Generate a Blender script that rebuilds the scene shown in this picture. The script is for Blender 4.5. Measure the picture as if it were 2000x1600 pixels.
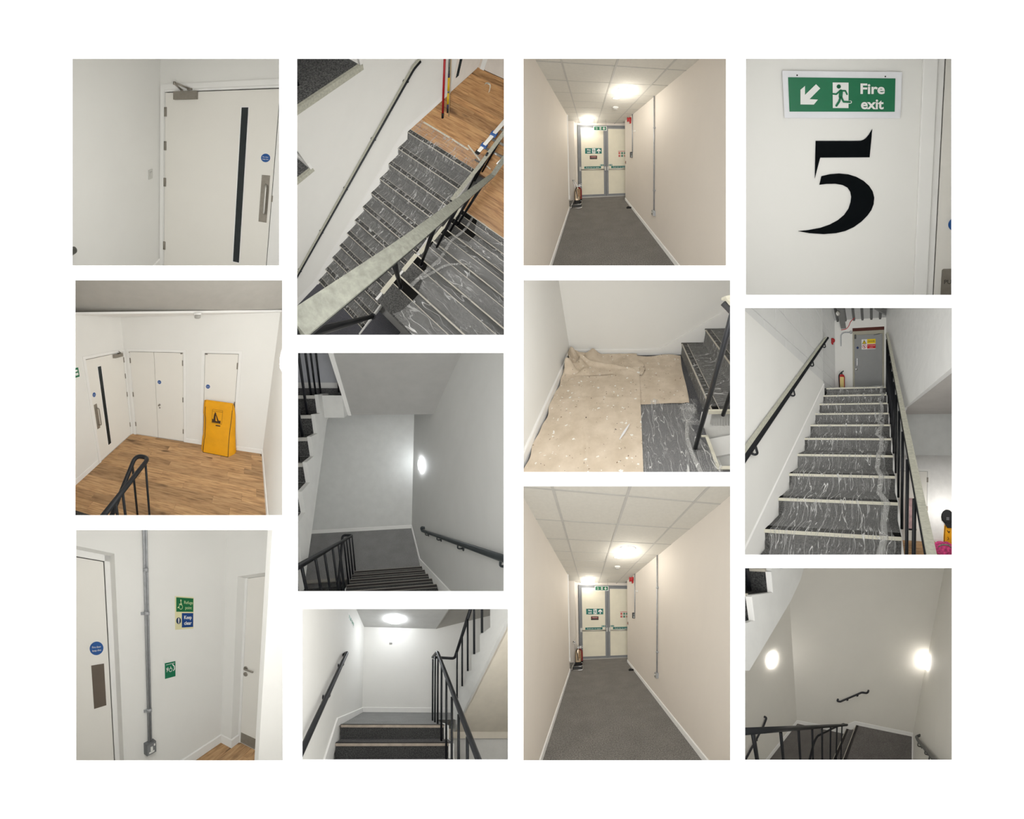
# A white display wall with twelve openings; behind each opening stands a stage set of one room.
# Every room is measured out in metres (x right, y away, z up) and built as a forced-perspective
# stage set: its depth is foreshortened towards the back of its box, the way theatre sets are.
import bpy, bmesh, math, random
from mathutils import Vector, Matrix

for _o in list(bpy.data.objects):
    bpy.data.objects.remove(_o)
SC = bpy.context.scene
COL = SC.collection
V = Vector

# ------------------------------------------------------------------ camera, world, exposure
FC = 2200.0          # focal length in pixels of the 2000 x 1600 frame
DW = 10.0            # distance from the camera to the display wall
DB = 4.0             # depth of the boxes behind the wall
CZ = 4.0             # camera height
cam_d = bpy.data.cameras.new('camera')
cam_d.sensor_fit = 'HORIZONTAL'
cam_d.sensor_width = 36.0
cam_d.lens = 36.0 * FC / 2000.0
cam_d.clip_end = 200
cam = bpy.data.objects.new('camera', cam_d)
cam.location = (0, 0, CZ)
cam.rotation_euler = (math.pi / 2, 0, 0)
COL.objects.link(cam)
SC.camera = cam

w = bpy.data.worlds.new('world')
SC.world = w
w.use_nodes = True
w.node_tree.nodes['Background'].inputs[0].default_value = (1.0, 1.0, 1.0, 1)
w.node_tree.nodes['Background'].inputs[1].default_value = 2.4

SC.view_settings.view_transform = 'Standard'
SC.view_settings.look = 'None'
SC.view_settings.exposure = 0.0
SC.view_settings.gamma = 1.0
SC.view_settings.use_curve_mapping = False


# ------------------------------------------------------------------ colours and materials
def lin(c):
    return tuple(((x / 255) / 12.92 if x / 255 <= 0.04045 else ((x / 255 + 0.055) / 1.055) ** 2.4) for x in c) + (1,)


MATS = {}


def _new(name):
    m = bpy.data.materials.new(name)
    m.use_nodes = True
    nt = m.node_tree
    return m, nt, nt.nodes['Principled BSDF']


def _attr(nt):
    a = nt.nodes.new('ShaderNodeAttribute')
    a.attribute_name = 'rc'
    return a


def _noise(nt, vec, scale, detail=3, rough=0.6, sc3=None):
    n = nt.nodes.new('ShaderNodeTexNoise')
    n.inputs['Scale'].default_value = scale
    n.inputs['Detail'].default_value = detail
    n.inputs['Roughness'].default_value = rough
    if sc3:
        mp = nt.nodes.new('ShaderNodeMapping')
        mp.inputs['Scale'].default_value = sc3
        nt.links.new(vec, mp.inputs['Vector'])
        vec = mp.outputs[0]
    nt.links.new(vec, n.inputs['Vector'])
    return n


def _ramp(nt, fac, stops):
    r = nt.nodes.new('ShaderNodeValToRGB')
    while len(r.color_ramp.elements) < len(stops):
        r.color_ramp.elements.new(0.5)
    for e, (p, c) in zip(r.color_ramp.elements, stops):
        e.position = p
        e.color = c if len(c) == 4 else lin(c)
    nt.links.new(fac, r.inputs[0])
    return r


def mat(name, rgb, rough=0.6, metal=0.0, var=0.04, vscale=6.0, bump=0.0, bscale=60.0, spec=0.4):
    """plain painted / plastic / metal surface with slight procedural variation and relief"""
    if name in MATS:
        return MATS[name]
    m, nt, b = _new(name)
    a = _attr(nt)
    n = _noise(nt, a.outputs['Vector'], vscale)
    c = lin(rgb)
    lo = tuple(max(0, x * (1 - var)) for x in c[:3]) + (1,)
    hi = tuple(min(1, x * (1 + var)) for x in c[:3]) + (1,)
    r = _ramp(nt, n.outputs['Fac'], [(0.3, lo), (0.7, hi)])
    nt.links.new(r.outputs[0], b.inputs['Base Color'])
    b.inputs['Roughness'].default_value = rough
    b.inputs['Metallic'].default_value = metal
    b.inputs['Specular IOR Level'].default_value = spec
    if bump:
        n2 = _noise(nt, a.outputs['Vector'], bscale)
        bp = nt.nodes.new('ShaderNodeBump')
        bp.inputs['Strength'].default_value = bump
        bp.inputs['Distance'].default_value = 0.01
        nt.links.new(n2.outputs['Fac'], bp.inputs['Height'])
        nt.links.new(bp.outputs[0], b.inputs['Normal'])
    MATS[name] = m
    return m


def speckle(name, c0, c1, scale=90.0, rough=0.95, lo=0.38, hi=0.66):
    """short pile carpet"""
    if name in MATS:
        return MATS[name]
    m, nt, b = _new(name)
    a = _attr(nt)
    n = _noise(nt, a.outputs['Vector'], scale, 4, 0.75)
    r = _ramp(nt, n.outputs['Fac'], [(lo, c0), (hi, c1)])
    n3 = _noise(nt, a.outputs['Vector'], 3.0)
    mx = nt.nodes.new('ShaderNodeMixRGB')
    mx.blend_type = 'MULTIPLY'
    mx.inputs[0].default_value = 0.35
    nt.links.new(r.outputs[0], mx.inputs[1])
    nt.links.new(n3.outputs['Fac'], mx.inputs[2])
    nt.links.new(mx.outputs[0], b.inputs['Base Color'])
    b.inputs['Roughness'].default_value = rough
    b.inputs['Specular IOR Level'].default_value = 0.1
    bp = nt.nodes.new('ShaderNodeBump')
    bp.inputs['Strength'].default_value = 0.4
    bp.inputs['Distance'].default_value = 0.01
    nt.links.new(n.outputs['Fac'], bp.inputs['Height'])
    nt.links.new(bp.outputs[0], b.inputs['Normal'])
    MATS[name] = m
    return m


def emit(name, rgb, strength):
    if name in MATS:
        return MATS[name]
    m, nt, b = _new(name)
    b.inputs['Base Color'].default_value = lin(rgb)
    b.inputs['Emission Color'].default_value = lin(rgb)
    b.inputs['Emission Strength'].default_value = strength
    MATS[name] = m
    return m


def oak(name='oak', c=((132, 96, 62), (176, 136, 92), (196, 158, 112)), axis='x'):
    """oak board: grain along the board, tone differs from board to board"""
    if name in MATS:
        return MATS[name]
    m, nt, b = _new(name)
    a = _attr(nt)
    oi = nt.nodes.new('ShaderNodeObjectInfo')
    ad = nt.nodes.new('ShaderNodeVectorMath')
    ad.operation = 'ADD'
    mu = nt.nodes.new('ShaderNodeMath')
    mu.operation = 'MULTIPLY'
    mu.inputs[1].default_value = 37.0
    nt.links.new(oi.outputs['Random'], mu.inputs[0])
    nt.links.new(a.outputs['Vector'], ad.inputs[0])
    nt.links.new(mu.outputs[0], ad.inputs[1])
    s3 = (1.2, 11, 11) if axis == 'x' else (11, 1.2, 11)
    n = _noise(nt, ad.outputs[0], 3.0, 5, 0.6, s3)
    r = _ramp(nt, n.outputs['Fac'], [(0.3, c[0]), (0.5, c[1]), (0.72, c[2])])
    n2 = _noise(nt, ad.outputs[0], 1.6, 2, 0.5, (1, 2.2, 2))
    kn = _ramp(nt, n2.outputs['Fac'], [(0.27, (92, 60, 36)), (0.36, (255, 255, 255))])
    mx = nt.nodes.new('ShaderNodeMixRGB')
    mx.blend_type = 'MULTIPLY'
    mx.inputs[0].default_value = 0.7
    nt.links.new(r.outputs[0], mx.inputs[1])
    nt.links.new(kn.outputs[0], mx.inputs[2])
    hv = nt.nodes.new('ShaderNodeHueSaturation')
    mr = nt.nodes.new('ShaderNodeMapRange')
    mr.inputs['To Min'].default_value = 0.78
    mr.inputs['To Max'].default_value = 1.15
    nt.links.new(oi.outputs['Random'], mr.inputs['Value'])
    nt.links.new(mr.outputs[0], hv.inputs['Value'])
    nt.links.new(mx.outputs[0], hv.inputs['Color'])
    nt.links.new(hv.outputs[0], b.inputs['Base Color'])
    b.inputs['Roughness'].default_value = 0.42
    MATS[name] = m
    return m


def film(name, lo=0.06, hi=0.75, scale=5.0, stretch=(1, 1, 1), tint=(235, 235, 232), cover=0.0):
    """clear polythene: see-through, light caught on creases painted as pale streaks"""
    if name in MATS:
        return MATS[name]
    m, nt, b = _new(name)
    a = _attr(nt)
    n0 = _noise(nt, a.outputs['Vector'], 2.2, 3)
    ad = nt.nodes.new('ShaderNodeMixRGB')
    ad.blend_type = 'ADD'
    ad.inputs[0].default_value = 0.13
    nt.links.new(a.outputs['Vector'], ad.inputs[1])
    nt.links.new(n0.outputs['Color'], ad.inputs[2])
    n = _noise(nt, ad.outputs[0], scale, 1.6, 0.45, stretch)

    def ridge(fac, width, top):
        d = nt.nodes.new('ShaderNodeMath')
        d.operation = 'SUBTRACT'
        d.inputs[1].default_value = 0.5
        ab = nt.nodes.new('ShaderNodeMath')
        ab.operation = 'ABSOLUTE'
        nt.links.new(fac, d.inputs[0])
        nt.links.new(d.outputs[0], ab.inputs[0])
        mr = nt.nodes.new('ShaderNodeMapRange')
        mr.inputs['From Min'].default_value = 0.0
        mr.inputs['From Max'].default_value = width
        mr.inputs['To Min'].default_value = top
        mr.inputs['To Max'].default_value = 0.0
        nt.links.new(ab.outputs[0], mr.inputs['Value'])
        return mr.outputs[0]

    def masked(val, sc_, p0, p1):
        n4 = _noise(nt, a.outputs['Vector'], sc_, 2)
        mk = _ramp(nt, n4.outputs['Fac'], [(p0, (0, 0, 0)), (p1, (255, 255, 255))])
        mm = nt.nodes.new('ShaderNodeMath')
        mm.operation = 'MULTIPLY'
        nt.links.new(val, mm.inputs[0])
        nt.links.new(mk.outputs[0], mm.inputs[1])
        return mm.outputs[0]
    n2 = _noise(nt, ad.outputs[0], scale * 2.3, 1.2, 0.45, stretch)
    r1 = masked(ridge(n.outputs['Fac'], 0.013, hi), 3.1, 0.36 - cover, 0.6 - cover)
    r2 = masked(ridge(n2.outputs['Fac'], 0.018, hi * 0.6), 4.7, 0.44 - cover, 0.62 - cover)
    mxm = nt.nodes.new('ShaderNodeMath')
    mxm.operation = 'MAXIMUM'
    nt.links.new(r1, mxm.inputs[0])
    nt.links.new(r2, mxm.inputs[1])
    ad2 = nt.nodes.new('ShaderNodeMath')
    ad2.operation = 'ADD'
    ad2.inputs[1].default_value = lo
    nt.links.new(mxm.outputs[0], ad2.inputs[0])
    nt.links.new(ad2.outputs[0], b.inputs['Alpha'])
    b.inputs['Base Color'].default_value = lin(tint)
    b.inputs['Roughness'].default_value = 0.22
    b.inputs['Specular IOR Level'].default_value = 0.8
    bp = nt.nodes.new('ShaderNodeBump')
    bp.inputs['Strength'].default_value = 0.9
    bp.inputs['Distance'].default_value = 0.03
    nt.links.new(n.outputs['Fac'], bp.inputs['Height'])
    nt.links.new(bp.outputs[0], b.inputs['Normal'])
    MATS[name] = m
    return m


# ------------------------------------------------------------------ one stage set
ORG = {}       # world origin of every object


class Set:
    """a room in metres and where its stage set stands behind the wall"""

    def __init__(s, rect, crop, sc, f, ypr, h, zn, zf, pc=None, front=0.06):
        s.rect, s.crop, s.sc, s.f, s.zn, s.zf = rect, crop, sc, f, zn, zf
        s.pc = pc or ((rect[0] + rect[2]) / 2, (rect[1] + rect[3]) / 2)
        y, p, r = [math.radians(a) for a in ypr]
        fw = V((math.sin(y) * math.cos(p), math.cos(y) * math.cos(p), math.sin(p)))
        rt = V((math.cos(y), -math.sin(y), 0))
        up = rt.cross(fw)
        s.rt = math.cos(r) * rt + math.sin(r) * up
        s.up = -math.sin(r) * rt + math.cos(r) * up
        s.fw = fw
        s.C = V((0, 0, h))
        yn, yf = DW + front, DW + DB
        s.B = (1 / yn - 1 / yf) / (1 / zn - 1 / zf)
        s.A = 1 / yf - s.B / zf
        s.M = 10.0

    def loc(s, p):
        q = V(p) - s.C
        return V((q.dot(s.rt), q.dot(s.up), q.dot(s.fw)))

    def world(s, p):
        q = s.loc(p)
        z = max(q.z, 0.05)
        Y = 1 / (s.A + s.B / z)
        u = s.pc[0] + s.f * q.x / z
        v = s.pc[1] - s.f * q.y / z
        return V(((u - 1000) / FC * Y, Y, CZ - (v - 800) / FC * Y))

    # measuring: the room point on the plane axis = val that a spot of the photo shows
    def hit(s, x, y, ax, val, crop=None):
        ox, oy, sc = crop or (s.crop[0], s.crop[1], s.sc)
        d = s.rt * ((ox + x / sc - s.pc[0]) / s.f) - s.up * ((oy + y / sc - s.pc[1]) / s.f) + s.fw
        return s.C + d * ((val - s.C[ax]) / d[ax])

    def hx(s, x, y, val, crop=None):
        return s.hit(x, y, 0, val, crop)

    def hy(s, x, y, val, crop=None):
        return s.hit(x, y, 1, val, crop)

    def hz(s, x, y, val, crop=None):
        return s.hit(x, y, 2, val, crop)

    def planes(s):
        r, M, f = s.rect, s.M, s.f
        a = (r[0] - M - s.pc[0]) / f
        b = (r[2] + M - s.pc[0]) / f
        c = -(r[1] - M - s.pc[1]) / f
        d = -(r[3] + M - s.pc[1]) / f
        # (normal, offset point): keep normal . (p - C) >= k
        return [(s.fw, s.zn), (s.rt - s.fw * a, 0), (s.fw * b - s.rt, 0), (s.fw * c - s.up, 0), (s.up - s.fw * d, 0)]

    def strip(s, energy, color=(1, 1, 1), tilt=0.75, Y=None):
        """added fill light, an unseen strip tucked behind the top lip of the opening"""
        ld = bpy.data.lights.new('added_fill_strip', 'AREA')  # unseen strip added to brighten the set from above
        ld.shape = 'RECTANGLE'
        r = s.rect
        Yw = Y or DW + 0.05
        ld.size = (r[2] - r[0]) / FC * Yw * 0.9
        ld.size_y = 0.03
        ld.energy = energy
        ld.color = color
        o = bpy.data.objects.new('added_fill_strip', ld)
        o.location = wpt((r[0] + r[2]) / 2, r[1] - 5.5, Yw)
        o.rotation_euler = V((0, 1, -tilt)).to_track_quat('-Z', 'Y').to_euler()
        COL.objects.link(o)

    def light(s, p, energy, color=(1, 1, 1), size=0.4, target=None, name='room_lamp', kind='AREA'):
        ld = bpy.data.lights.new(name, kind)
        ld.energy = energy
        ld.color = color
        if kind == 'AREA':
            ld.size = size
        else:
            ld.shadow_soft_size = size
        o = bpy.data.objects.new(name, ld)
        o.location = s.world(p)
        if target is not None:
            o.rotation_euler = (s.world(target) - o.location).to_track_quat('-Z', 'Y').to_euler()
        COL.objects.link(o)
        return o


def tag(o, label=None, cat=None, group=None, kind=None):
    if label:
        o['label'] = label
    if cat:
        o['category'] = cat
    if group:
        o['group'] = group
    if kind:
        o['kind'] = kind
    return o


def thing(S, name, p, label, cat, group=None, kind=None):
    o = bpy.data.objects.new(name, None)
    o.empty_display_size = 0.05
    o.location = S.world(p)
    COL.objects.link(o)
    ORG[o] = V(o.location)
    return tag(o, label, cat, group, kind)


class MB:
    """collects faces in room metres, builds one mesh object"""

    def __init__(s, S):
        s.S, s.v, s.f, s.sm = S, [], [], []

    def face(s, pts, smooth=False):
        i = len(s.v)
        s.v += [V(p) for p in pts]
        s.f.append(list(range(i, i + len(pts))))
        s.sm.append(smooth)
        return s

    def hexa(s, p):  # 8 points: bottom 4 then top 4
        i = len(s.v)
        s.v += [V(q) for q in p]
        for f in ((0, 3, 2, 1), (4, 5, 6, 7), (0, 1, 5, 4), (1, 2, 6, 5), (2, 3, 7, 6), (3, 0, 4, 7)):
            s.f.append([i + k for k in f])
            s.sm.append(False)
        return s

    def box(s, a, b):
        x0, x1 = sorted((a[0], b[0]))
        y0, y1 = sorted((a[1], b[1]))
        z0, z1 = sorted((a[2], b[2]))
        return s.hexa([(x0, y0, z0), (x1, y0, z0), (x1, y1, z0), (x0, y1, z0), (x0, y0, z1), (x1, y0, z1), (x1, y1, z1), (x0, y1, z1)])

    def prism(s, pts, ext):
        pts = [V(p) for p in pts]
        e = V(ext)
        n = len(pts)
        i = len(s.v)
        s.v += pts + [p + e for p in pts]
        s.f += [list(range(i + n - 1, i - 1, -1)), list(range(i + n, i + 2 * n))]
        s.sm += [False, False]
        for k in range(n):
            j = (k + 1) % n
            s.f.append([i + k, i + j, i + n + j, i + n + k])
            s.sm.append(False)
        return s

    def tube(s, path, r, n=10, closed=False, flat=None):
        path = [V(p) for p in path]
        m = len(path)
        i0 = len(s.v)
        ref = None
        for k in range(m):
            if closed:
                t = path[(k + 1) % m] - path[k - 1]
            else:
                t = path[min(k + 1, m - 1)] - path[max(k - 1, 0)]
            t.normalize()
            if ref is None:
                ref = V((0, 0, 1)) if abs(t.z) < 0.9 else V((1, 0, 0))
            a = (ref - t * ref.dot(t)).normalized()
            b = t.cross(a)
            ref = a
            rr = r[k] if isinstance(r, (list, tuple)) else r
            for q in range(n):
                an = 2 * math.pi * q / n
                fx = flat if flat else 1.0
                s.v.append(path[k] + a * rr * math.cos(an) * fx + b * rr * math.sin(an))
        rng = range(m if closed else m - 1)
        for k in rng:
            k2 = (k + 1) % m
            for q in range(n):
                q2 = (q + 1) % n
                s.f.append([i0 + k * n + q, i0 + k * n + q2, i0 + k2 * n + q2, i0 + k2 * n + q])
                s.sm.append(True)
        if not closed:
            s.f.append([i0 + q for q in range(n - 1, -1, -1)])
            s.f.append([i0 + (m - 1) * n + q for q in range(n)])
            s.sm += [False, False]
        return s

    def lathe(s, base, axis, prof, n=20, closed=True):
        """profile [(radius, height along axis)]"""
        base, ax = V(base), V(axis).normalized()
        ref = V((0, 0, 1)) if abs(ax.z) < 0.9 else V((1, 0, 0))
        a = (ref - ax * ref.dot(ax)).normalized()
        b = ax.cross(a)
        i0 = len(s.v)
        for r, h in prof:
            for q in range(n):
                an = 2 * math.pi * q / n
                s.v.append(base + ax * h + (a * math.cos(an) + b * math.sin(an)) * max(r, 1e-5))
        for k in range(len(prof) - 1):
            for q in range(n):
                q2 = (q + 1) % n
                s.f.append([i0 + k * n + q, i0 + k * n + q2, i0 + (k + 1) * n + q2, i0 + (k + 1) * n + q])
                s.sm.append(True)
        if closed:
            s.f.append([i0 + q for q in range(n - 1, -1, -1)])
            s.f.append([i0 + (len(prof) - 1) * n + q for q in range(n)])
            s.sm += [False, False]
        return s

    def grid(s, fn, nu, nv, smooth=True):
        i0 = len(s.v)
        for j in range(nv + 1):
            for i in range(nu + 1):
                s.v.append(V(fn(i / nu, j / nv)))
        for j in range(nv):
            for i in range(nu):
                a = i0 + j * (nu + 1) + i
                s.f.append([a, a + 1, a + nu + 2, a + nu + 1])
                s.sm.append(smooth)
        return s

    def panel(s, O, U, W, us, ws, holes=(), depth=0.0):
        """flat wall piece O + u U + w W over us x ws with rectangular holes; reveals go back by depth"""
        O, U, W = V(O), V(U), V(W)
        N = U.cross(W).normalized()
        cu = sorted(set([us[0], us[1]] + [h[0] for h in holes] + [h[1] for h in holes]))
        cw = sorted(set([ws[0], ws[1]] + [h[2] for h in holes] + [h[3] for h in holes]))
        cu = [c for c in cu if us[0] - 1e-6 <= c <= us[1] + 1e-6]
        cw = [c for c in cw if ws[0] - 1e-6 <= c <= ws[1] + 1e-6]
        for a, b in zip(cu, cu[1:]):
            for c, d in zip(cw, cw[1:]):
                m, n = (a + b) / 2, (c + d) / 2
                if any(h[0] < m < h[1] and h[2] < n < h[3] for h in holes):
                    continue
                s.face([O + U * a + W * c, O + U * b + W * c, O + U * b + W * d, O + U * a + W * d])
        if depth:
            for h in holes:
                q = [O + U * h[0] + W * h[2], O + U * h[1] + W * h[2], O + U * h[1] + W * h[3], O + U * h[0] + W * h[3]]
                for k in range(4):
                    a, b = q[k], q[(k + 1) % 4]
                    s.face([a, b, b - N * depth, a - N * depth])
        return s

    def build(s, name, material, parent=None, label=None, cat=None, group=None, kind=None, bevel=0.0):
        S = s.S
        if not s.v:
            return None
        me = bpy.data.meshes.new(name)
        me.from_pydata([tuple(p) for p in s.v], [], s.f)
        me.polygons.foreach_set('use_smooth', s.sm)
        bm = bmesh.new()
        bm.from_mesh(me)
        if bevel:
            bmesh.ops.remove_doubles(bm, verts=bm.verts, dist=1e-5)
            bmesh.ops.bevel(bm, geom=list(bm.edges), offset=bevel, segments=2, affect='EDGES', profile=0.6)
        for no, k in S.planes():
            if any((v.co - S.C).dot(no) < k - 1e-7 for v in bm.verts):
                bmesh.ops.bisect_plane(bm, geom=bm.verts[:] + bm.edges[:] + bm.faces[:], dist=1e-6,
                                       plane_co=S.C + S.fw * (k if k else 0), plane_no=-no, clear_outer=True)
        if not bm.faces:
            bm.free()
            bpy.data.meshes.remove(me)
            return None
        bm.to_mesh(me)
        bm.free()
        at = me.attributes.new('rc', 'FLOAT_VECTOR', 'POINT')
        flat = []
        wv = []
        for v in me.vertices:
            flat += list(v.co)
            wv.append(S.world(v.co))
        at.data.foreach_set('vector', flat)
        if parent is not None:
            org = ORG[parent]
        else:
            lo = V([min(p[i] for p in wv) for i in range(3)])
            hi = V([max(p[i] for p in wv) for i in range(3)])
            org = V(((lo.x + hi.x) / 2, (lo.y + hi.y) / 2, lo.z))
        co = []
        for p in wv:
            co += [p.x - org.x, p.y - org.y, p.z - org.z]
        me.vertices.foreach_set('co', co)
        me.materials.append(material)
        me.update()
        o = bpy.data.objects.new(name, me)
        COL.objects.link(o)
        ORG[o] = org
        if parent is not None:
            o.parent = parent
        else:
            o.location = org
        return tag(o, label, cat, group, kind)


def arc_path(pts, r, n=5):
    """rounds the corners of a polyline"""
    pts = [V(p) for p in pts]
    out = [pts[0]]
    for a, b, c in zip(pts, pts[1:], pts[2:]):
        d1, d2 = (a - b), (c - b)
        k = min(r, d1.length * 0.49, d2.length * 0.49)
        p, q = b + d1.normalized() * k, b + d2.normalized() * k
        for i in range(n + 1):
            t = i / n
            out.append(p * (1 - t) ** 2 + b * 2 * t * (1 - t) + q * t * t)
    out.append(pts[-1])
    return out


TXT = {}


def text_geo(string, bold=0.0):
    key = (string, bold)
    if key not in TXT:
        c = bpy.data.curves.new('t', 'FONT')
        c.body = string
        c.offset = bold
        c.resolution_u = 3
        o = bpy.data.objects.new('t', c)
        COL.objects.link(o)
        dg = bpy.context.evaluated_depsgraph_get()
        me = o.evaluated_get(dg).to_mesh()
        vs = [(v.co.x, v.co.y) for v in me.vertices]
        fs = [list(p.vertices) for p in me.polygons]
        o.evaluated_get(dg).to_mesh_clear()
        bpy.data.objects.remove(o)
        bpy.data.curves.remove(c)
        TXT[key] = (vs, fs)
    return TXT[key]


class Plate:
    """lays flat print (rectangles, shapes, lettering) on a plane: O + x U + y W, layers along the normal"""

    def __init__(s, S, parent, O, U, W):
        s.S, s.par, s.O, s.U, s.W = S, parent, V(O), V(U), V(W)
        s.N = s.U.cross(s.W).normalized()

    def pt(s, x, y, n=0):
        return s.O + s.U * x + s.W * y + s.N * n

    def poly(s, name, m, pts, n0=0.0, n1=0.002, parent=None, **k):
        b = MB(s.S)
        b.prism([s.pt(x, y, n0) for x, y in pts], s.N * (n1 - n0))
        return b.build(name, m, parent or s.par, **k)

    def rect(s, name, m, x0, y0, x1, y1, n0=0.0, n1=0.002, parent=None, **k):
        return s.poly(name, m, [(x0, y0), (x1, y0), (x1, y1), (x0, y1)], n0, n1, parent, **k)

    def disc(s, name, m, x, y, r, n0=0.0, n1=0.002, parent=None, n=28, **k):
        return s.poly(name, m, [(x + r * math.cos(2 * math.pi * i / n), y + r * math.sin(2 * math.pi * i / n)) for i in range(n)], n0, n1, parent, **k)

    def ring(s, name, m, x, y, r0, r1, n0, n1, parent=None, n=28):
        b = MB(s.S)
        for i in range(n):
            a, c = 2 * math.pi * i / n, 2 * math.pi * (i + 1) / n
            b.face([s.pt(x + r * math.cos(t), y + r * math.sin(t), n1) for r, t in ((r0, a), (r1, a), (r1, c), (r0, c))])
        return b.build(name, m, parent or s.par)

    def strokes(s, name, m, lines, n1, parent=None):
        """rounded strokes [(points, width)] joined into one printed shape"""
        b = MB(s.S)
        for pts, wd in lines:
            for (x0, y0), (x1, y1) in zip(pts, pts[1:]):
                dx, dy = x1 - x0, y1 - y0
                L = math.hypot(dx, dy) or 1e-6
                nx, ny = -dy / L * wd / 2, dx / L * wd / 2
                b.face([s.pt(x0 + nx, y0 + ny, n1), s.pt(x0 - nx, y0 - ny, n1), s.pt(x1 - nx, y1 - ny, n1), s.pt(x1 + nx, y1 + ny, n1)][::-1])
            for i, (x, y) in enumerate(pts):
                b.face([s.pt(x + wd / 2 * math.cos(t * 0.7854), y + wd / 2 * math.sin(t * 0.7854), n1 + 0.0001) for t in range(8)])
        return b.build(name, m, parent or s.par)

    def text(s, name, m, string, cx, cy, height, n1, bold=0.012, width=None, parent=None):
        vs, fs = text_geo(string, bold)
        x0, x1 = min(v[0] for v in vs), max(v[0] for v in vs)
        k = height / 0.7
        kx = width / (x1 - x0) if width else k
        b = MB(s.S)
        b.v = [s.pt(cx + (x - (x0 + x1) / 2) * kx, cy + (y - 0.35) * k, n1) for x, y in vs]
        b.f = [list(f) for f in fs]
        b.sm = [False] * len(fs)
        return b.build(name, m, parent or s.par)


def running_man(P, green, white, x, y, hgt, n, parent=None):
    """exit pictogram: white doorway with a green running figure; x, y lower left"""
    k = hgt / 164.0

    def q(X, Y):
        return (x + (X - 600) * k, y + (357 - Y) * k)
    P.poly('doorway', white, [q(600, 357), q(705, 357), q(705, 193), q(600, 193)], n, n + 0.001, parent)
    P.strokes('foot_outline', white, [([q(690, 322), q(718, 318)], 20 * k)], n + 0.0012, parent)
    P.strokes('figure', green, [([q(640, 219), q(640.5, 219)], 28 * k), ([q(655, 250), q(652, 285)], 26 * k),
                                ([q(660, 246), q(684, 246), q(695, 268)], 11 * k), ([q(648, 246), q(624, 268), q(602, 266)], 11 * k),
                                ([q(652, 288), q(642, 316), q(624, 342)], 15 * k), ([q(658, 288), q(672, 316), q(716, 318)], 13 * k)], n + 0.002, parent)


def arrow(P, m, cx, cy, size, ang, n, parent=None, wd=0.3):
    pts = [(-wd / 2, -0.5), (wd / 2, -0.5), (wd / 2, 0.08), (0.42, -0.16), (0.42, 0.12), (0, 0.5), (-0.42, 0.12), (-0.42, -0.16), (-wd / 2, 0.08)]
    c, s_ = math.cos(ang), math.sin(ang)
    P.poly('arrow', m, [(cx + size * (x * c - y * s_), cy + size * (x * s_ + y * c)) for x, y in pts], n, n + 0.001, parent)


# ------------------------------------------------------------------ shared materials
M_page = mat('page_white', (247, 247, 247), 0.9, var=0.0)
M_wall = mat('wall_paint', (236, 235, 230), 0.7, var=0.012, vscale=2.0, bump=0.05, bscale=40)
M_trim = mat('satin_white', (241, 240, 236), 0.4, var=0.01)
M_door = mat('door_white', (237, 234, 226), 0.35, var=0.012, vscale=1.5)
M_gap = mat('dark_gap', (30, 28, 26), 0.95, spec=0.1)
M_steel = mat('brushed_steel', (150, 144, 134), 0.38, 0.6, var=0.08, vscale=30)
M_chrome = mat('chrome', (200, 200, 200), 0.12, 1.0)
M_galv = mat('galvanised', (172, 174, 176), 0.35, 0.25, var=0.12, vscale=25)
M_black = mat('black_rail', (27, 29, 33), 0.38, 0.2)
M_rub = mat('black_rubber', (24, 24, 25), 0.7)
M_glassdk = mat('dark_glazing', (38, 44, 46), 0.12, var=0.1, vscale=3)
M_blue = mat('blue_sign', (33, 84, 150), 0.4)
M_white = mat('white_print', (236, 236, 232), 0.5)
M_green = mat('green_sign', (22, 112, 74), 0.4, var=0.03)
M_teal = mat('teal_sign', (28, 108, 98), 0.4)
M_red = mat('red_plastic', (176, 28, 30), 0.35)
M_redp = mat('red_print', (205, 30, 34), 0.5)
M_yellp = mat('yellow_print', (240, 206, 30), 0.5)
M_carpet = speckle('carpet', (92, 92, 95), (140, 139, 138))
M_carpetd = speckle('carpet_dark', (52, 52, 53), (102, 102, 100))
M_alu = mat('aluminium', (186, 184, 178), 0.35, 0.8)
M_lamp = emit('lamp_diffuser', (250, 252, 255), 9.0)
M_lampw = emit('lamp_diffuser_warm', (255, 246, 232), 12.0)

X_, Y_, Z_ = V((1, 0, 0)), V((0, 1, 0)), V((0, 0, 1))


def baseboard(S, name, a, b, out, hgt, th, label, parent=None, m=None):
    """skirting from a to b on the floor, proud of the wall by th along out"""
    a, b, out = V(a), V(b), V(out)
    mb = MB(S)
    up = V((0, 0, hgt))
    ch = 0.006
    mb.prism([a, a + out * th, a + out * th + up - V((0, 0, ch)), a + out * (th - ch) + up, a + up], b - a)
    return mb.build(name, m or M_trim, parent, label, 'baseboard' if not parent else None, kind='structure' if not parent else None)


def hinge(S, parent, p, axis_n, hgt=0.1, r=0.008):
    """butt hinge: knuckle with two leaves"""
    mb = MB(S)
    p = V(p)
    mb.tube([p - Z_ * hgt / 2, p + Z_ * hgt / 2], r, 8)
    t = V(axis_n)
    side = Z_.cross(t)
    for k in (-1, 1):
        mb.prism([p - Z_ * hgt / 2 + side * 0.002 * k, p + Z_ * hgt / 2 + side * 0.002 * k, p + Z_ * hgt / 2 + side * 0.022 * k, p - Z_ * hgt / 2 + side * 0.022 * k], t * 0.004)
    return mb.build('hinge', M_steel, parent)


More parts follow.
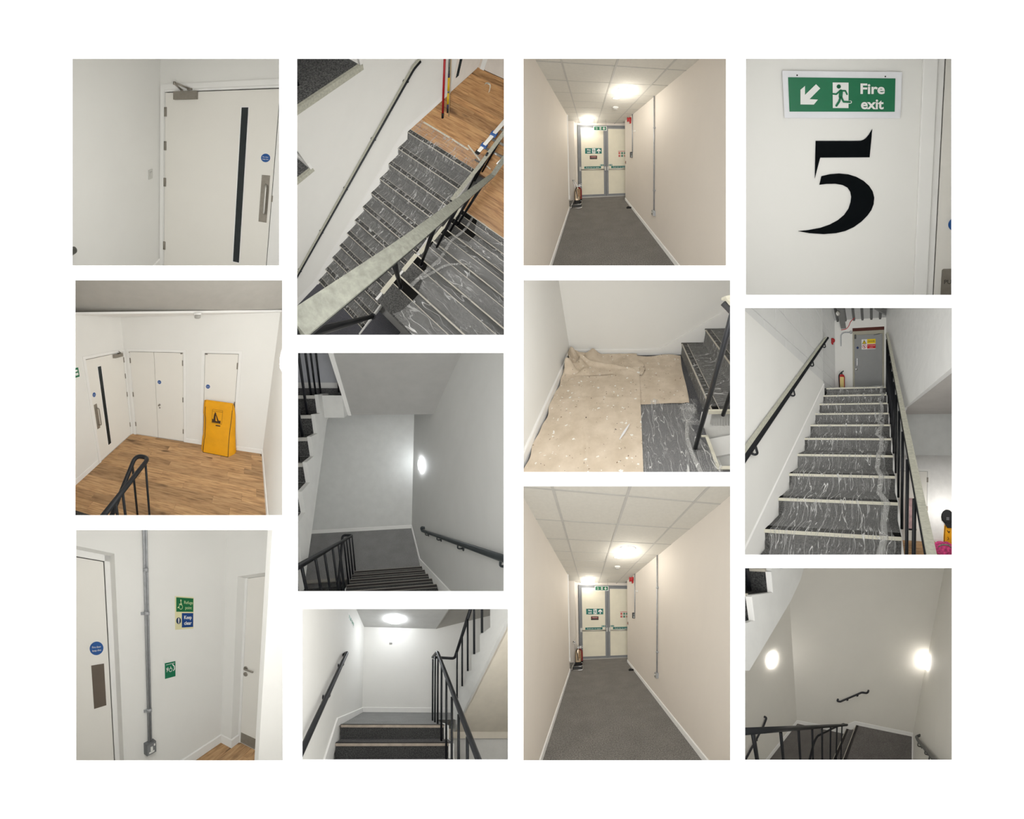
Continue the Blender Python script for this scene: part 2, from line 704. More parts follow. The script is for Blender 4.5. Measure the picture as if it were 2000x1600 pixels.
# ------------------------------------------------------------------ the display wall and its boxes
RECTS = dict(p1=(141.4, 114.9, 545.2, 518.8), p2=(147.1, 547.4, 551.2, 1006.7), p3=(148.7, 1035.2, 552.2, 1485.7),
             p4=(580.2, 114.9, 984.4, 654.2), p5=(581.9, 689.3, 983.9, 1154.9), p6=(590.4, 1189.8, 992.1, 1483.9),
             p7=(1022.2, 114.8, 1418.0, 518.8), p8=(1022.4, 547.4, 1426.1, 922.1), p9=(1022.2, 950.0, 1426.2, 1485.5),
             p10=(1456.8, 114.8, 1858.2, 576.1), p11=(1454.8, 601.4, 1859.1, 1083.8), p12=(1455.1, 1109.9, 1859.0, 1484.4))


def wpt(u, v, Y):
    return V(((u - 1000) / FC * Y, Y, CZ - (v - 800) / FC * Y))


def build_wall():
    us = sorted(set([-400.0, 2400.0] + [r[0] for r in RECTS.values()] + [r[2] for r in RECTS.values()]))
    vs = sorted(set([-300.0, 1680.0] + [r[1] for r in RECTS.values()] + [r[3] for r in RECTS.values()]))
    vv, ff, idx = [], [], {}

    def vid(u, v, Y):
        k = (u, v, Y)
        if k not in idx:
            idx[k] = len(vv)
            vv.append(tuple(wpt(u, v, Y)))
        return idx[k]
    th = 0.03
    solid = lambda u, v: not any(r[0] < u < r[2] and r[1] < v < r[3] for r in RECTS.values())
    for a, b in zip(us, us[1:]):
        for c, d in zip(vs, vs[1:]):
            if solid((a + b) / 2, (c + d) / 2):
                ff.append([vid(a, d, DW), vid(b, d, DW), vid(b, c, DW), vid(a, c, DW)])
                ff.append([vid(a, c, DW + th), vid(b, c, DW + th), vid(b, d, DW + th), vid(a, d, DW + th)])
    for r in RECTS.values():
        q = [(r[0], r[1]), (r[2], r[1]), (r[2], r[3]), (r[0], r[3])]
        for k in range(4):
            a, b = q[k], q[(k + 1) % 4]
            ff.append([vid(*a, DW), vid(*b, DW), vid(*b, DW + th), vid(*a, DW + th)])
    me = bpy.data.meshes.new('wall_front')
    me.from_pydata(vv, [], ff)
    me.materials.append(M_page)
    o = bpy.data.objects.new('wall_front', me)
    COL.objects.link(o)
    tag(o, 'plain white display wall with twelve openings onto rooms', 'wall', kind='structure')


def build_box(key, S, n):
    """added unseen white box, closed at the back; blocks leaks and bounces light"""
    r, M = S.rect, 11.5
    u0, u1, v0, v1 = r[0] - M, r[2] + M, r[1] - M, r[3] + M
    ya, yb = DW + 0.03, DW + DB + 0.12
    A = [wpt(u0, v1, ya), wpt(u1, v1, ya), wpt(u1, v0, ya), wpt(u0, v0, ya)]
    B = [wpt(u0, v1, yb), wpt(u1, v1, yb), wpt(u1, v0, yb), wpt(u0, v0, yb)]
    me = bpy.data.meshes.new('trim_%d' % n)
    me.from_pydata([tuple(p) for p in A + B], [], [[0, 1, 5, 4], [1, 2, 6, 5], [2, 3, 7, 6], [3, 0, 4, 7], [4, 5, 6, 7]])
    me.materials.append(M_box)
    o = bpy.data.objects.new('trim_%d' % n, me)
    COL.objects.link(o)
    tag(o, 'pale added lining of the display box, number %s from top left' % n, 'box lining', kind='structure')


M_box = mat('box_lining', (238, 237, 234), 0.9, var=0.0)
build_wall()


# ================================================================== room 1: door with a closer
def fire_door_sign(P, x, y, r, n, parent, m=None):
    d = P.disc('door_sign', m or M_blue, x, y, r, n, n + 0.002, parent)
    P.text('lettering', M_white, 'Fire door', x, y + r * 0.22, r * 0.3, n + 0.0028, 0.0, r * 1.3, parent=parent)
    P.text('lettering', M_white, 'keep shut', x, y - r * 0.28, r * 0.3, n + 0.0028, 0.0, r * 1.3, parent=parent)
    return d


def room1():
    S = Set(RECTS['p1'], (130, 104), 3.756, 471.5, (-21.62, -8.89, 0.90), 1.70, 0.72, 3.2)
    build_box('p1', S, 1)
    c = S.hz(680, 1562, 0)
    X0, Y1 = c.x, c.y
    dl = S.hy(727, 287, Y1)
    dr = S.hy(1500, 1100, Y1).x
    zt = dl.z
    xl = dl.x
    # walls
    mb = MB(S)
    mb.panel((X0, 0.2, 0), Y_, Z_, (0, Y1 - 0.2), (-0.05, 2.9))
    mb.build('wall_left', M_wall, None, 'blank white side wall left of the door with the scissor-arm closer', 'wall', kind='structure')
    mb = MB(S)
    mb.panel((X0, Y1, 0), X_, Z_, (0, 2.2), (-0.05, 2.9), [(xl - X0 - 0.006, dr - X0 + 0.006, -0.04, zt + 0.006)], 0.09)
    mb.build('wall_back', M_wall, None, 'white end wall around the door with the scissor-arm closer', 'wall', kind='structure')
    mb = MB(S)
    mb.grid(lambda a, b: (X0 + a * 2.2, 0.4 + b * (Y1 - 0.4), 0), 6, 8, False)
    mb.build('floor', oak('oak_b', axis='x'), None, 'sliver of brown wooden floor in the bottom corner of the closer room', 'floor', kind='structure')
    baseboard(S, 'baseboard_left', (X0, 0.3, 0), (X0, Y1, 0), X_, 0.105, 0.016, 'white baseboard along the blank wall beside the closer door')
    # architrave
    ft = S.hy(712, 266, Y1).z
    D = thing(S, 'door_1', ((xl + dr) / 2, Y1, 0), 'plain white fire door with steel scissor-arm closer and tall dark vision strip', 'door', kind='structure')
    mb = MB(S)
    mb.box((X0 + 0.012, Y1 - 0.018, 0), (xl - 0.012, Y1, ft + 0.05))
    mb.build('frame_side', M_trim, D)
    mb = MB(S)
    mb.box((xl - 0.012, Y1 - 0.018, ft - 0.004), (dr + 0.2, Y1, ft + 0.05))
    mb.build('frame_head', M_trim, D)
    mb = MB(S)
    mb.box((xl - 0.010, Y1 - 0.010, zt + 0.004), (dr + 0.2, Y1 + 0.02, ft - 0.005))
    mb.build('frame_lip', M_trim, D)
    mb = MB(S)
    mb.box((xl - 0.010, Y1 - 0.010, 0), (xl - 0.004, Y1 + 0.02, zt))
    mb.build('frame_lip', M_trim, D)
    mb = MB(S)
    mb.box((dr + 0.005, Y1 - 0.018, 0), (dr + 0.13, Y1, ft))
    mb.build('frame_side', M_trim, D)
    k1 = S.hy(1503, 1068, Y1 - 0.02)
    mb = MB(S)
    mb.box((dr - 0.003, Y1 - 0.022, k1.z - 0.03), (dr + 0.012, Y1 - 0.012, k1.z + 0.03))
    mb.build('latch_keeper', M_steel, D)
    mb = MB(S)
    mb.box((xl - 0.004, Y1 + 0.05, -0.02), (dr + 0.004, Y1 + 0.06, zt + 0.004))
    mb.build('rebate', M_gap, D)
    mb = MB(S)
    mb.box((xl, Y1 - 0.004, 0.004), (dr, Y1 + 0.042, zt - 0.006))
    leaf = mb.build('leaf', M_door, D)
    yf = Y1 - 0.004
    # vision strip
    a = S.hy(1284, 398, yf)
    b = S.hy(1243, 1530, yf)
    x0, x1 = S.hy(1253, 960, yf).x, S.hy(1300, 960, yf).x
    P = Plate(S, D, (0, yf, 0), X_, Z_)
    P.rect('vision_strip_frame', M_trim, x0 - 0.010, b.z - 0.01, x1 + 0.010, a.z + 0.01, 0, 0.004)
    P.rect('vision_strip', M_glassdk, x0, b.z, x1, a.z, 0.003, 0.006)
    # blue sign, pull plate and bar
    q = S.hy(1460, 768, yf)
    fire_door_sign(P, q.x, q.z, 0.041, 0, D)
    a, b = S.hy(1432, 892, yf), S.hy(1467, 1243, yf)
    pl = P.rect('pull_plate', M_steel, a.x, b.z, a.x + 0.076, a.z, 0, 0.003)
    xm = a.x + 0.043
    mb = MB(S)
    z0, z1 = S.hy(1450, 1165, yf).z, S.hy(1455, 965, yf).z
    mb.tube(arc_path([(xm, yf, z0), (xm, yf - 0.055, z0), (xm, yf - 0.055, z1), (xm, yf, z1)], 0.03), 0.0095, 10)
    mb.build('pull_bar', M_alu, pl)
    for yy in (430, 678, 945, 1410):
        p = S.hy(722, yy, yf)
        hinge(S, D, (xl - 0.003, yf - 0.004, p.z), -Y_, 0.10)
    # closer
    a, b = S.hy(788, 282, yf - 0.03), S.hy(958, 337, yf - 0.03)
    mb = MB(S)
    mb.box((a.x, yf - 0.055, b.z), (b.x, yf, a.z))
    cl = mb.build('closer_body', M_steel, D, bevel=0.004)
    piv = S.hy(845, 275, yf - 0.03)
    el = S.hy(790, 222, yf - 0.16)
    shoe = S.hy(905, 266, yf - 0.03)
    mb = MB(S)
    mb.tube([piv - Z_ * 0.012, piv + Z_ * 0.012], 0.014, 10)
    mb.tube([piv + Z_ * 0.006, el], 0.009, 8)
    mb.tube([el + Z_ * 0.008, shoe + Z_ * 0.006], 0.010, 8)
    mb.tube([el - Z_ * 0.01, el + Z_ * 0.018], 0.013, 10)
    mb.box((shoe.x - 0.028, yf - 0.045, shoe.z - 0.006), (shoe.x + 0.02, yf - 0.012, shoe.z + 0.012))
    mb.build('closer_arm', M_steel, cl)
    # light switch on the left wall
    p = S.hx(613, 888, X0)
    sw = thing(S, 'light_switch', (X0, p.y, p.z - 0.06), 'small white rocker light switch on the wall beside the closer door', 'light switch')
    mb = MB(S)
    mb.box((X0, p.y - 0.043, p.z - 0.05), (X0 + 0.009, p.y + 0.043, p.z + 0.05))
    mb.build('face_plate', mat('switch_plastic', (205, 204, 198), 0.35), sw, bevel=0.003)
    mb = MB(S)
    mb.prism([(X0 + 0.009, p.y - 0.016, p.z - 0.032), (X0 + 0.009, p.y - 0.016, p.z + 0.032), (X0 + 0.016, p.y - 0.016, p.z + 0.03)], (0, 0.032, 0))
    mb.build('rocker', mat('switch_plastic', (205, 204, 198), 0.35), sw)
    # rounded handrail end at the left edge
    p = S.hx(62, 1440, X0 + 0.055)
    hr = thing(S, 'handrail_end', (X0, p.y, p.z), 'round grey handrail end at the left edge of the closer room', 'handrail')
    mb = MB(S)
    mb.tube([(X0 + 0.055, 0.75, p.z), (X0 + 0.055, p.y - 0.012, p.z)], 0.024, 14)
    mb.build('rail', mat('grey_rail', (92, 92, 86), 0.4, 0.3), hr)
    mb = MB(S)
    mb.lathe((X0 + 0.055, p.y - 0.012, p.z), Y_, [(0.024, 0), (0.022, 0.008), (0.014, 0.014), (0.004, 0.017)], 14)
    mb.build('end_cap', mat('grey_rail', (92, 92, 86), 0.4, 0.3), hr)
    S.strip(9, (1.0, 0.985, 0.94))
    # S.light((-0.1, 0.75, 2.35), L1, (1.0, 0.985, 0.93), 0.12, (-0.5, Y1, 1.2))


L1 = 14
room1()


# ================================================================== rooms 7 and 9: the corridor, seen twice
C_ANG = (9.893, -3.069, -0.339)
M_cwall = mat('corridor_paint', (221, 213, 202), 0.7, var=0.012, vscale=2.0, bump=0.05, bscale=40)
M_tile = mat('ceiling_tile', (206, 202, 192), 0.9, var=0.03, vscale=30, bump=0.15, bscale=150)
M_tbar = mat('ceiling_grid', (186, 183, 176), 0.6)
M_cream = mat('cream_panel', (226, 220, 200), 0.55, var=0.03, vscale=4)
M_frame = mat('grey_door_frame', (126, 128, 130), 0.45, 0.1, var=0.05)
M_ccarp = speckle('corridor_carpet', (112, 109, 104), (166, 162, 156), 70)


def corridor(S, G, which):
    """S: the set to build; G: the measuring set (both see the same room)"""
    Zc = (1095, 1110, 7.275)
    XL, XR, H, YD = -0.515, 1.15, 2.49, 7.17
    YL, YR = 5.74, 6.50
    w = ' in the %s corridor' % which
    mb = MB(S)
    mb.grid(lambda a, b: (-1.2 + a * 3.0, 0.9 + b * 6.5, 0), 16, 36, False)
    mb.build('floor', M_ccarp, None, 'grey carpet floor' + w, 'floor', kind='structure')
    mb = MB(S)
    mb.panel((XL, 0.5, 0), Y_, Z_, (0, YL - 0.5), (0, H + 0.2))
    mb.panel((XL, YL, 0), -X_, Z_, (0, 0.5), (0, H + 0.2))
    mb.build('wall_left', M_cwall, None, 'long cream left wall' + w, 'wall', kind='structure')
    mb = MB(S)
    mb.panel((XR, YR, 0), -Y_, Z_, (0, YR - 0.4), (0, H + 0.2))
    mb.panel((XR, YR, 0), X_, Z_, (0, 0.6), (0, H + 0.2))
    mb.build('wall_right', M_cwall, None, 'long cream right wall with conduit' + w, 'wall', kind='structure')
    # far end: pier on the left, reveal, wall over the doors
    YP = 6.75
    xp = G.hy(205, 600, YP, Zc).x
    mb = MB(S)
    mb.panel((-1.3, YP, 0), X_, Z_, (0, xp + 1.3), (0, H + 0.2))
    mb.panel((xp, YP, 0), Y_, Z_, (0, YD - YP), (0, H + 0.2))
    x0 = G.hy(250, 600, YD, Zc).x
    zt = 2.427
    mb.panel((xp, YD, 0), X_, Z_, (0, x0 - xp), (0, H + 0.2))
    mb.panel((x0, YD, 0), X_, Z_, (0, 2.4), (zt, H + 0.2))
    mb.build('wall_back', M_cwall, None, 'cream end wall with narrow pier beside the double doors' + w, 'wall', kind='structure')
    baseboard(S, 'baseboard_left', (XL, 0.6, 0), (XL, YL, 0), X_, 0.075, 0.014, 'white baseboard along the left wall' + w)
    baseboard(S, 'baseboard_right', (XR, 0.6, 0), (XR, YR, 0), -X_, 0.075, 0.014, 'white baseboard along the right wall' + w)
    # suspended ceiling: carrier bars with separate tiles
    mb = MB(S)
    mb.panel((-1.3, 0.5, H + 0.03), Y_, X_, (0, 7.0), (0, 3.6))
    ce = mb.build('ceiling', M_tbar, None, 'suspended tiled ceiling' + w, 'ceiling', kind='structure')
    xs = [-1.42, -0.84, -0.257, 0.318, 0.905, 1.48, 2.06]
    ys = [1.778 + 0.577 * k for k in range(-2, 10)]
    g = 0.009
    for i in range(len(xs) - 1):
        for j in range(len(ys) - 1):
            xa, xb = max(xs[i] + g, XL if ys[j] < YL - 0.3 else -1.3), min(xs[i + 1] - g, XR if ys[j] < YR else 2.0)
            if xb - xa < 0.03:
                continue
            mb = MB(S)
            mb.box((xa, ys[j] + g, H + random.uniform(-0.001, 0.003)), (xb, min(ys[j + 1] - g, YD), H + 0.02))
            mb.build('ceiling_tile', M_tile, ce)
    for x in xs[2:5]:
        mb = MB(S)
        mb.box((x - 0.011, 0.6, H - 0.003), (x + 0.011, YD, H + 0.004))
        mb.build('carrier_bar', M_tbar, ce)
    for y in ys:
        mb = MB(S)
        mb.box((XL if y < YL else -1.3, y - 0.009, H - 0.002), (XR if y < YR else 2, y + 0.009, H + 0.004))
        mb.build('carrier_bar', M_tbar, ce)
    # ceiling lights
    for (px, py), nm, e in (((615, 378), 'nearer', 0.8), ((397, 543), 'farther', 0.3)):
        p = G.hz(px, py, H)
        t = thing(S, 'ceiling_light', (p.x, p.y, H), 'lit round ceiling light, the %s one%s' % (nm, w), 'ceiling light')
        mb = MB(S)
        mb.lathe((p.x, p.y, H), -Z_, [(0.125, 0), (0.122, 0.006), (0.10, 0.008)], 24)
        mb.build('bezel', M_white, t)
        mb = MB(S)
        mb.lathe((p.x, p.y, H), -Z_, [(0.114, 0.006), (0.105, 0.03), (0.07, 0.045), (0.02, 0.05)], 24)
        mb.build('diffuser', M_lampw, t)
        S.light((p.x, p.y, H - 0.22), LC * e, (1.0, 0.96, 0.89), 0.05, kind='POINT')
    p = G.hz(560, 428, H)
    sp = thing(S, 'ceiling_glow_disc', (p.x, p.y, H), 'small added white disc for the glow near the lit ceiling light' + w, 'glow disc')  # added disc in place of a small glow on the tiles
    mb = MB(S)
    mb.lathe((p.x, p.y, H), -Z_, [(0.07, 0), (0.068, 0.008), (0.05, 0.012)], 20)
    mb.build('rim', M_white, sp)
    mb = MB(S)
    mb.lathe((p.x, p.y, H), -Z_, [(0.04, 0.01), (0.036, 0.018), (0.01, 0.02)], 20)
    mb.build('cone', M_white, sp)
    # smoke detector
    p = G.hz(558, 478, H)
    t = thing(S, 'smoke_detector', (p.x, p.y, H), 'white smoke detector on the ceiling tiles' + w, 'smoke detector')
    mb = MB(S)
    mb.lathe((p.x, p.y, H), -Z_, [(0.06, 0), (0.06, 0.02), (0.05, 0.026)], 20)
    mb.build('base', M_white, t)
    mb = MB(S)
    mb.lathe((p.x, p.y, H - 0.026), -Z_, [(0.04, 0), (0.045, 0.012), (0.042, 0.03), (0.02, 0.036)], 20)
    mb.build('sensor_head', mat('detector_grey', (176, 174, 168), 0.5), t)
    # red sounder
    p = G.hx(1030, 160, XR, Zc)
    t = thing(S, 'fire_alarm_sounder', (XR, p.y, p.z), 'red fire alarm sounder high on the right wall' + w, 'alarm')
    mb = MB(S)
    mb.lathe((XR, p.y, p.z), -X_, [(0.07, 0), (0.07, 0.035), (0.05, 0.045), (0.05, 0.07), (0.066, 0.095), (0.05, 0.1)], 16)
    mb.build('horn', M_red, t)
    mb = MB(S)
    mb.box((XR, p.y - 0.05, p.z - 0.10), (XR - 0.03, p.y + 0.05, p.z - 0.055))
    mb.build('back_box', M_red, t)
    # conduit beside it and the keypad box
    a, b = G.hx(1063, 70, XR, Zc), G.hx(1063, 640, XR, Zc)
    t = thing(S, 'conduit', (XR - 0.015, b.y, b.z), 'short grey conduit dropping to the keypad' + w, 'conduit')
    mb = MB(S)
    mb.tube([(XR - 0.016, b.y, b.z), (XR - 0.016, b.y, H)], 0.014, 10)
    mb.build('pipe', M_galv, t)
    p = G.hx(1050, 672, XR, Zc)
    t = thing(S, 'keypad', (XR, p.y, p.z - 0.07), 'dark door entry keypad under the short conduit' + w, 'keypad')
    mb = MB(S)
    mb.box((XR - 0.05, p.y - 0.06, p.z - 0.075), (XR, p.y + 0.06, p.z + 0.075))
    mb.build('housing', mat('dark_plastic', (58, 60, 62), 0.5), t, bevel=0.006)
    P = Plate(S, t, (XR - 0.03, p.y - 0.061, p.z), X_, Z_)
    P.rect('display', mat('grey_screen', (120, 124, 122), 0.3), -0.016, 0.0, 0.02, 0.05, 0, 0.004)
    for r_ in range(3):
        for c_ in range(2):
            P.rect('key', M_white, -0.014 + c_ * 0.016, -0.06 + r_ * 0.018, -0.004 + c_ * 0.016, -0.05 + r_ * 0.018, 0, 0.004)
    p = G.hy(988, 778, YR, Zc)
    t = thing(S, 'key_switch', (XR, p.y, p.z), 'small wall plate with red dot, right wall end' + w, 'switch')
    mb = MB(S)
    pz = G.hx(988, 778, XR, Zc)
    mb.box((XR - 0.012, 6.32, p.z - 0.045), (XR, 6.40, p.z + 0.045))
    mb.build('plate', M_steel, t, bevel=0.003)
    mb = MB(S)
    mb.lathe((XR - 0.012, 6.36, p.z), -X_, [(0.018, 0), (0.018, 0.008), (0.01, 0.012)], 12)
    mb.build('button', M_red, t)
    p = G.hx(1094, 327, XR, Zc)
    t = thing(S, 'wall_hook', (XR, p.y, p.z), 'tiny white hook on the right wall near the short conduit' + w, 'hook')
    mb = MB(S)
    mb.lathe((XR, p.y, p.z), -X_, [(0.028, 0), (0.026, 0.01), (0.01, 0.014)], 14)
    mb.build('rose', M_trim, t)
    mb = MB(S)
    mb.tube(arc_path([(XR - 0.012, p.y, p.z), (XR - 0.045, p.y, p.z - 0.005), (XR - 0.05, p.y, p.z + 0.025)], 0.01), 0.006, 8)
    mb.build('peg', M_trim, t)
    # long conduit with socket on the right wall
    yc = 3.51
    t = thing(S, 'conduit', (XR - 0.014, yc, 0.5), 'long galvanised conduit running down the right wall to a socket' + w, 'conduit')
    mb = MB(S)
    mb.tube([(XR - 0.018, yc, 0.5), (XR - 0.018, yc, H)], 0.0125, 10)
    mb.build('pipe', M_galv, t)
    for z in (0.86, 1.95):
        mb = MB(S)
        mb.tube([(XR - 0.018, yc, z - 0.012), (XR - 0.018, yc, z + 0.012)], 0.018, 10)
        mb.box((XR - 0.012, yc - 0.035, z - 0.012), (XR, yc + 0.035, z + 0.012))
        mb.build('saddle', M_galv, t)
    t = thing(S, 'socket_box', (XR, yc, 0.42), 'grey metal socket box at the foot of the long conduit' + w, 'socket')
    mb = MB(S)
    mb.box((XR - 0.045, yc - 0.045, 0.415), (XR, yc + 0.045, 0.505))
    mb.build('back_box', M_galv, t, bevel=0.004)
    mb = MB(S)
    mb.box((XR - 0.052, yc - 0.04, 0.42), (XR - 0.045, yc + 0.04, 0.5))
    fp = mb.build('face_plate', M_alu, t)
    mb = MB(S)
    mb.box((XR - 0.057, yc - 0.012, 0.462), (XR - 0.052, yc + 0.012, 0.485))
    mb.build('rocker', M_white, fp)
    # doors
    D = thing(S, 'door_2', (0.6, YD, 0), 'cream panelled double fire doors in grey metal frame, end of the %s corridor' % which, 'door', kind='structure')
    yf = YD - 0.02

    def zx(x, y):
        p_ = G.hy(x, y, yf, Zc)
        return p_.x, p_.z
    fx0, fz1 = zx(252, 238)
    px0, pz1 = zx(300, 278)
    px1, pz0 = zx(640, 1246)
    gx0 = zx(668, 700)[0]
    gx1 = zx(702, 700)[0]
    R = 1.75

    def bar(name, x0, z0, x1, z1, m=M_frame, y0=yf, y1=YD + 0.03, par=D):
        b_ = MB(S)
        b_.box((x0, y0, z0), (x1, y1, z1))
        return b_.build(name, m, par)
    bar('frame_head', fx0, pz1 + 0.045, R, fz1, y0=yf - 0.02)
    bar('frame_side', fx0, 0.0, fx0 + 0.05, pz1 + 0.045, y0=yf - 0.02)
    bar('stile', fx0 + 0.054, 0.01, px0, pz1 + 0.04)
    bar('top_rail', px0, pz1, px1, pz1 + 0.04)
    bar('bottom_rail', px0, 0.01, px1, pz0)
    bar('stile', px1, 0.01, gx0 - 0.003, pz1 + 0.04)
    bar('stile', gx0 + 0.003, 0.01, gx1, pz1 + 0.04)
    bar('top_rail', gx1, pz1 - 0.02, R, pz1 + 0.04)
    bar('bottom_rail', gx1, 0.01, R, pz0)
    bar('panel', px0, pz0, px1, pz1, M_cream, yf + 0.012, YD + 0.02)
    bar('panel', gx1, pz0, R, pz1 - 0.02, M_cream, yf + 0.012, YD + 0.02)
    bar('threshold', fx0, 0.0, R, 0.012, M_alu, yf - 0.05, YD + 0.03)
    zb = 0.945
    for x0, x1 in ((zx(295, 885)[0], zx(655, 885)[0]), (zx(695, 885)[0], R)):
        b_ = MB(S)
        b_.tube([(x0, yf - 0.085, zb), (x1, yf - 0.085, zb)], 0.016, 10)
        pb = b_.build('push_bar', M_alu, D)
        for xx in (x0, x1):
            b_ = MB(S)
            b_.box((xx - 0.028, yf - 0.10, zb - 0.04), (xx + 0.028, yf, zb + 0.09))
            b_.build('bar_bracket', M_alu, pb, bevel=0.006)
    mg = M_teal
    yp = yf + 0.012
    P = Plate(S, D, (0, yp, 0), X_, Z_)

    def sgn(name, x0, z0, x1, z1, label, cat='sign'):
        t_ = thing(S, name, ((x0 + x1) / 2, yp, z0), label + w, cat)
        return t_, Plate(S, t_, (x0, yp, z0), X_, Z_), x1 - x0, z1 - z0
    t, Q, ww, hh = sgn('fire_exit_sign', *(-0.092, 1.47, 0.462, 1.657), 'green fire exit sign, upward arrow, left door leaf')
    Q.rect('backing', mg, 0, 0, ww, hh, 0, 0.003)
    Q.text('lettering', M_white, 'Fire', 0.125, hh * 0.70, hh * 0.28, 0.0045, 0.03)
    Q.text('lettering', M_white, 'exit', 0.125, hh * 0.30, hh * 0.28, 0.0045, 0.03)
    running_man(Q, mg, M_white, 0.235, 0.012, hh - 0.024, 0.0035)
    arrow(Q, M_white, ww - 0.1, hh / 2, hh * 0.82, 0, 0.0035, wd=0.2)
    t, Q, ww, hh = sgn('notice', 0.059, 1.285, 0.304, 1.405, 'small black notice with red band under the fire exit sign')
    Q.rect('backing', mat('notice_black', (52, 36, 34), 0.5), 0, 0, ww, hh, 0, 0.003)
    Q.rect('red_band', mat('notice_red', (150, 52, 48), 0.5), 0.02, hh * 0.48, ww - 0.02, hh * 0.82, 0.003, 0.004)
    Q.text('lettering', M_white, 'WARNING', ww / 2, hh * 0.65, hh * 0.2, 0.005, 0.0)
    Q.text('lettering', mat('notice_grey', (170, 160, 150), 0.5), 'This door is alarmed', ww / 2, hh * 0.25, hh * 0.13, 0.0045, 0.0, ww * 0.8)
    for x0, x1, nm in ((-0.128, 0.432, 'left'), (zx(745, 850)[0], zx(745, 850)[0] + 0.56, 'right')):
        z0, z1 = 0.963 + 0.005, 1.044
        t, Q, ww, hh = sgn('push_bar_sign', x0, z0, x1, z1, 'green push bar sign on the %s door leaf' % nm)
        Q.rect('backing', mg, 0, 0, ww, hh, 0, 0.003)
        Q.text('lettering', M_white, 'Push bar to open', ww / 2, hh * 0.5, hh * 0.42, 0.0045, 0.005, ww * 0.78)
    for x, nm in ((zx(582, 822)[0], 'left'), (zx(708, 822)[0], 'right')):
        t, Q, ww, hh = sgn('exit_sticker', x, 1.05, x + 0.12, 1.105, 'small green running man sticker by the %s bar end' % nm)
        Q.rect('backing', mg, 0, 0, ww, hh, 0, 0.003)
        running_man(Q, mg, M_white, 0.012, 0.008, hh - 0.016, 0.0035)
        arrow(Q, M_white, 0.085, hh / 2, hh * 0.7, math.pi, 0.0035)
    # safety notice on the right leaf
    x0, z1 = zx(845, 612)
    t, Q, ww, hh = sgn('safety_poster', x0, z1 - 0.23, x0 + 0.5, z1, 'white safety poster with red and green squares on the right leaf')
    Q.rect('sheet', mat('poster_white', (228, 222, 208), 0.6), 0, 0, ww, hh, 0, 0.002)
    Q.rect('heading', mat('poster_red', (196, 110, 92), 0.6), 0.0, hh - 0.03, ww, hh - 0.012, 0.002, 0.003)
    pc_ = [mat('poster_pink', (196, 104, 96), 0.6), mat('poster_green', (96, 136, 112), 0.6), mat('poster_pink2', (188, 140, 120), 0.6), mat('poster_green', (96, 136, 112), 0.6)]
    for i in range(4):
        for j in range(2):
            Q.rect('square', pc_[(i + (j if i == 2 else 0)) % 4], 0.01 + i * 0.095, 0.015 + j * 0.095, 0.08 + i * 0.095, 0.085 + j * 0.095, 0.002, 0.003)
    # hanging exit sign
    a, b = G.hy(485, 252, 6.2, Zc), G.hy(680, 322, 6.2, Zc)
    t = thing(S, 'hanging_exit_sign', ((a.x + b.x) / 2, 6.2, b.z), 'hanging green exit sign with downward arrow on two wires' + w, 'sign')
    Q = Plate(S, t, (a.x, 6.2, b.z), X_, Z_)
    ww, hh = b.x - a.x, a.z - b.z
    Q.rect('backing', M_white, 0, 0, ww, hh, 0, 0.004)
    Q.rect('panel', M_green, 0.018, 0.015, ww - 0.018, hh - 0.015, 0.004, 0.005)
    Q.text('lettering', M_white, 'Fire', 0.09, hh * 0.64, hh * 0.2, 0.006, 0.01)
    Q.text('lettering', M_white, 'exit', 0.09, hh * 0.36, hh * 0.2, 0.006, 0.01)
    running_man(Q, M_green, M_white, ww * 0.45, 0.03, hh - 0.06, 0.006)
    arrow(Q, M_white, ww * 0.78, hh / 2, hh * 0.6, math.pi, 0.006)
    for xx in (0.02, ww - 0.02):
        mb = MB(S)
        q = Q.pt(xx, hh)
        mb.tube([q, (q.x, q.y, H)], 0.003, 6)
        mb.build('wire', M_steel, t)
    # break-glass box on the reveal
    p = G.hx(232, 940, xp, Zc)
    t = thing(S, 'break_glass_unit', (xp, 6.95, 0.9), 'small green emergency door release box beside the doors' + w, 'switch')
    q = G.hx(232, 940, xp, Zc)
    mb = MB(S)
    mb.box((xp, q.y - 0.06, q.z - 0.05), (xp + 0.04, q.y + 0.06, q.z + 0.05))
    mb.build('housing', M_green, t, bevel=0.005)
    mb = MB(S)
    mb.box((xp + 0.008, q.y - 0.064, q.z - 0.03), (xp + 0.032, q.y - 0.058, q.z + 0.03))
    mb.build('window', M_white, t)
    # trunking on the left wall end
    mb = MB(S)
    yy = YL - 0.12
    mb.box((XL, yy - 0.02, 0.35), (XL + 0.022, yy + 0.02, H))
    t = thing(S, 'cable_trunking', (XL, yy, 0.3), 'narrow white cable trunking at the end of the left wall' + w, 'trunking')
    mb.build('duct', M_trim, t)
    mb = MB(S)
    mb.box((XL, yy - 0.045, 0.3), (XL + 0.03, yy + 0.045, 0.39))
    mb.build('outlet', M_trim, t, bevel=0.003)
    # extinguishers on their stand
    b0 = G.hz(252, 1400, 0, Zc)
    st = thing(S, 'extinguisher_stand', (b0.x - 0.02, b0.y - 0.25, 0), 'chrome tubular extinguisher stand on the carpet by the pier' + w, 'stand')
    x, y = b0.x, b0.y
    mb = MB(S)
    fl, fr = G.hz(150, 1470, 0, Zc), G.hz(315, 1450, 0, Zc)
    yf_ = (fl.y + fr.y) / 2
    mb.tube(arc_path([(fl.x, yf_ + 0.02, 0.012), (fr.x, yf_ + 0.02, 0.012), (fr.x, y + 0.10, 0.012), (fl.x, y + 0.10, 0.012), (fl.x, yf_ + 0.04, 0.012)], 0.06), 0.010, 8)
    mb.build('base_loop', M_chrome, st)
    mb = MB(S)
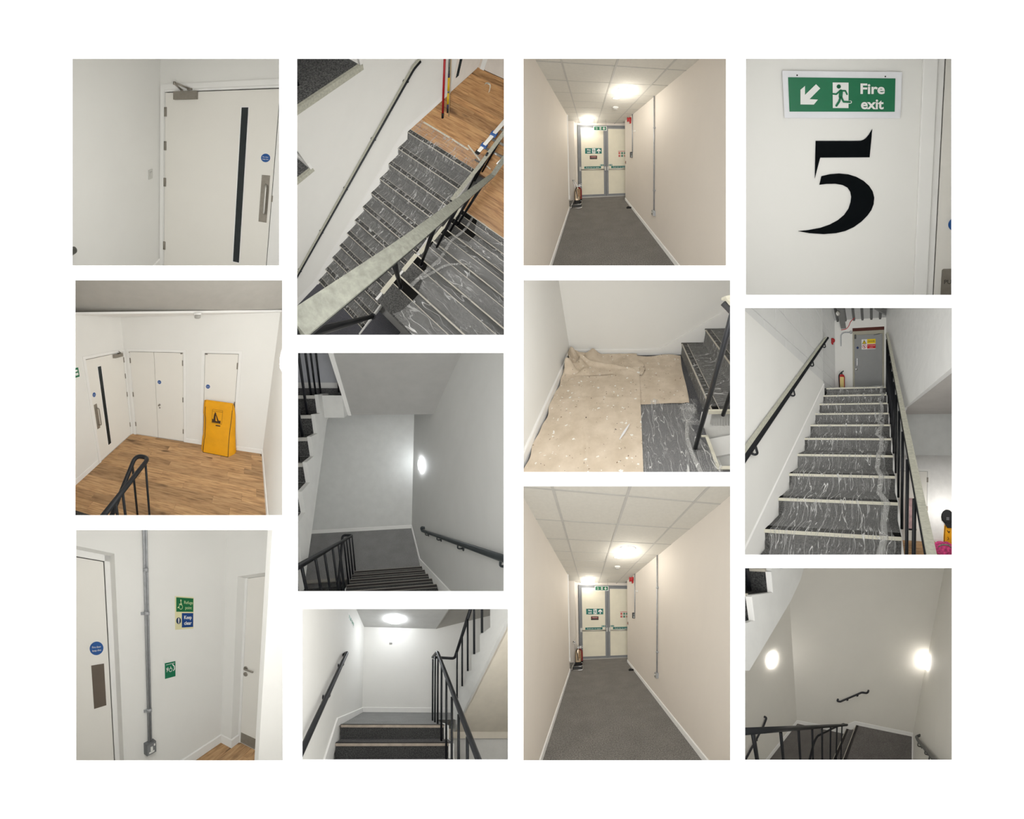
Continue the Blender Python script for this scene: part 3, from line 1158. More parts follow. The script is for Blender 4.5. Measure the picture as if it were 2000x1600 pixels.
    mb.tube(arc_path([(fl.x + 0.03, yf_ + 0.08, 0.10), (fr.x - 0.01, yf_ + 0.08, 0.10), (fr.x - 0.01, y + 0.05, 0.10), (fl.x + 0.03, y + 0.05, 0.10), (fl.x + 0.03, yf_ + 0.1, 0.10)], 0.05), 0.008, 8)
    mb.build('retaining_loop', M_chrome, st)
    hk, hb = G.hy(180, 1050, y, Zc), G.hy(232, 1130, y, Zc)
    mb = MB(S)
    for dx in (0, 0.05):
        mb.tube(arc_path([(x - 0.07 + dx, y + 0.11, 0.01), (x - 0.07 + dx, y + 0.11, 0.55), (hk.x + dx, y + 0.05, hk.z)], 0.12), 0.009, 8)
    mb.tube([(hk.x - 0.01, y + 0.05, hk.z), (hk.x + 0.06, y + 0.05, hk.z)], 0.016, 8)
    mb.build('handle', M_chrome, st)
    mb = MB(S)
    mb.box((fl.x + 0.02, yf_ + 0.12, 0.02), (fr.x - 0.02, y + 0.09, 0.032))
    mb.build('base_plate', mat('dark_plastic', (58, 60, 62), 0.5), st)
    zt_ = G.hy(250, 1165, y, Zc).z
    ste = mat('polished_steel', (176, 158, 136), 0.18, 0.95, var=0.1, vscale=8)
    for (ex, ey), body, nm in (((x, y), ste, 'polished steel fire extinguisher with black foot'), ((x + 0.055, y + 0.14), mat('dark_red', (120, 24, 24), 0.4), 'red fire extinguisher half hidden behind the steel one')):
        e = thing(S, 'fire_extinguisher', (ex, ey, 0.033), nm + w, 'fire extinguisher')
        r_ = 0.085 if body is ste else 0.07
        mb = MB(S)
        mb.lathe((ex, ey, 0.033), Z_, [(r_ * 0.98, 0.10), (r_, 0.12), (r_, zt_ - 0.12), (r_ * 0.8, zt_ - 0.06), (r_ * 0.35, zt_ - 0.03), (r_ * 0.3, zt_)], 20)
        mb.build('cylinder', body, e)
        mb = MB(S)
        mb.lathe((ex, ey, 0.033), Z_, [(r_ * 1.02, 0), (r_ * 1.04, 0.02), (r_ * 1.03, 0.10), (r_ * 0.98, 0.105)], 20)
        mb.build('foot_ring', M_rub, e)
        mb = MB(S)
        mb.tube([(ex, ey, zt_ + 0.02), (ex, ey, zt_ + 0.08)], 0.02, 10)
        mb.prism([(ex - 0.01, ey - 0.012, zt_ + 0.06), (ex + 0.09, ey - 0.012, zt_ + 0.045), (ex + 0.09, ey - 0.012, zt_ + 0.06), (ex - 0.01, ey - 0.012, zt_ + 0.085)], (0, 0.024, 0))
        mb.prism([(ex - 0.01, ey - 0.012, zt_ + 0.09), (ex + 0.09, ey - 0.012, zt_ + 0.11), (ex + 0.09, ey - 0.012, zt_ + 0.12), (ex - 0.01, ey - 0.012, zt_ + 0.105)], (0, 0.024, 0))
        mb.build('valve', M_chrome, e)
        mb = MB(S)
        mb.tube(arc_path([(ex - 0.02, ey - 0.02, zt_ + 0.05), (ex - 0.04, ey - r_ - 0.02, zt_), (ex - 0.005, ey - r_ - 0.012, zt_ - 0.15), (ex, ey - r_ - 0.012, 0.2)], 0.06), 0.011, 8)
        mb.build('hose', M_rub, e)
        if body is ste:
            mb = MB(S)
            for k in range(6):
                a0, a1 = [(-0.1 - 0.22 * (kk)) for kk in (k, k + 1)]
                mb.face([(ex + (r_ + .002) * math.cos(t_), ey + (r_ + .002) * math.sin(t_), zz) for t_, zz in ((a1, 0.25), (a0, 0.25), (a0, 0.46), (a1, 0.46))])
            mb.build('label_band', mat('extinguisher_label', (150, 120, 90), 0.4, var=0.5, vscale=25), e)
    # rubber door wedge
    p = G.hz(1006, 1455, 0, Zc)
    mb = MB(S)
    mb.prism([(p.x - 0.07, p.y - 0.03, 0), (p.x + 0.06, p.y - 0.03, 0), (p.x + 0.06, p.y - 0.03, 0.03), (p.x - 0.03, p.y - 0.03, 0.05), (p.x - 0.07, p.y - 0.03, 0.02)], (0, 0.08, 0))
    mb.build('door_stop', M_rub, None, 'black rubber door stop at the foot of the right wall' + w, 'door stop', bevel=0.004)


LC = 5.5
S9 = Set(RECTS['p9'], (1012, 940), 2.878, 421.3, C_ANG, 1.55, 1.0, 7.6, front=0.65)
build_box('p9', S9, 9)
corridor(S9, S9, 'lower')
_k = 0.973
S7 = Set(RECTS['p7'], (1012, 104), 3.756, 421.3 * _k, C_ANG, 1.55, 1.0, 7.6, front=0.65,
         pc=(1276.9 + _k * (S9.pc[0] - 1282.7), 415.5 + _k * (S9.pc[1] - 1318.7)))
build_box('p7', S7, 7)
corridor(S7, S9, 'upper')


# ================================================================== room 10: fire exit sign over a large 5
def room10():
    S = Set(RECTS['p10'], (1446, 104), 3.319, 477.7, (1.52, -7.71, 0.11), 1.5, 0.80, 1.2, front=1.9)
    build_box('p10', S, 10)
    YW = 0.9
    xe = S.hy(1150, 800, YW).x      # wall ends at the door frame
    xg = S.hy(1289, 800, YW).x      # dark gap between frame and leaf
    mb = MB(S)
    mb.panel((-1.0, YW, 0), X_, Z_, (0, xe + 1.0), (0.6, 2.2))
    mb.build('wall_back', M_wall, None, 'white wall carrying the large black numeral five', 'wall', kind='structure')
    D = thing(S, 'door_3', (xg, YW, 0.8), 'white door and stepped frame at the right edge beside the large five', 'door', kind='structure')
    xl = S.hy(1240, 800, YW).x
    mb = MB(S)
    mb.box((xe, YW - 0.012, 0.6), (xl, YW + 0.05, 2.2))
    mb.build('architrave', M_trim, D, bevel=0.003)
    mb = MB(S)
    mb.box((xl, YW - 0.006, 0.6), (xg - 0.0035, YW + 0.05, 2.2))
    mb.build('frame_side', M_trim, D, bevel=0.002)
    mb = MB(S)
    mb.box((xg - 0.004, YW + 0.02, 0.6), (xg + 0.004, YW + 0.05, 2.2))
    mb.build('rebate', M_gap, D)
    mb = MB(S)
    mb.box((xg + 0.0012, YW - 0.002, 0.6), (xg + 0.6, YW + 0.05, 2.2))
    mb.build('leaf', M_door, D, bevel=0.002)
    yf = YW - 0.002
    P = Plate(S, D, (0, yf, 0), X_, Z_)
    q = S.hy(1347, 1110, yf)
    P.disc('door_sign', M_blue, q.x + 0.026, q.z, 0.026, 0, 0.0015)
    a = S.hy(1306, 1398, yf)
    r = 0.008
    P.poly('push_plate', M_steel, [(a.x, 0.8), (a.x + 0.08, 0.8), (a.x + 0.08, a.z)] + [(a.x + r - r * math.cos(t), a.z - r + r * math.sin(t)) for t in (1.57, 1.05, 0.52, 0)], 0, 0.002)
    q = S.hy(1338, 1480, yf)
    P.text('lettering', mat('etched_grey', (74, 70, 66), 0.5), 'PUSH', q.x + 0.018, q.z, 0.018, 0.0025, 0.01)
    # sign
    O = S.hy(289, 421, YW)
    t = thing(S, 'fire_exit_sign', (0, YW, O.z), 'green and white fire exit board with diagonal arrow above the large five', 'sign')
    Q = Plate(S, t, (0, YW, 0), X_, Z_)

    def q_(x, y):
        p = S.hy(x, y, YW)
        return (p.x, p.z)
    Q.poly('backing', mat('sign_board', (232, 233, 236), 0.4), [q_(289, 421), q_(1034, 422), q_(1046, 125), q_(274, 117)], 0, 0.006)
    Q.poly('panel', M_green, [q_(321, 380), q_(998, 381), q_(1003, 167), q_(312, 159)], 0.006, 0.0068)
    Q.poly('arrow', M_white, [q_(*p) for p in ((392, 240), (421, 215), (421, 273), (492, 204), (519, 231), (450, 300), (504, 303), (478, 335), (392, 334))], 0.0068, 0.0075)
    k = (q_(600, 193)[1] - q_(600, 357)[1])
    b = q_(600, 357)
    running_man(Q, M_green, M_white, b[0], b[1], k, 0.0068)
    c1, c2 = q_(856, 235), q_(854, 333)
    wd = q_(934, 235)[0] - q_(777, 235)[0]
    hh = q_(800, 202)[1] - q_(800, 266)[1]
    Q.text('lettering', M_white, 'Fire', c1[0], c1[1] + 0.001, hh, 0.008, 0.028, wd)
    Q.text('lettering', M_white, 'exit', c2[0], c2[1] + 0.001, hh, 0.008, 0.028, wd * 0.94)
    for x, y in ((370, 146), (938, 154)):
        p = q_(x, y)
        Q.disc('screw_hole', M_gap, p[0], p[1], 0.0026, 0.006, 0.0066, n=10)
    # numeral
    t = thing(S, 'numeral_five', (0, YW, 1.17), 'large black numeral 5 with flared serif on the white wall', 'numeral')
    Q = Plate(S, t, (0, YW, 0), X_, Z_)
    mk = mat('vinyl_black', (8, 12, 15), 0.8, var=0.02, spec=0.08)
    top = [(488, 568), (740, 568), (780, 567), (797, 561), (814, 549), (830, 530), (855, 490), (848, 570), (838, 675), (518, 677), (512, 700), (500, 745), (483, 812), (484, 740), (486, 650)]
    low = [(525, 797), (580, 784), (640, 779), (700, 785), (752, 801), (800, 828), (835, 860), (858, 895), (868, 935), (864, 978), (849, 1017), (823, 1053), (785, 1091), (735, 1127), (680, 1152), (620, 1166), (540, 1172), (450, 1166), (375, 1153), (440, 1146), (520, 1131), (580, 1110), (632, 1082), (672, 1048), (700, 1008), (714, 965), (718, 930), (712, 898), (694, 871), (662, 854), (615, 846), (560, 847), (512, 853)]
    Q.poly('upper_stroke', mk, [q_(*p) for p in top][::-1], 0, 0.0015)
    Q.poly('lower_stroke', mk, [q_(*p) for p in low][::-1], 0, 0.0015)
    # S.light((0.1, 0.72 - 0.0, 1.9), L10, (1, 0.99, 0.97), 0.25, (0, 0.95, 1.4))


L10 = 4
room10()


# ================================================================== helpers for doors, boards, stairs
def boards(S, floor, x0, x1, y0, y1, wd, z, material, axis='x', seed=1, lmin=0.7, lmax=1.7, name='floor_board'):
    """single boards laid in staggered rows, each its own piece"""
    rnd = random.Random(seed)
    a = y0 if axis == 'x' else x0
    end = y1 if axis == 'x' else x1
    while a < end:
        b = (x0 if axis == 'x' else y0) - rnd.uniform(0, 1.0)
        lim = x1 if axis == 'x' else y1
        while b < lim:
            L = rnd.uniform(lmin, lmax)
            g = 0.0012
            mb = MB(S)
            if axis == 'x':
                mb.box((max(b + g, x0), a + g, z - 0.012), (min(b + L - g, x1), min(a + wd - g, y1), z + rnd.uniform(-0.0006, 0.0006)))
            else:
                mb.box((a + g, max(b + g, y0), z - 0.012), (min(a + wd - g, x1), min(b + L - g, y1), z + rnd.uniform(-0.0006, 0.0006)))
            b += L
            if min(b, lim) - max(b - L, (x0 if axis == 'x' else y0)) > 0.03:
                mb.build(name, material, floor)
        a += wd


def flight(S, parent, O, W, G, r, n, m_tread, m_riser, m_nose=None, m_strip=None, nw=0.055, lip=0.03, t0=0):
    """steps climbing along G: each tread, riser, nosing and its dark strip is a piece"""
    O, W, G = V(O), V(W), V(G)
    g = G.normalized()
    for k in range(t0, n):
        p = O + G * k + Z_ * (r * k)
        mb = MB(S)
        mb.prism([p, p + W, p + W + G, p + G], -Z_ * 0.03)
        mb.build('tread', m_tread, parent)
        mb = MB(S)
        mb.prism([p + g * 0.004, p + W + g * 0.004, p + W + g * 0.004 - Z_ * r, p + g * 0.004 - Z_ * r], g * 0.02)
        mb.build('riser', m_riser, parent)
        if m_nose:
            mb = MB(S)
            q = p - g * 0.006
            mb.prism([q - Z_ * lip, q + Z_ * 0.004, q + g * 0.012 + Z_ * 0.004, q + g * 0.012, q + g * 0.004, q + g * 0.004 - Z_ * lip], W)
            no = mb.build('nosing', m_nose, parent)
            if m_strip and no:
                mb = MB(S)
                mb.prism([p + g * 0.006 + Z_ * 0.0005, p + g * nw + Z_ * 0.0005, p + g * nw + Z_ * 0.0038, p + g * 0.006 + Z_ * 0.0038], W)
                mb.build('grip_strip', m_strip, no)
                mb = MB(S)
                mb.prism([p + g * nw + Z_ * 0.0005, p + g * (nw + 0.006) + Z_ * 0.0005, p + g * (nw + 0.006) + Z_ * 0.0042, p + g * nw + Z_ * 0.0042], W)
                mb.build('edge_bead', m_nose, no)


def railing(S, t, rail, balusters, r=0.021, rb=0.011, m=None, nm='handrail'):
    m = m or M_black
    mb = MB(S)
    mb.tube(rail, r, 12)
    mb.build(nm, m, t)
    for a, b in balusters:
        mb = MB(S)
        mb.tube([a, b], rb, 8)
        mb.build('baluster', m, t)


# ================================================================== room 2: landing with oak floor, three doors, yellow bag
def room2():
    S = Set(RECTS['p2'], (136, 536), 3.333, 414.5, (-18.34, -18.64, -0.88), 2.5, 1.15, 5.6, front=0.2)
    build_box('p2', S, 2)
    c = S.hz(405, 1037, 0)
    XL, YB = c.x, c.y
    XR = S.hz(1253, 1165, 0).x
    zc = S.hy(335, 280, YB).z
    ye = 3.25
    mo = oak('oak', ((140, 106, 72), (186, 146, 102), (206, 170, 126)))
    mb = MB(S)
    mb.grid(lambda a, b: (XL + a * (XR - XL), 1.3 + b * (YB - 1.3), -0.012), 8, 8, False)
    fl = mb.build('floor', mat('oak_joint', (88, 62, 40), 0.8), None, 'oak plank landing floor in front of the three white doors', 'floor', kind='structure')
    boards(S, fl, XL, XR, 1.35, YB, 0.165, 0.0, mo, 'x', 4)
    # back wall with two door openings
    def bx(x, y):
        p = S.hy(x, y, YB)
        return p.x, p.z
    d0, dz = bx(388, 500)
    d1 = bx(741, 800)[0]
    s0 = bx(876, 700)[0]
    s1, sz = bx(1101, 520)
    dz = (dz + sz) / 2
    mb = MB(S)
    mb.panel((XL, YB, 0), X_, Z_, (0, XR - XL), (0, zc), [(d0 - XL, d1 - XL, -0.01, dz), (s0 - XL, s1 - XL, -0.01, dz)], 0.05)
    mb.build('wall_back', M_wall, None, 'white wall holding the double cupboard doors and the single door', 'wall', kind='structure')
    # left wall with vision door
    l0 = S.hx(150, 870, XL).y
    l1 = S.hx(372, 760, XL).y
    lz = S.hx(100, 555, XL).z
    mb = MB(S)
    mb.panel((XL, 1.2, 0), Y_, Z_, (0, YB - 1.2), (0, zc), [(l0 - 1.2, l1 - 1.2, -0.01, lz)], 0.05)
    mb.build('wall_left', M_wall, None, 'white wall holding the door with vision strip and green sign', 'wall', kind='structure')
    mb = MB(S)
    mb.panel((XR, YB, 0), -Y_, Z_, (0, YB - 0.9), (-0.1, zc + 0.6))
    mb.build('wall_right', M_wall, None, 'white wall right of the yellow bag carrying a lit lamp', 'wall', kind='structure')
    # low ceiling and the sloping soffit above it
    mb = MB(S)
    ca, cb = S.hz(-60, 262, zc), S.hz(1480, 243, zc)
    mb.prism([(XL - 0.4, YB, zc), (XL - 0.4, ca.y, zc), (ca.x, ca.y, zc), (cb.x, cb.y, zc), (XR + 0.4, cb.y, zc), (XR + 0.4, YB, zc)], (0, 0, 0.03))
    mb.build('ceiling', M_trim, None, 'white landing ceiling edge above the three doors', 'ceiling', kind='structure')
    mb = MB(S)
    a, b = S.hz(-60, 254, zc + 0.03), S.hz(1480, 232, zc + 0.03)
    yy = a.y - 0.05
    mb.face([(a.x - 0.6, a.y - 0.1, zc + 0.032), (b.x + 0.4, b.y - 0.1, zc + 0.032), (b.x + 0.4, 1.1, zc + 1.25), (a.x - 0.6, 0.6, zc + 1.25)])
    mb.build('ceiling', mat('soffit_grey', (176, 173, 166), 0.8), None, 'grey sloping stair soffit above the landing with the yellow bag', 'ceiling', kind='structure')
    for a, b, o, nm in (((XL, 1.3, 0), (XL, l0 - 0.07, 0), X_, 'baseboard_left'), ((d1 + 0.06, YB, 0), (s0 - 0.06, YB, 0), -Y_, 'baseboard_back'),
                        ((s1 + 0.07, YB, 0), (XR, YB, 0), -Y_, 'baseboard_back'), ((XR, 1.3, 0), (XR, YB, 0), -X_, 'baseboard_right')):
        baseboard(S, nm, a, b, o, 0.095, 0.015, {'baseboard_left': 'white baseboard left of the vision strip door on the oak landing', 'baseboard_right': 'white baseboard along the right wall of the oak landing'}.get(nm, 'short white baseboard %s on the oak landing' % ('between the doors' if a[0] < s0 else 'right of the yellow bag')))

    def frame(t, O, U, N, w_, h_, fw=0.055):
        """architrave on the wall face plus dark rebate behind the leaf gaps"""
        P = Plate(S, t, O, U, Z_)
        P.rect('frame_side', M_trim, -fw - 0.005, 0, -0.005, h_ + fw, 0, 0.016)
        P.rect('frame_side', M_trim, w_ + 0.005, 0, w_ + fw + 0.005, h_ + fw, 0, 0.016)
        P.rect('frame_head', M_trim, -0.005, h_ + 0.005, w_ + 0.005, h_ + fw, 0, 0.016)
        P.rect('rebate', M_gap, -0.004, 0, w_ + 0.004, h_ + 0.004, -0.049, -0.043)
        return P
    # double cupboard doors
    D = thing(S, 'door_4', ((d0 + d1) / 2, YB, 0), 'white double cupboard doors with blue disc left of the single door', 'door', kind='structure')
    P = frame(D, (d0, YB, 0), X_, -Y_, d1 - d0, dz)
    dm = bx(563, 800)[0] - d0
    w_ = d1 - d0
    P.rect('leaf', M_door, 0.005, 0.012, dm - 0.005, dz - 0.008, -0.042, -0.002)
    P.rect('leaf', M_door, dm + 0.005, 0.012, w_ - 0.005, dz - 0.008, -0.042, -0.002)
    q = bx(584, 702)
    fire_door_sign(P, q[0] - d0, q[1], 0.042, -0.002, D)
    q = bx(586, 852)
    mb = MB(S)
    mb.lathe((q[0], YB + 0.002, q[1] + 0.01), -Y_, [(0.024, 0), (0.024, 0.01), (0.016, 0.014), (0.016, 0.04), (0.02, 0.05)], 14)
    mb.build('thumb_turn', M_steel, D)
    mb = MB(S)
    mb.lathe((q[0], YB + 0.002, q[1] - 0.06), -Y_, [(0.018, 0), (0.018, 0.008), (0.008, 0.01)], 14)
    mb.build('escutcheon', M_steel, D)
    for x, ys in ((738, (578, 817, 1022)), (383, (560,)), (405, (780,)), (421, (972,))):
        for y in ys:
            p = S.hy(x, y, YB)
            hinge(S, D, (d1 if x > 700 else d0, YB - 0.006, p.z), -Y_, 0.11)
    for px in (728, 384):
        q = bx(px, 503)
        mb = MB(S)
        mb.box((q[0] - 0.02, YB - 0.012, dz - 0.03), (q[0] + 0.02, YB, dz - 0.008))
        mb.build('top_catch', M_steel, D)
    # single door behind the bag
    D = thing(S, 'door_5', ((s0 + s1) / 2, YB, 0), 'narrow white single door standing behind the yellow bag', 'door', kind='structure')
    P = frame(D, (s0, YB, 0), X_, -Y_, s1 - s0, dz)
    w_ = s1 - s0
    P.rect('leaf', M_door, 0.006, 0.012, w_ - 0.005, dz - 0.008, -0.042, -0.002)
    q = bx(900, 731)
    fire_door_sign(P, q[0] - s0, q[1], 0.042, -0.002, D)
    for y in (597, 850):
        p = S.hy(1097, y, YB)
        hinge(S, D, (s1, YB - 0.006, p.z), -Y_, 0.12)
    q = bx(884, 888)
    mb = MB(S)
    mb.lathe((q[0], YB + 0.002, q[1]), -Y_, [(0.024, 0), (0.024, 0.012), (0.012, 0.02), (0.012, 0.05)], 12)
    mb.tube(arc_path([(q[0], YB - 0.045, q[1]), (q[0] + 0.02, YB - 0.05, q[1]), (q[0] + 0.11, YB - 0.05, q[1])], 0.01), 0.009, 8)
    mb.build('lever_handle', M_steel, D)
    q = bx(890, 511)
    mb = MB(S)
    mb.box((q[0] - 0.025, YB - 0.012, dz - 0.03), (q[0] + 0.025, YB, dz - 0.008))
    mb.build('top_catch', M_steel, D)
    # vision door on the left wall
    D = thing(S, 'door_6', (XL, (l0 + l1) / 2, 0), 'white door with long dark vision strip and pull handle on the left wall', 'door', kind='structure')
    P = frame(D, (XL, l0, 0), Y_, X_, l1 - l0, lz)
    w_ = l1 - l0
    P.rect('leaf', M_door, 0.006, 0.012, w_ - 0.005, lz - 0.008, -0.042, -0.002)

    def ly(x, y):
        p = S.hx(x, y, XL)
        return p.y - l0, p.z
    v0, vz1 = ly(190, 600)
    v1, vz0 = ly(263, 1102)
    vm = (v0 + v1) / 2
    P.rect('vision_strip_frame', M_trim, vm - 0.058, vz0 - 0.012, vm + 0.058, vz1 + 0.012, -0.002, 0.003)
    P.rect('vision_strip', M_glassdk, vm - 0.045, vz0, vm + 0.045, vz1, 0.002, 0.005)
    q = ly(160, 784)
    fire_door_sign(P, q[0], q[1], 0.042, -0.002, D)
    a, b = ly(168, 845), ly(190, 1003)
    pm = (a[0] + b[0]) / 2
    pl = P.rect('pull_plate', M_steel, pm - 0.04, b[1], pm + 0.04, a[1], -0.002, 0.002)
    mb = MB(S)
    mb.tube(arc_path([P.pt(pm + 0.01, b[1] + 0.07), P.pt(pm + 0.01, b[1] + 0.07, 0.06), P.pt(pm + 0.01, a[1] - 0.08, 0.06), P.pt(pm + 0.01, a[1] - 0.08)], 0.03), 0.010, 8)
    mb.build('pull_bar', M_steel, pl)
    for y in (558, 663, 782, 977):
        x = {558: 347, 663: 358, 782: 371, 977: 392}[y]
        p = S.hx(x, y, XL)
        hinge(S, D, (XL + 0.006, l1, p.z), X_, 0.11)
    a = S.hx(278, 520, XL)
    b = S.hx(333, 520, XL)
    mb = MB(S)
    mb.box((XL, a.y, lz - 0.085), (XL + 0.055, b.y, lz - 0.015))
    cl = mb.build('closer_body', M_steel, D, bevel=0.004)
    mb = MB(S)
    ym = (a.y + b.y) / 2
    mb.tube([(XL + 0.03, ym, lz - 0.01), (XL + 0.15, ym - 0.08, lz + 0.02), (XL + 0.02, ym + 0.06, lz + 0.03)], 0.008, 8)
    mb.build('closer_arm', M_steel, cl)
    # green sign at the left edge
    p = S.hx(43, 640, XL)
    t = thing(S, 'exit_sign', (XL, p.y, p.z - 0.09), 'cut-off green sign at the left edge near the vision strip door', 'sign')
    P = Plate(S, t, (XL, p.y - 0.2, p.z - 0.075), Y_, Z_)
    P.rect('backing', M_green, 0, 0, 0.255, 0.15, 0, 0.003)
    P.rect('symbol', M_white, 0.175, 0.03, 0.235, 0.07, 0.003, 0.004)
    P.rect('symbol', M_white, 0.18, 0.09, 0.23, 0.12, 0.003, 0.004)
    # smoke detector under the ceiling edge
    p = S.hz(832, 268, zc)
    yd = 3.45
    p = S.hy(832, 272, yd)
    t = thing(S, 'smoke_detector', (p.x, yd, zc), 'white smoke detector under the landing ceiling edge', 'smoke detector')
    mb = MB(S)
    mb.lathe((p.x, yd, zc), -Z_, [(0.062, 0), (0.062, 0.025), (0.055, 0.03)], 20)
    mb.build('base', M_white, t)
    mb = MB(S)
    mb.lathe((p.x, yd, zc - 0.03), -Z_, [(0.045, 0), (0.05, 0.02), (0.046, 0.045), (0.02, 0.055)], 20)
    mb.build('sensor_head', mat('detector_grey', (176, 174, 168), 0.5), t)
    # wall lamp on the right wall
    p = S.hx(1436, 548, XR)
    t = thing(S, 'wall_light', (XR, p.y, p.z), 'lit round wall light at the right edge of the oak landing', 'wall light')
    mb = MB(S)
    mb.lathe((XR, p.y, p.z), -X_, [(0.17, 0), (0.17, 0.03), (0.16, 0.035)], 28)
    mb.build('base', M_white, t)
    mb = MB(S)
    mb.lathe((XR, p.y, p.z), -X_, [(0.16, 0.03), (0.15, 0.06), (0.11, 0.085), (0.04, 0.095)], 28)
    mb.build('diffuser', M_lamp, t)
    S.strip(11, (1, 0.97, 0.92))
    S.light((XR - 0.25, p.y, p.z), 2, (1.0, 0.97, 0.92), 0.06, kind='POINT')
    # handrail loop at the stair head
    t = thing(S, 'stair_railing', (-1.1, 2.0, 0), 'dark steel handrail loop with thin balusters at the oak landing edge', 'railing')
    xa, xb = S.hz(520, 1190, 0.95).x, S.hz(420, 1190, 0.95).x
    A0, A1 = V((xa, 2.035, 0.95)), S.hx(205, 1590, xa)
    B0, B1 = V((xb, 2.03, 0.95)), S.hx(262, 1600, xb)
    path = arc_path([A1, A0, B0 + V((0, 0.0, 0)), B1], 0.09, 6)
    bal = []
    for f, (tx, ty, bx_, by_) in (('A', (494, 1232, 522, 1567)), ('B', (410, 1250, 441, 1567)), ('A', (345, 1420, 356, 1567)), ('A', (300, 1490, 308, 1567))):
        xx = xa if f == 'A' else xb
        top = S.hx(tx, ty, xx)
        bot = V((top.x, top.y, 0.0))
        bal.append((top, bot))
    railing(S, t, path, bal, 0.027, 0.015)
    # dark carpet of the stair in the lower left corner
    mb = MB(S)
    a = S.hz(135, 1567, 0.06)
    b = S.hz(37, 1535, 0.06)
    mb.prism([(b.x - 0.5, b.y + 0.0, 0.06), (a.x + 0.08, a.y, 0.06), (a.x + 0.08, a.y - 0.4, 0.06), (b.x - 0.5, b.y - 0.4, 0.06)], (0, 0, -0.05))
    mb.build('stair_tread', M_carpetd, None, 'corner of a dark carpeted stair tread beside the oak landing', 'stair tread')
    # yellow cleaning-machine bag
    bl, br, bs = S.hz(868, 1158, 0), S.hz(1031, 1190, 0), S.hz(1060, 1160, 0)
    yt = YB - 0.10
    tl, tr = S.hy(888, 822, yt), S.hy(1063, 846, yt)
    t = thing(S, 'yellow_bag', ((bl.x + br.x) / 2, bl.y, 0), 'bright yellow fabric bag with dark piping leaning on the single door', 'bag')
    my = mat('yellow_fabric', (236, 166, 12), 0.6, var=0.06, vscale=5, bump=0.25, bscale=14)
    n = 10
    zt = (tl.z + tr.z) / 2

    def front(u, v):
        # v: 0 bottom .. 1 top ; bulges low down
        wl = bl.lerp(V((tl.x, yt - 0.03, tl.z)), v)
        wr = br.lerp(V((tr.x, yt - 0.03, tr.z)), v)
        p_ = wl.lerp(wr, u)
        waist = 0.02 * math.sin(math.pi * min(1, v / 0.75))
        p_.x += waist * (0.5 - u) * 1.2 + (0.012 if 0.3 < v < 0.75 and u < 0.2 else 0)
        p_.y -= 0.05 * math.sin(math.pi * u) * math.sin(math.pi * min(1, v * 1.05)) * (1 - 0.6 * v)
        p_.y += 0.018 * math.exp(-((v - 0.33 + 0.06 * u) / 0.03) ** 2) + 0.02 * math.exp(-((v - 0.74) / 0.04) ** 2) * u
        return p_
    dep = 0.30

    def back(u, v):
        p_ = front(u, v)
        p_.y = bl.y + dep + (YB - 0.045 - bl.y - dep) * v
        p_.y = min(p_.y, YB - 0.03)
        k = 0.05 * (1 - v) ** 0.5
        p_.x += k * (2 * u - 1) * 1.3
        return p_
    mb = MB(S)
    mb.grid(front, 12, 16)
    fr = mb.build('front_panel', my, t)
    mb = MB(S)
    mb.grid(lambda a_, v: front(0, v).lerp(back(0, v), a_) - V((0.035 * math.sin(math.pi * a_), 0, 0)), 6, 16)
    mb.build('side_panel', my, t)
    mb = MB(S)
    mb.grid(lambda a_, v: front(1, v).lerp(back(1, v), a_) + V((0.09 * math.sin(math.pi * a_ * 0.7) * (1 - v) ** 0.6, 0, 0)), 6, 16)
    mb.build('side_panel', my, t)
    mb = MB(S)
    mb.grid(lambda u, a_: front(u, 1).lerp(back(u, 1), a_) + V((0, 0, 0.012 * math.sin(math.pi * a_))), 12, 4)
    mb.build('top_panel', my, t)
    mp = mat('bag_piping', (52, 36, 18), 0.6)
    for u in (0, 1):
        mb = MB(S)
        mb.tube([front(u, v / 16) + V((0, -0.004, 0)) for v in range(17)], 0.0055, 6)
        mb.build('piping', mp, t)
    mb = MB(S)
    mb.tube([front(u / 12, 0) + V((0, -0.004, 0.004)) for u in range(13)], 0.0055, 6)
    mb.build('piping', mp, t)
    mb = MB(S)
    mb.grid(lambda u, v: front(u, 0.9 + v * 0.1) + V((0, -0.012 - 0.006 * math.sin(math.pi * v), 0)), 12, 3)
    mb.build('top_flap', my, t)
    ink = mat('bag_ink', (62, 40, 12), 0.6)

    def fq(u, v):
        return front(u, v) + V((0, -0.006, 0))

    def ink_poly(nm, pts):
        mb = MB(S)
        mb.face([fq(*p_) for p_ in pts])
        mb.build(nm, ink, fr)
    for a_, b_ in (((0.28, 0.62), (0.28, 0.87)), ((0.66, 0.62), (0.66, 0.87)), ((0.28, 0.62), (0.66, 0.62)), ((0.28, 0.84), (0.66, 0.84)), ((0.28, 0.87), (0.66, 0.87))):
        mb = MB(S)
        mb.tube([fq(*a_), fq((a_[0] + b_[0]) / 2, (a_[1] + b_[1]) / 2), fq(*b_)], 0.0022, 4)
        mb.build('printed_line', ink, fr)
    ink_poly('printed_ground', [(0.29, 0.63), (0.62, 0.63), (0.61, 0.665), (0.5, 0.66), (0.38, 0.675), (0.29, 0.70)])
    ink_poly('printed_figure', [(0.33, 0.67), (0.42, 0.67), (0.41, 0.76), (0.44, 0.74), (0.43, 0.80), (0.39, 0.83), (0.35, 0.78)])
    ink_poly('printed_machine', [(0.42, 0.77), (0.445, 0.775), (0.54, 0.68), (0.62, 0.68), (0.61, 0.65), (0.5, 0.65)])
    ink_poly('printed_code', [(0.44, 0.575), (0.62, 0.575), (0.62, 0.595), (0.44, 0.595)])


room2()


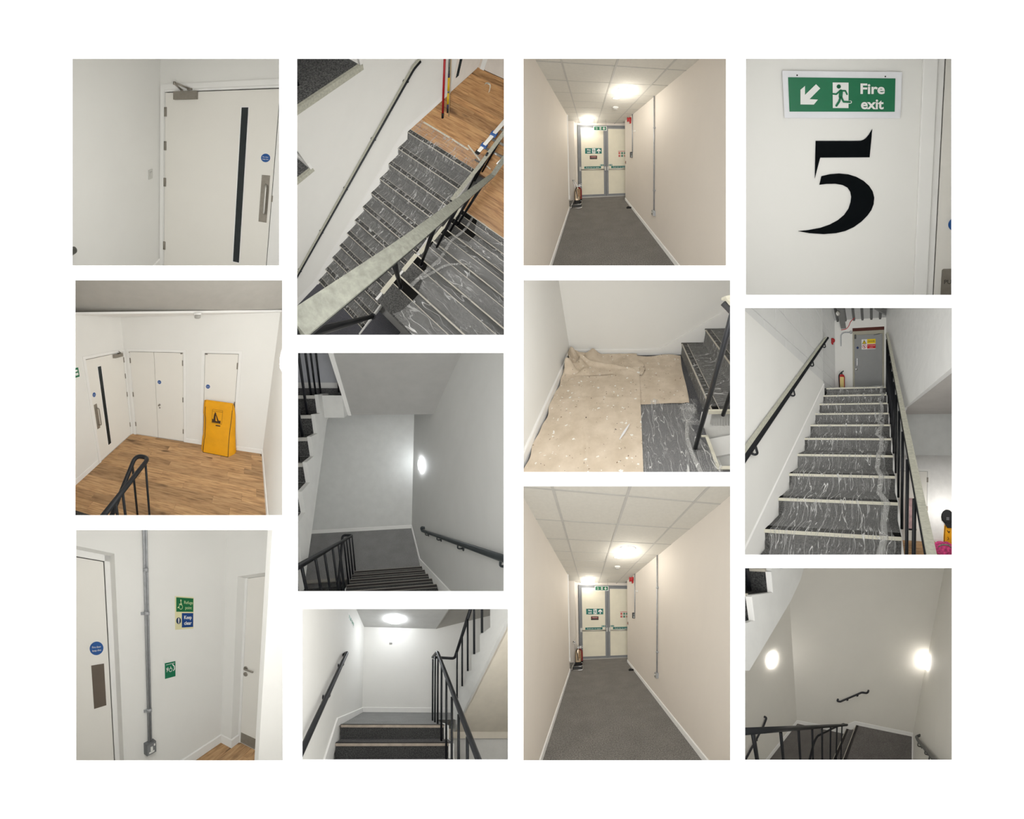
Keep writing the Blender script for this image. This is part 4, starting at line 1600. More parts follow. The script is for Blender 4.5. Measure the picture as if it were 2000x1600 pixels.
# ================================================================== room 3: refuge point signs
def room3():
    S = Set(RECTS['p3'], (136, 1024), 3.39, 403.6, (42.6, -8.58, -0.1), 1.6, 0.62, 2.9, front=0.45)
    build_box('p3', S, 3)
    c = S.hz(1000, 1440, 0)
    XC, YW = c.x, c.y
    def wy(x, y, d=0):
        p = S.hy(x, y, YW + d)
        return p.x, p.z
    xr, zr = wy(302, 196)
    xr = (xr + wy(352, 1500)[0]) / 2
    x0w = -0.6
    mb = MB(S)
    mb.panel((x0w, YW, 0), X_, Z_, (0, XC - x0w), (0, 2.7), [(-0.01, xr - x0w, -0.01, zr)], 0.14)
    mb.build('wall_back', M_wall, None, 'white wall carrying the refuge point signs and conduit', 'wall', kind='structure')
    # recessed door on the left
    YD = YW + 0.09
    D = thing(S, 'door_7', (xr - 0.4, YD, 0), 'white door in a deep reveal left of the conduit, metal push plate', 'door', kind='structure')
    P = Plate(S, D, (0, YD, 0), X_, Z_)

    def dy(x, y):
        p = S.hy(x, y, YD)
        return p.x, p.z
    xj, zj = dy(256, 236)
    xi, zi = dy(228, 246)
    P.rect('frame_side', M_trim, xi, 0, xr, zj + 0.1, 0, 0.012)
    P.rect('frame_head', M_trim, x0w, zi, xr, zj + 0.1, 0, 0.012)
    P.rect('rebate', M_gap, x0w, 0, xi + 0.001, zi + 0.001, -0.045, -0.04)
    P.rect('leaf', M_door, x0w, 0.005, xi - 0.004, zi - 0.004, -0.038, -0.004)
    q = dy(180, 823)
    fire_door_sign(P, q[0], q[1], 0.05, -0.004, D)
    a, b = dy(188, 930), dy(203, 1212)
    xm = (a[0] + b[0]) / 2
    P.rect('push_plate', mat('worn_steel', (112, 102, 92), 0.4, 0.7), xm - 0.047, b[1], xm + 0.047, a[1], -0.004, -0.001)
    # conduit
    p = S.hy(493, 300, YW)
    q = S.hy(535, 1440, YW - 0.02)
    xc, zb = (p.x + q.x) / 2, q.z
    t = thing(S, 'conduit', (xc, YW, zb), 'galvanised conduit running down the refuge wall to a switch box', 'conduit')
    for dx in (-0.0105, 0.0105):
        mb = MB(S)
        mb.tube([(xc + dx, YW - 0.018, zb), (xc + dx, YW - 0.018, 2.7)], 0.0105, 10)
        mb.build('pipe', M_galv, t)
    for y in (305, 592, 1240):
        z = S.hy(505, y, YW - 0.018).z
        mb = MB(S)
        mb.tube([(xc - 0.0, YW - 0.018, z - 0.014), (xc, YW - 0.018, z + 0.014)], 0.023 if y != 305 else 0.0215, 12)
        if y != 305:
            mb.box((xc - 0.045, YW - 0.012, z - 0.012), (xc + 0.03, YW, z + 0.012))
            mb.lathe((xc - 0.036, YW - 0.012, z), -Y_, [(0.008, 0), (0.008, 0.012)], 8)
        mb.build('saddle' if y != 305 else 'coupler', M_galv, t)
    t = thing(S, 'switch_box', (xc, YW, zb - 0.11), 'grey metal switch box at the foot of the conduit', 'switch')
    zt = zb + 0.0
    mb = MB(S)
    mb.box((xc - 0.056, YW - 0.05, zt - 0.10), (xc + 0.044, YW, zt + 0.005))
    bb = mb.build('back_box', mat('box_grey', (120, 122, 124), 0.4, 0.5), t, bevel=0.004)
    P = Plate(S, t, (xc, YW - 0.05, zt), X_, Z_)
    fp = P.rect('face_plate', mat('box_face', (136, 138, 140), 0.4, 0.5), -0.05, -0.095, 0.038, 0.0, 0, 0.004)
    P.rect('rocker', M_white, -0.02, -0.062, 0.0, -0.026, 0.004, 0.010, parent=fp)
    P.rect('print', M_white, -0.035, -0.085, 0.02, -0.068, 0.004, 0.0045, parent=fp)
    P.rect('print', M_white, 0.015, -0.03, 0.03, -0.01, 0.004, 0.0045, parent=fp)
    # refuge sign
    a = wy(697, 476)
    b = wy(818, 691)
    t = thing(S, 'refuge_sign', (a[0], YW, b[1]), 'green and blue refuge point, keep clear sign on the wall', 'sign')
    P = Plate(S, t, (a[0], YW, b[1]), X_, Z_)
    W, H = b[0] - a[0], a[1] - b[1]
    P.rect('backing', mat('sign_ivory', (226, 220, 176), 0.5), 0, 0, W, H, 0, 0.004)
    P.rect('refuge_panel', mat('sign_green', (12, 104, 58), 0.4), 0.012, H * 0.54, W - 0.006, H * 0.965, 0.004, 0.005)
    P.rect('keep_clear_panel', mat('sign_blue', (12, 62, 128), 0.4), W * 0.34, H * 0.055, W - 0.006, H * 0.50, 0.004, 0.005)
    ly = mat('pale_letter', (206, 222, 170), 0.5)
    P.text('lettering', ly, 'Refuge', W * 0.70, H * 0.83, H * 0.095, 0.006, 0.0, W * 0.48)
    P.text('lettering', ly, 'point', W * 0.70, H * 0.67, H * 0.095, 0.006, 0.0, W * 0.36)
    P.text('lettering', M_white, 'Keep', W * 0.67, H * 0.37, H * 0.11, 0.006, 0.02, W * 0.42)
    P.text('lettering', M_white, 'clear', W * 0.67, H * 0.19, H * 0.11, 0.006, 0.02, W * 0.42)
    wx, wz = W * 0.28, H * 0.69
    P.ring('wheel', ly, wx, wz, H * 0.065, H * 0.08, 0.005, 0.006)
    P.strokes('figure', ly, [([(wx, wz + H * 0.19), (wx + 0.0005, wz + H * 0.19)], 0.018), ([(wx, wz + H * 0.16), (wx + 0.004, wz + 0.015)], 0.008), ([(wx - 0.02, wz + H * 0.08), (wx + 0.012, wz + H * 0.09)], 0.006), ([(wx - W * 0.15, wz - H * 0.03), (wx - W * 0.1, wz - H * 0.01)], 0.01)], 0.0062)
    P.disc('warning_disc', mat('sign_navy', (32, 52, 84), 0.4), W * 0.17, H * 0.27, W * 0.125, 0.004, 0.005)
    P.strokes('exclamation', M_white, [([(W * 0.17, H * 0.33), (W * 0.17, H * 0.25)], 0.014), ([(W * 0.17, H * 0.21), (W * 0.1705, H * 0.21)], 0.014)], 0.006)
    # small green communication sign
    a, b = wy(630, 921), wy(699, 1006)
    t = thing(S, 'refuge_call_sign', (a[0], YW, b[1]), 'small square green wheelchair call sign below the refuge point sign', 'sign')
    P = Plate(S, t, (a[0], YW, b[1]), X_, Z_)
    W, H = b[0] - a[0], a[1] - b[1]
    P.rect('backing', mat('sign_green2', (14, 112, 76), 0.4), 0, 0, W, H, 0, 0.004)
    P.ring('wheel', M_white, W * 0.52, H * 0.5, H * 0.10, H * 0.135, 0.004, 0.005)
    P.strokes('symbol', M_white, [([(W * 0.52, H * 0.72), (W * 0.525, H * 0.6)], 0.006), ([(W * 0.72, H * 0.82), (W * 0.88, H * 0.68), (W * 0.9, H * 0.5), (W * 0.8, H * 0.42)], 0.011),
                                  ([(W * 0.12, H * 0.66), (W * 0.2, H * 0.5)], 0.006), ([(W * 0.24, H * 0.7), (W * 0.16, H * 0.42)], 0.005), ([(W * 0.3, H * 0.66), (W * 0.27, H * 0.5)], 0.005),
                                  ([(W * 0.1, H * 0.88), (W * 0.9, H * 0.9)], 0.004)], 0.0052)
    # right return wall with recessed door
    p1 = S.hz(1072, 1476, 0)
    ye = S.hx(1075, 1300, XC).y
    XD = S.hz(1122, 1442, 0).x
    zt = S.hx(1130, 345, XC).z
    mb = MB(S)
    mb.panel((XC, YW, 0), -Y_, Z_, (0, YW + 0.4), (0, 2.7), [(YW - ye, YW + 0.39, -0.01, zt)], XD - XC + 0.02)
    mb.build('wall_right', M_wall, None, 'white return wall with the lever handle door', 'wall', kind='structure')
    D = thing(S, 'door_8', (XD, ye - 0.3, 0), 'white door with lever handle and steel kick plate in the corner', 'door', kind='structure')
    P = Plate(S, D, (XD, ye, 0), -Y_, Z_)

    def dx_(x, y):
        p = S.hx(x, y, XD)
        return ye - p.y, p.z
    lz = dx_(1180, 358)[1]
    P.rect('frame_side', M_trim, 0, 0, 0.028, lz + 0.04, -0.02, 0.012)
    P.rect('frame_head', M_trim, 0.028, lz, 1.2, lz + 0.04, -0.02, 0.012)
    P.rect('leaf', M_door, 0.030, 0.006, 1.2, lz - 0.004, -0.02, 0.004)
    a, b = dx_(1127, 1373), dx_(1240, 1420)
    P.rect('kick_plate', M_steel, 0.034, 0.012, 1.1, a[1] - 0.0, 0.004, 0.006)
    q = dx_(1168, 955)
    mb = MB(S)
    mb.lathe(P.pt(q[0], q[1], 0.004), P.N, [(0.026, 0), (0.026, 0.008), (0.02, 0.012)], 16)
    mb.tube(arc_path([P.pt(q[0], q[1], 0.01), P.pt(q[0], q[1], 0.05), P.pt(q[0] + 0.115, q[1] - 0.012, 0.052)], 0.015), 0.010, 10)
    mb.build('lever_handle', M_steel, D)
    q2 = dx_(1167, 993)
    mb = MB(S)
    mb.lathe(P.pt(q2[0], q2[1], 0.004), P.N, [(0.026, 0), (0.026, 0.008), (0.016, 0.012)], 16)
    mb.build('escutcheon', M_steel, D)
    # near wall end on the right
    d = S.hz(1285, 1000, 1.3)
    e = (S.rt * ((136 + 1296 / 3.39 - S.pc[0]) / S.f) + S.fw)
    e.z = 0
    e = e.normalized() * 1.05
    hr = V((S.rt.x, S.rt.y, 0)).normalized()
    mb = MB(S)
    mb.prism([(e.x, e.y, -0.2), (e.x + hr.x * 0.8, e.y + hr.y * 0.8 , -0.2), (e.x + hr.x * 0.8 + 0.05, e.y + hr.y * 0.8 + 0.05, -0.2), (e.x + 0.06, e.y + 0.05, -0.2)], (0, 0, 3))
    mb.build('wall_near', M_wall, None, 'blank white wall end at the right edge of the refuge room', 'wall', kind='structure')
    # floor
    mb = MB(S)
    mb.grid(lambda a, b: (0.2 + a * 2.4, -0.3 + b * (YW + 0.3), -0.012), 6, 6, False)
    fl = mb.build('floor', mat('oak_joint', (88, 62, 40), 0.8), None, 'patch of oak floor in the refuge room corner', 'floor', kind='structure')
    boards(S, fl, 0.9, XD, 0.1, YW, 0.165, 0.0, oak('oak'), 'x', 9)
    baseboard(S, 'baseboard_back', (0.7, YW, 0), (XC, YW, 0), -Y_, 0.105, 0.016, 'white baseboard under the refuge point signs')
    baseboard(S, 'baseboard_right', (XC, YW - 0.016, 0), (XC, ye, 0), -X_, 0.105, 0.016, 'short white baseboard on the return beside the lever handle door')
    baseboard(S, 'baseboard_right', (XC - 0.016, ye, 0), (XD, ye, 0), -Y_, 0.105, 0.016, 'tiny white baseboard inside the lever handle door reveal')
    S.strip(10, (1, 0.98, 0.95), Y=DW + 0.2)


room3()


# ================================================================== room 4: looking down the sheeted stairs
M_tape = mat('masking_tape', (226, 222, 204), 0.7, var=0.05, vscale=20)
M_tapeg = mat('taped_rail', (184, 183, 168), 0.6, var=0.16, vscale=45)
M_strip = mat('grip_strip', (24, 23, 22), 0.8, var=0.15, vscale=50, spec=0.1)
M_nose = mat('nosing_edge', (196, 190, 176), 0.45, 0.3)
M_film4 = film('polythene_a', 0.09, 0.8, 2.8, (6.0, 0.8, 0.8), cover=0.08)


def drape(S, name, prof, xfun, nu, seed, material, parent=None, amp=0.012, axis='x', **k):
    """film laid over a profile [(y, z)]; xfun(v) -> (x0, x1); gentle random folds"""
    rnd = random.Random(seed)
    wv = [(rnd.uniform(3, 16), rnd.uniform(-9, 9), rnd.uniform(0, 6.3), rnd.uniform(0.3, 1)) for _ in range(7)]
    n = len(prof) - 1
    mb = MB(S)

    def f(u, v):
        i = min(int(v * n), n - 1)
        t = v * n - i
        a, b = prof[i], prof[i + 1]
        y, z = a[0] + (b[0] - a[0]) * t, a[1] + (b[1] - a[1]) * t
        x0, x1 = xfun(v)
        x = x0 + (x1 - x0) * u
        h = sum(c * math.sin(p * x * 2 + q * v * n * 0.12 + r) for p, q, r, c in wv) / 3.5
        if axis == 'x':
            return (x, y - abs(h) * amp * 0.8, z + 0.006 + (0.5 + 0.5 * h) * amp)
        return (y, x, z + 0.006 + (0.5 + 0.5 * h) * amp)
    mb.grid(f, nu, n * 2)
    return mb.build(name, material, parent, **k)


def room4():
    S = Set(RECTS['p4'], (570, 104), 2.857, 426.36, (-43.39, -63.10, -2.80), 2.84, 0.27, 5.4, front=0.3)
    build_box('p4', S, 4)
    XW, Y0, g, r = -1.735, 2.065, 0.262, 0.182
    XE = -0.40                      # open side of the left flight
    YR = 1.386                      # foot of the right flight
    ZL = -11.9 * r                  # lower floor
    # wall with stepped top and carpeted ledges behind it
    mb = MB(S)
    prof = [(-2.4, ZL - 0.1), (5.2, ZL - 0.1), (5.2, 2.2), (1.345, 2.2), (1.345, 1.5), (0.36, 1.5), (0.36, 0.775), (-2.4, 0.775)]
    mb.prism([(XW, y, z) for y, z in prof], (-0.03, 0, 0))
    mb.build('wall_left', M_wall, None, 'white wall with handrail beside the sheeted descending stairs', 'wall', kind='structure')
    for (ya, yb, z), nm in (((0.38, 1.345, 1.5), 'larger'), ((-0.9, 0.36, 0.775), 'smaller')):
        t = thing(S, 'stair_ledge', (XW - 0.3, (ya + yb) / 2, z), 'dark carpeted ledge with white lip at the left edge, the %s one' % nm, 'ledge')
        mb = MB(S)
        mb.box((XW - 1.2, ya, z - 0.05), (XW - 0.028, yb, z + 0.004))
        mb.build('carpet', speckle('carpet_ledge', (72, 72, 73), (136, 136, 134), 60), t)
        mb = MB(S)
        mb.box((XW - 0.03, ya, z - 0.055), (XW + 0.006, yb + 0.03, z + 0.006))
        mb.build('lip', M_tapeg, t)
        mb = MB(S)
        mb.prism([(XW - 1.2, yb, z), (XW + 0.006, yb, z), (XW + 0.006, yb, z + 0.10), (XW - 1.2, yb, z + 0.10)], (0, 0.03, 0))
        mb.build('upstand', M_trim, t)
    p = S.hz(36, 180, 1.5)
    mb = MB(S)
    mb.tube([(p.x, p.y, 1.5), (p.x, p.y, 2.1)], 0.016, 10)
    mb.build('baluster_foot', M_black, None, 'stub of a black baluster on the larger carpeted ledge', 'baluster')
    # landing
    YF = 4.34
    mb = MB(S)
    mb.box((XW, Y0 + 0.07, -0.05), (1.7, YF + 0.4, -0.012))
    mb.box((-0.2, YR + 0.07, -0.05), (1.7, Y0 + 0.07, -0.012))
    fl = mb.build('floor', mat('oak_joint', (88, 62, 40), 0.8), None, 'oak plank landing at the top of the sheeted stairs', 'floor', kind='structure')
    mo = oak('oak_rich', ((150, 106, 68), (196, 148, 98), (218, 176, 124)))
    boards(S, fl, XW, 1.7, Y0 + 0.075, YF, 0.15, 0.0, mo, 'x', 11, 0.9, 2.2)
    boards(S, fl, -0.2, 1.7, YR + 0.075, Y0 + 0.075, 0.1475, 0.0, mo, 'x', 12, 0.9, 2.2)
    mb = MB(S)
    mb.panel((XW, YF, 0), X_, Z_, (0, 3.4), (0, 2.2))
    mb.build('wall_back', mat('far_wall_warm', (226, 214, 200), 0.6), None, 'pale far wall with door beyond the oak landing', 'wall', kind='structure')
    # doors at the far end
    yd = S.hx(885, 214, XW).y
    D = thing(S, 'door_9', (XW, yd + 0.5, 0), 'pale door with dark vision strip on the wall beyond the poles', 'door', kind='structure')
    P = Plate(S, D, (XW, yd, 0), Y_, Z_)
    P.rect('leaf', mat('door_pale', (230, 222, 212), 0.4), 0.004, 0.01, YF - yd - 0.05, 2.0, 0, 0.012)
    P.rect('bottom_gap', M_gap, 0.0, 0.0, YF - yd - 0.03, 0.01, 0, 0.008)
    a, b = S.hx(922, 132, XW + 0.012), S.hx(948, 32, XW + 0.012)
    P.rect('vision_strip', M_glassdk, a.y - yd - 0.045, a.z, a.y - yd + 0.045, a.z + 1.2, 0.012, 0.016)
    D = thing(S, 'door_10', (XW + 0.8, YF, 0), 'pale door bottom at the far end of the oak landing', 'door', kind='structure')
    P = Plate(S, D, (XW, YF, 0), X_, Z_)
    P.rect('leaf', mat('door_pale', (230, 222, 212), 0.4), 0.16, 0.012, 1.1, 2.0, 0, 0.012)
    P.rect('frame_side', M_trim, 0.06, 0.0, 0.15, 2.0, 0, 0.018)
    P.rect('bottom_gap', M_gap, 0.15, 0.0, 1.1, 0.012, 0, 0.010)
    baseboard(S, 'baseboard_left', (XW, Y0 - 0.02, 0), (XW, yd - 0.02, 0), X_, 0.10, 0.02, 'white baseboard along the landing wall behind the poles')
    # stair string along the wall
    mb = MB(S)
    d = V((0, -g, -r)) * 11.4
    a = V((XW, Y0 + 0.02, 0.0))
    mb.prism([a + V((0, 0, 0.17)), a + V((0.022, 0, 0.17)), a + V((0.022, 0, -0.14)), a + V((0, 0, -0.14))], d)
    mb.prism([a + d + V((0, 0, 0.17)), a + d + V((0.022, 0, 0.17)), a + d + V((0.022, 0, -0.05)), a + d + V((0, 0, -0.05))], (0, -1.2, -0.02))
    mb.build('baseboard_stair', M_trim, None, 'white sloping skirting between wall and sheeted steps', 'baseboard', kind='structure')
    # lower floor
    mb = MB(S)
    mb.grid(lambda u, v: (-1.8 + u * 2.0, -2.2 + v * 1.8, ZL), 10, 10, False)
    mb.build('floor', speckle('carpet_mid', (84, 84, 90), (122, 122, 128)), None, 'grey carpet floor at the foot of the sheeted stairs', 'floor', kind='structure')
    # left flight, seen from above with its risers towards us
    t = thing(S, 'staircase', (XW + 0.6, Y0 - 11 * g, ZL), 'descending grey stair flight under polythene beside the wall handrail', 'stairs')
    O = V((XW + 0.02, Y0 - 11 * g, -11 * r))
    mc4 = speckle('carpet_step', (78, 78, 78), (132, 131, 128))
    flight(S, t, O, (XE - XW - 0.02, 0, 0), (0, g, 0), r, 12, mc4, mc4, M_nose, M_strip, 0.075, 0.004)
    mb = MB(S)
    mb.prism([(XE, Y0 + 0.05, 0), (XE, Y0 + 0.05, -0.4), (XE, Y0 - 11.5 * g, ZL - 0.35), (XE, Y0 - 11.5 * g, ZL + 0.05)], (0.03, 0, 0))
    mb.build('stringer', M_trim, t)
    # right flight climbing towards us
    t2 = thing(S, 'staircase', (0.5, YR, 0), 'ascending grey stair flight under loose polythene in the foreground', 'stairs')
    XA = -0.2
    flight(S, t2, (XA, YR + 0.07, 0), (1.9, 0, 0), (0, -g, 0), r, 6, mc4, mc4, M_nose, M_strip, 0.075, 0.012)
    for k in range(6):
        ya, yb = YR + 0.07 - g * k, YR + 0.07 - g * (k + 1)
        z = r * k
        mb = MB(S)
        mb.prism([(XA - 0.035, ya, z - 0.02), (XA + 0.004, ya, z - 0.02), (XA + 0.004, ya, z + 0.006), (XA - 0.035, ya, z + 0.006)], (0, yb - ya + 0.07, 0))
        mb.build('edge_tape', M_tape, t2)
        mb = MB(S)
        mb.prism([(XA - 0.03, ya, z - 0.021), (XA - 0.03, yb, z - 0.021), (XA - 0.03, yb, z - 0.36), (XA - 0.03, ya, z - 0.36)], (0.02, 0, 0))
        mb.build('stringer', M_trim, t2)
    # film over both flights
    prof = [(2.43, 0.004), (2.25, 0.006), (Y0 - 0.006, 0.008)]
    for k in range(11):
        y, z = Y0 - g * k, -r * k
        prof += [(y - 0.012, z - 0.03), (y - 0.03, z - r * 0.75), (y - 0.07, z - r + 0.006), (y - g * 0.6, z - r + 0.004), (y - g + 0.005, z - r + 0.008)]
    f1 = drape(S, 'polythene_sheet', prof, lambda v: (XW + 0.03, XE - 0.02), 26, 3, M_film4, label='clear creased polythene sheet over the descending stairs', cat='plastic sheet')
    prof = []
    for k in range(6):
        y, z = YR + 0.08 - g * k, r * k
        prof += [(y, z + 0.006), (y - 0.1, z + 0.005), (y - 0.2, z + 0.01), (y - g + 0.01, z + 0.05)]
    drape(S, 'polythene_sheet', prof, lambda v: (-0.06 + 0.10 * math.sin(v * 9) + (0.10 if v < 0.25 else 0) - 0.03 * v, 1.6), 30, 8, film('polythene_b', 0.17, 0.8, 2.6, (1.2, 5.0, 1.2)), amp=0.03, label='loose crumpled polythene sheet over the foreground stairs', cat='plastic sheet')
    for i, (pts, rr) in enumerate((([(-0.02, 1.42, 0.03), (0.0, 1.15, 0.2), (-0.05, 0.85, 0.42), (-0.02, 0.55, 0.62), (-0.05, 0.35, 0.76), (-0.07, 0.15, 0.95)], 0.016), ([(0.25, 0.75, 0.47), (0.06, 0.55, 0.64), (-0.04, 0.25, 0.88)], 0.012))):
        mb = MB(S)
        mb.tube(arc_path(pts, 0.1, 4), rr, 7)
        mb.build('polythene_fold', film('polythene_c', 0.22, 0.7, 9.0), None, 'rope-like twist of polythene along the foreground stair edge, the %s one' % ('longer', 'shorter')[i], 'plastic sheet')
    # masking tape on the landing
    for i, (a, b, wd) in enumerate((((735, 385), (880, 472), 0.035), ((893, 480), (985, 540), 0.03), ((983, 514), (1048, 598), 0.028), ((1055, 603), (1108, 648), 0.02))):
        A, B = S.hz(*a, 0.004), S.hz(*b, 0.004)
        n = V((0, 1, 0))
        mb = MB(S)
        nseg = 6
        rn = random.Random(i)
        mb.grid(lambda u, v: A.lerp(B, u) + n * (wd * (v - 0.5)) + Z_ * (0.002 + 0.004 * abs(math.sin(u * 7 + i))), 8, 1, False)
        mb.build('masking_tape', M_tape, None, ('long strip of cream masking tape on the oak boards', 'shorter cream tape strip next to the long one', 'cream tape strip running down to the handrail', 'thin tape strip seen between the railings')[i], 'tape')
    p = S.hz(1095, 205, 0.0)
    t = thing(S, 'tape_scrap', (p.x, p.y, 0), 'curled scrap of masking tape lying far on the oak landing', 'tape')
    mb = MB(S)
    mb.grid(lambda u, v: (p.x - 0.09 + 0.14 * u, p.y + 0.12 - 0.2 * u * u + v * 0.04, 0.004 + 0.03 * math.sin(3.1 * u)), 8, 2)
    mb.build('strip', M_tape, t)
    mb = MB(S)
    mb.grid(lambda u, v: (p.x - 0.08 + 0.05 * math.cos(4 * u), p.y + 0.1 + 0.05 * math.sin(4 * u), 0.003 + v * 0.03), 8, 1)
    mb.build('curl', M_tapeg, t)
    # poles leaning on the wall
    def pole(foot, top, rad, segs, label, name='decorating_pole'):
        A = S.hz(*foot, 0.0)
        B = S.hx(*top, XW + 0.03)
        dirv = (B - A)
        t_ = thing(S, name, A, label, 'pole')
        for nm, a_, b_, rr, m_ in segs:
            mb_ = MB(S)
            mb_.tube([A + dirv * a_, A + dirv * b_], rr, 10)
            mb_.build(nm, m_, t_)
    mr = mat('pole_red', (186, 24, 34), 0.35)
    pole((841, 362), (853, 28), 0.02, [('shaft', 0.1, 1.3, 0.017, mr), ('grip', 0.0, 0.1, 0.020, M_rub)], 'red extension pole leaning on the wall above the landing')
    mg_ = mat('pole_grey', (120, 122, 116), 0.4, 0.3, var=0.3, vscale=20)
    my_ = mat('pole_yellow', (232, 186, 24), 0.4)
    mp_ = mat('pole_purple', (64, 56, 84), 0.5)
    pole((869, 332), (880, 28), 0.02, [('ferrule', 0.0, 0.09, 0.017, M_rub), ('band', 0.09, 0.18, 0.016, mp_), ('sleeve', 0.18, 0.4, 0.018, my_), ('shaft', 0.4, 0.44, 0.014, mg_), ('sleeve', 0.44, 0.68, 0.018, my_), ('band', 0.68, 0.75, 0.016, mp_), ('shaft', 0.75, 1.3, 0.015, mg_)], 'yellow and grey painted extension pole beside the red one')
    pole((876, 352), (888, 28), 0.02, [('shaft', 0.0, 1.3, 0.009, mat('pole_wood', (196, 170, 132), 0.6))], 'thin bare wooden pole beside the yellow one')
    # aluminium ladder at the right edge
    A = S.hz(1035, 558, 0)
    B = S.hz(1190, 378, 0.55)
    dv = (B - A)
    t = thing(S, 'step_ladder', A, 'aluminium ladder with blue clips at the right edge of the landing', 'ladder')
    off = V((0.36, 0.02, 0))
    for o_ in (V((0, 0, 0)), off):
        mb = MB(S)
        a = A + o_
        s_ = V((0.028, 0, 0))
        n_ = V((0, -0.02, 0.015))
        mb.prism([a - s_ - n_, a + s_ - n_, a + s_ + n_, a - s_ + n_], dv * 1.5)
        mb.build('side_rail', M_alu, t)
    for k in (0.22, 0.5, 0.8, 1.1):
        mb = MB(S)
        mb.tube([A + dv * k, A + dv * k + off], 0.022, 8, flat=0.7)
        mb.build('rung', M_alu, t)
    for k in (0.26, 0.62):
        mb = MB(S)
        c = A + dv * k
        mb.box(c - V((0.045, 0.03, 0.03)), c + V((0.045, 0.03, 0.03)))
        mb.build('clip', mat('clip_blue', (28, 92, 168), 0.4), t, bevel=0.006)
    mb = MB(S)
    mb.box(A - V((0.035, 0.03, 0.0)), A + V((0.035, 0.03, 0.05)))
    mb.build('foot', M_rub, t)
    # wall handrail, taped on top
    t = thing(S, 'wall_handrail', (XW, 0.7, 0.1), 'taped wall handrail running down beside the sheeted stairs', 'handrail')
    xr = XW + 0.075
    pts = [V((xr, 2.24, 1.145)), V((xr, 2.11, 1.11)), V((xr, -1.6, 1.11 - 3.71 * 0.70))]
    mb = MB(S)
    mb.tube(arc_path(pts, 0.05), 0.019, 10)
    mb.build('rail', M_black, t)
    mb = MB(S)
    up = V((0, 0, 0.018))
    for a, b in zip(pts, pts[1:]):
        s_ = V((0.016, 0, 0))
        a, b = a - V((0.014, 0, 0)), b - V((0.014, 0, 0))
        mb.hexa([a - s_ + up, a + s_ + up, b + s_ + up, b - s_ + up, a - s_ + up * 1.7, a + s_ + up * 1.7, b + s_ + up * 1.7, b - s_ + up * 1.7])
    mb.build('tape_cover', M_tapeg, t)
    for x, y in ((655, 148), (470, 480), (312, 760), (176, 1005), (52, 1222)):
        q = S.hx(x, y, xr + 0.02)
        zz = 1.11 - (2.11 - q.y) * 0.70
        mb = MB(S)
        mb.tube(arc_path([(xr, q.y, zz), (xr + 0.005, q.y, zz - 0.05), (XW, q.y, zz - 0.06)], 0.02), 0.008, 8)
        mb.lathe((XW, q.y, zz - 0.06), X_, [(0.022, 0), (0.022, 0.008), (0.01, 0.01)], 10)
        mb.build('bracket', M_black, t)
    # big foreground rail with balusters
    t = thing(S, 'stair_railing', (-0.1, 0.6, 0.5), 'broad taped foreground handrail with black balusters crossing the stairs', 'railing')
    xr = -0.105
    P1 = S.hx(1118, 686, xr)
    P2 = S.hx(45, 1545, xr)
    P0 = S.hx(1215, 545, xr)
    pm = S.hx(620, 1092, xr)
    sl = (pm - P1)
    sl = sl / -sl.y
    pts = [P0, P1, P1 + sl * (P1.y - pm.y), P1 + sl * (P1.y + 0.15)]
    pts[-1] = S.hx(0, 1565, xr)
    mb = MB(S)
    mb.tube(arc_path(pts, 0.08), 0.021, 12)
    mb.build('rail', M_black, t)
    mb = MB(S)
    q = arc_path(pts, 0.08)
    s_ = V((0.0225, 0, 0))
    for a, b in zip(q, q[1:]):
        d_ = (b - a).normalized()
        up = s_.cross(d_).normalized()
        up = up if up.z > 0 else -up
        mb.hexa([a - s_ + up * 0.016, a + s_ + up * 0.016, b + s_ + up * 0.016, b - s_ + up * 0.016, a - s_ + up * 0.024, a + s_ + up * 0.024, b + s_ + up * 0.024, b - s_ + up * 0.024])
    mb.build('tape_cover', mat('taped_rail_near', (146, 147, 136), 0.6, var=0.2, vscale=60), t)
    def rail_z(y):
        for a, b in zip(pts, pts[1:]):
            if b.y <= y <= a.y:
                return a.z + (b.z - a.z) * (a.y - y) / (a.y - b.y)
        return pts[-1].z
    for u, v in ((728.5, 618), (782.5, 561.2), (822, 518), (852.5, 484), (878, 453), (893, 440)):
        xb = S.hit((u - 570) * 2.857, (v - 104) * 2.857, 0, xr)
        # foot on the tread below this spot
        best = None
        for k in range(-1, 7):
            q = S.hz((u - 570) * 2.857, (v - 104) * 2.857, r * max(k, 0))
            kk = math.floor((YR + 0.07 - q.y) / g)
            if max(kk, 0) == max(k, 0):
                best = q
        q = best or xb
        mb = MB(S)
        mb.tube([q, (q.x, q.y, max(rail_z(q.y) - 0.01, q.z + 0.2))], 0.0125, 10)
        mb.build('baluster', M_black, t)
        mb = MB(S)
        mb.lathe(q, Z_, [(0.02, 0), (0.02, 0.006), (0.013, 0.01)], 12)
        mb.build('foot_plate', M_black, t)
    # second rail going down the left flight
    t = thing(S, 'stair_railing', (-0.3, 1.6, 0), 'farther taped handrail with black balusters beside the descending stairs', 'railing')
    xr = -0.30
    pts = [S.hx(1195, 430, xr), S.hx(1040, 640, xr), S.hx(890, 825, xr)]
    mb = MB(S)
    mb.tube(pts, 0.02, 12)
    mb.build('rail', M_black, t)
    mb = MB(S)
    for a, b in zip(pts, pts[1:]):
        s_ = V((0.022, 0, 0))
        up = V((0, 0, 0.017))
        mb.hexa([a - s_ + up, a + s_ + up, b + s_ + up, b - s_ + up, a - s_ + up * 1.6, a + s_ + up * 1.6, b + s_ + up * 1.6, b - s_ + up * 1.6])
    mb.build('tape_cover', M_tapeg, t)
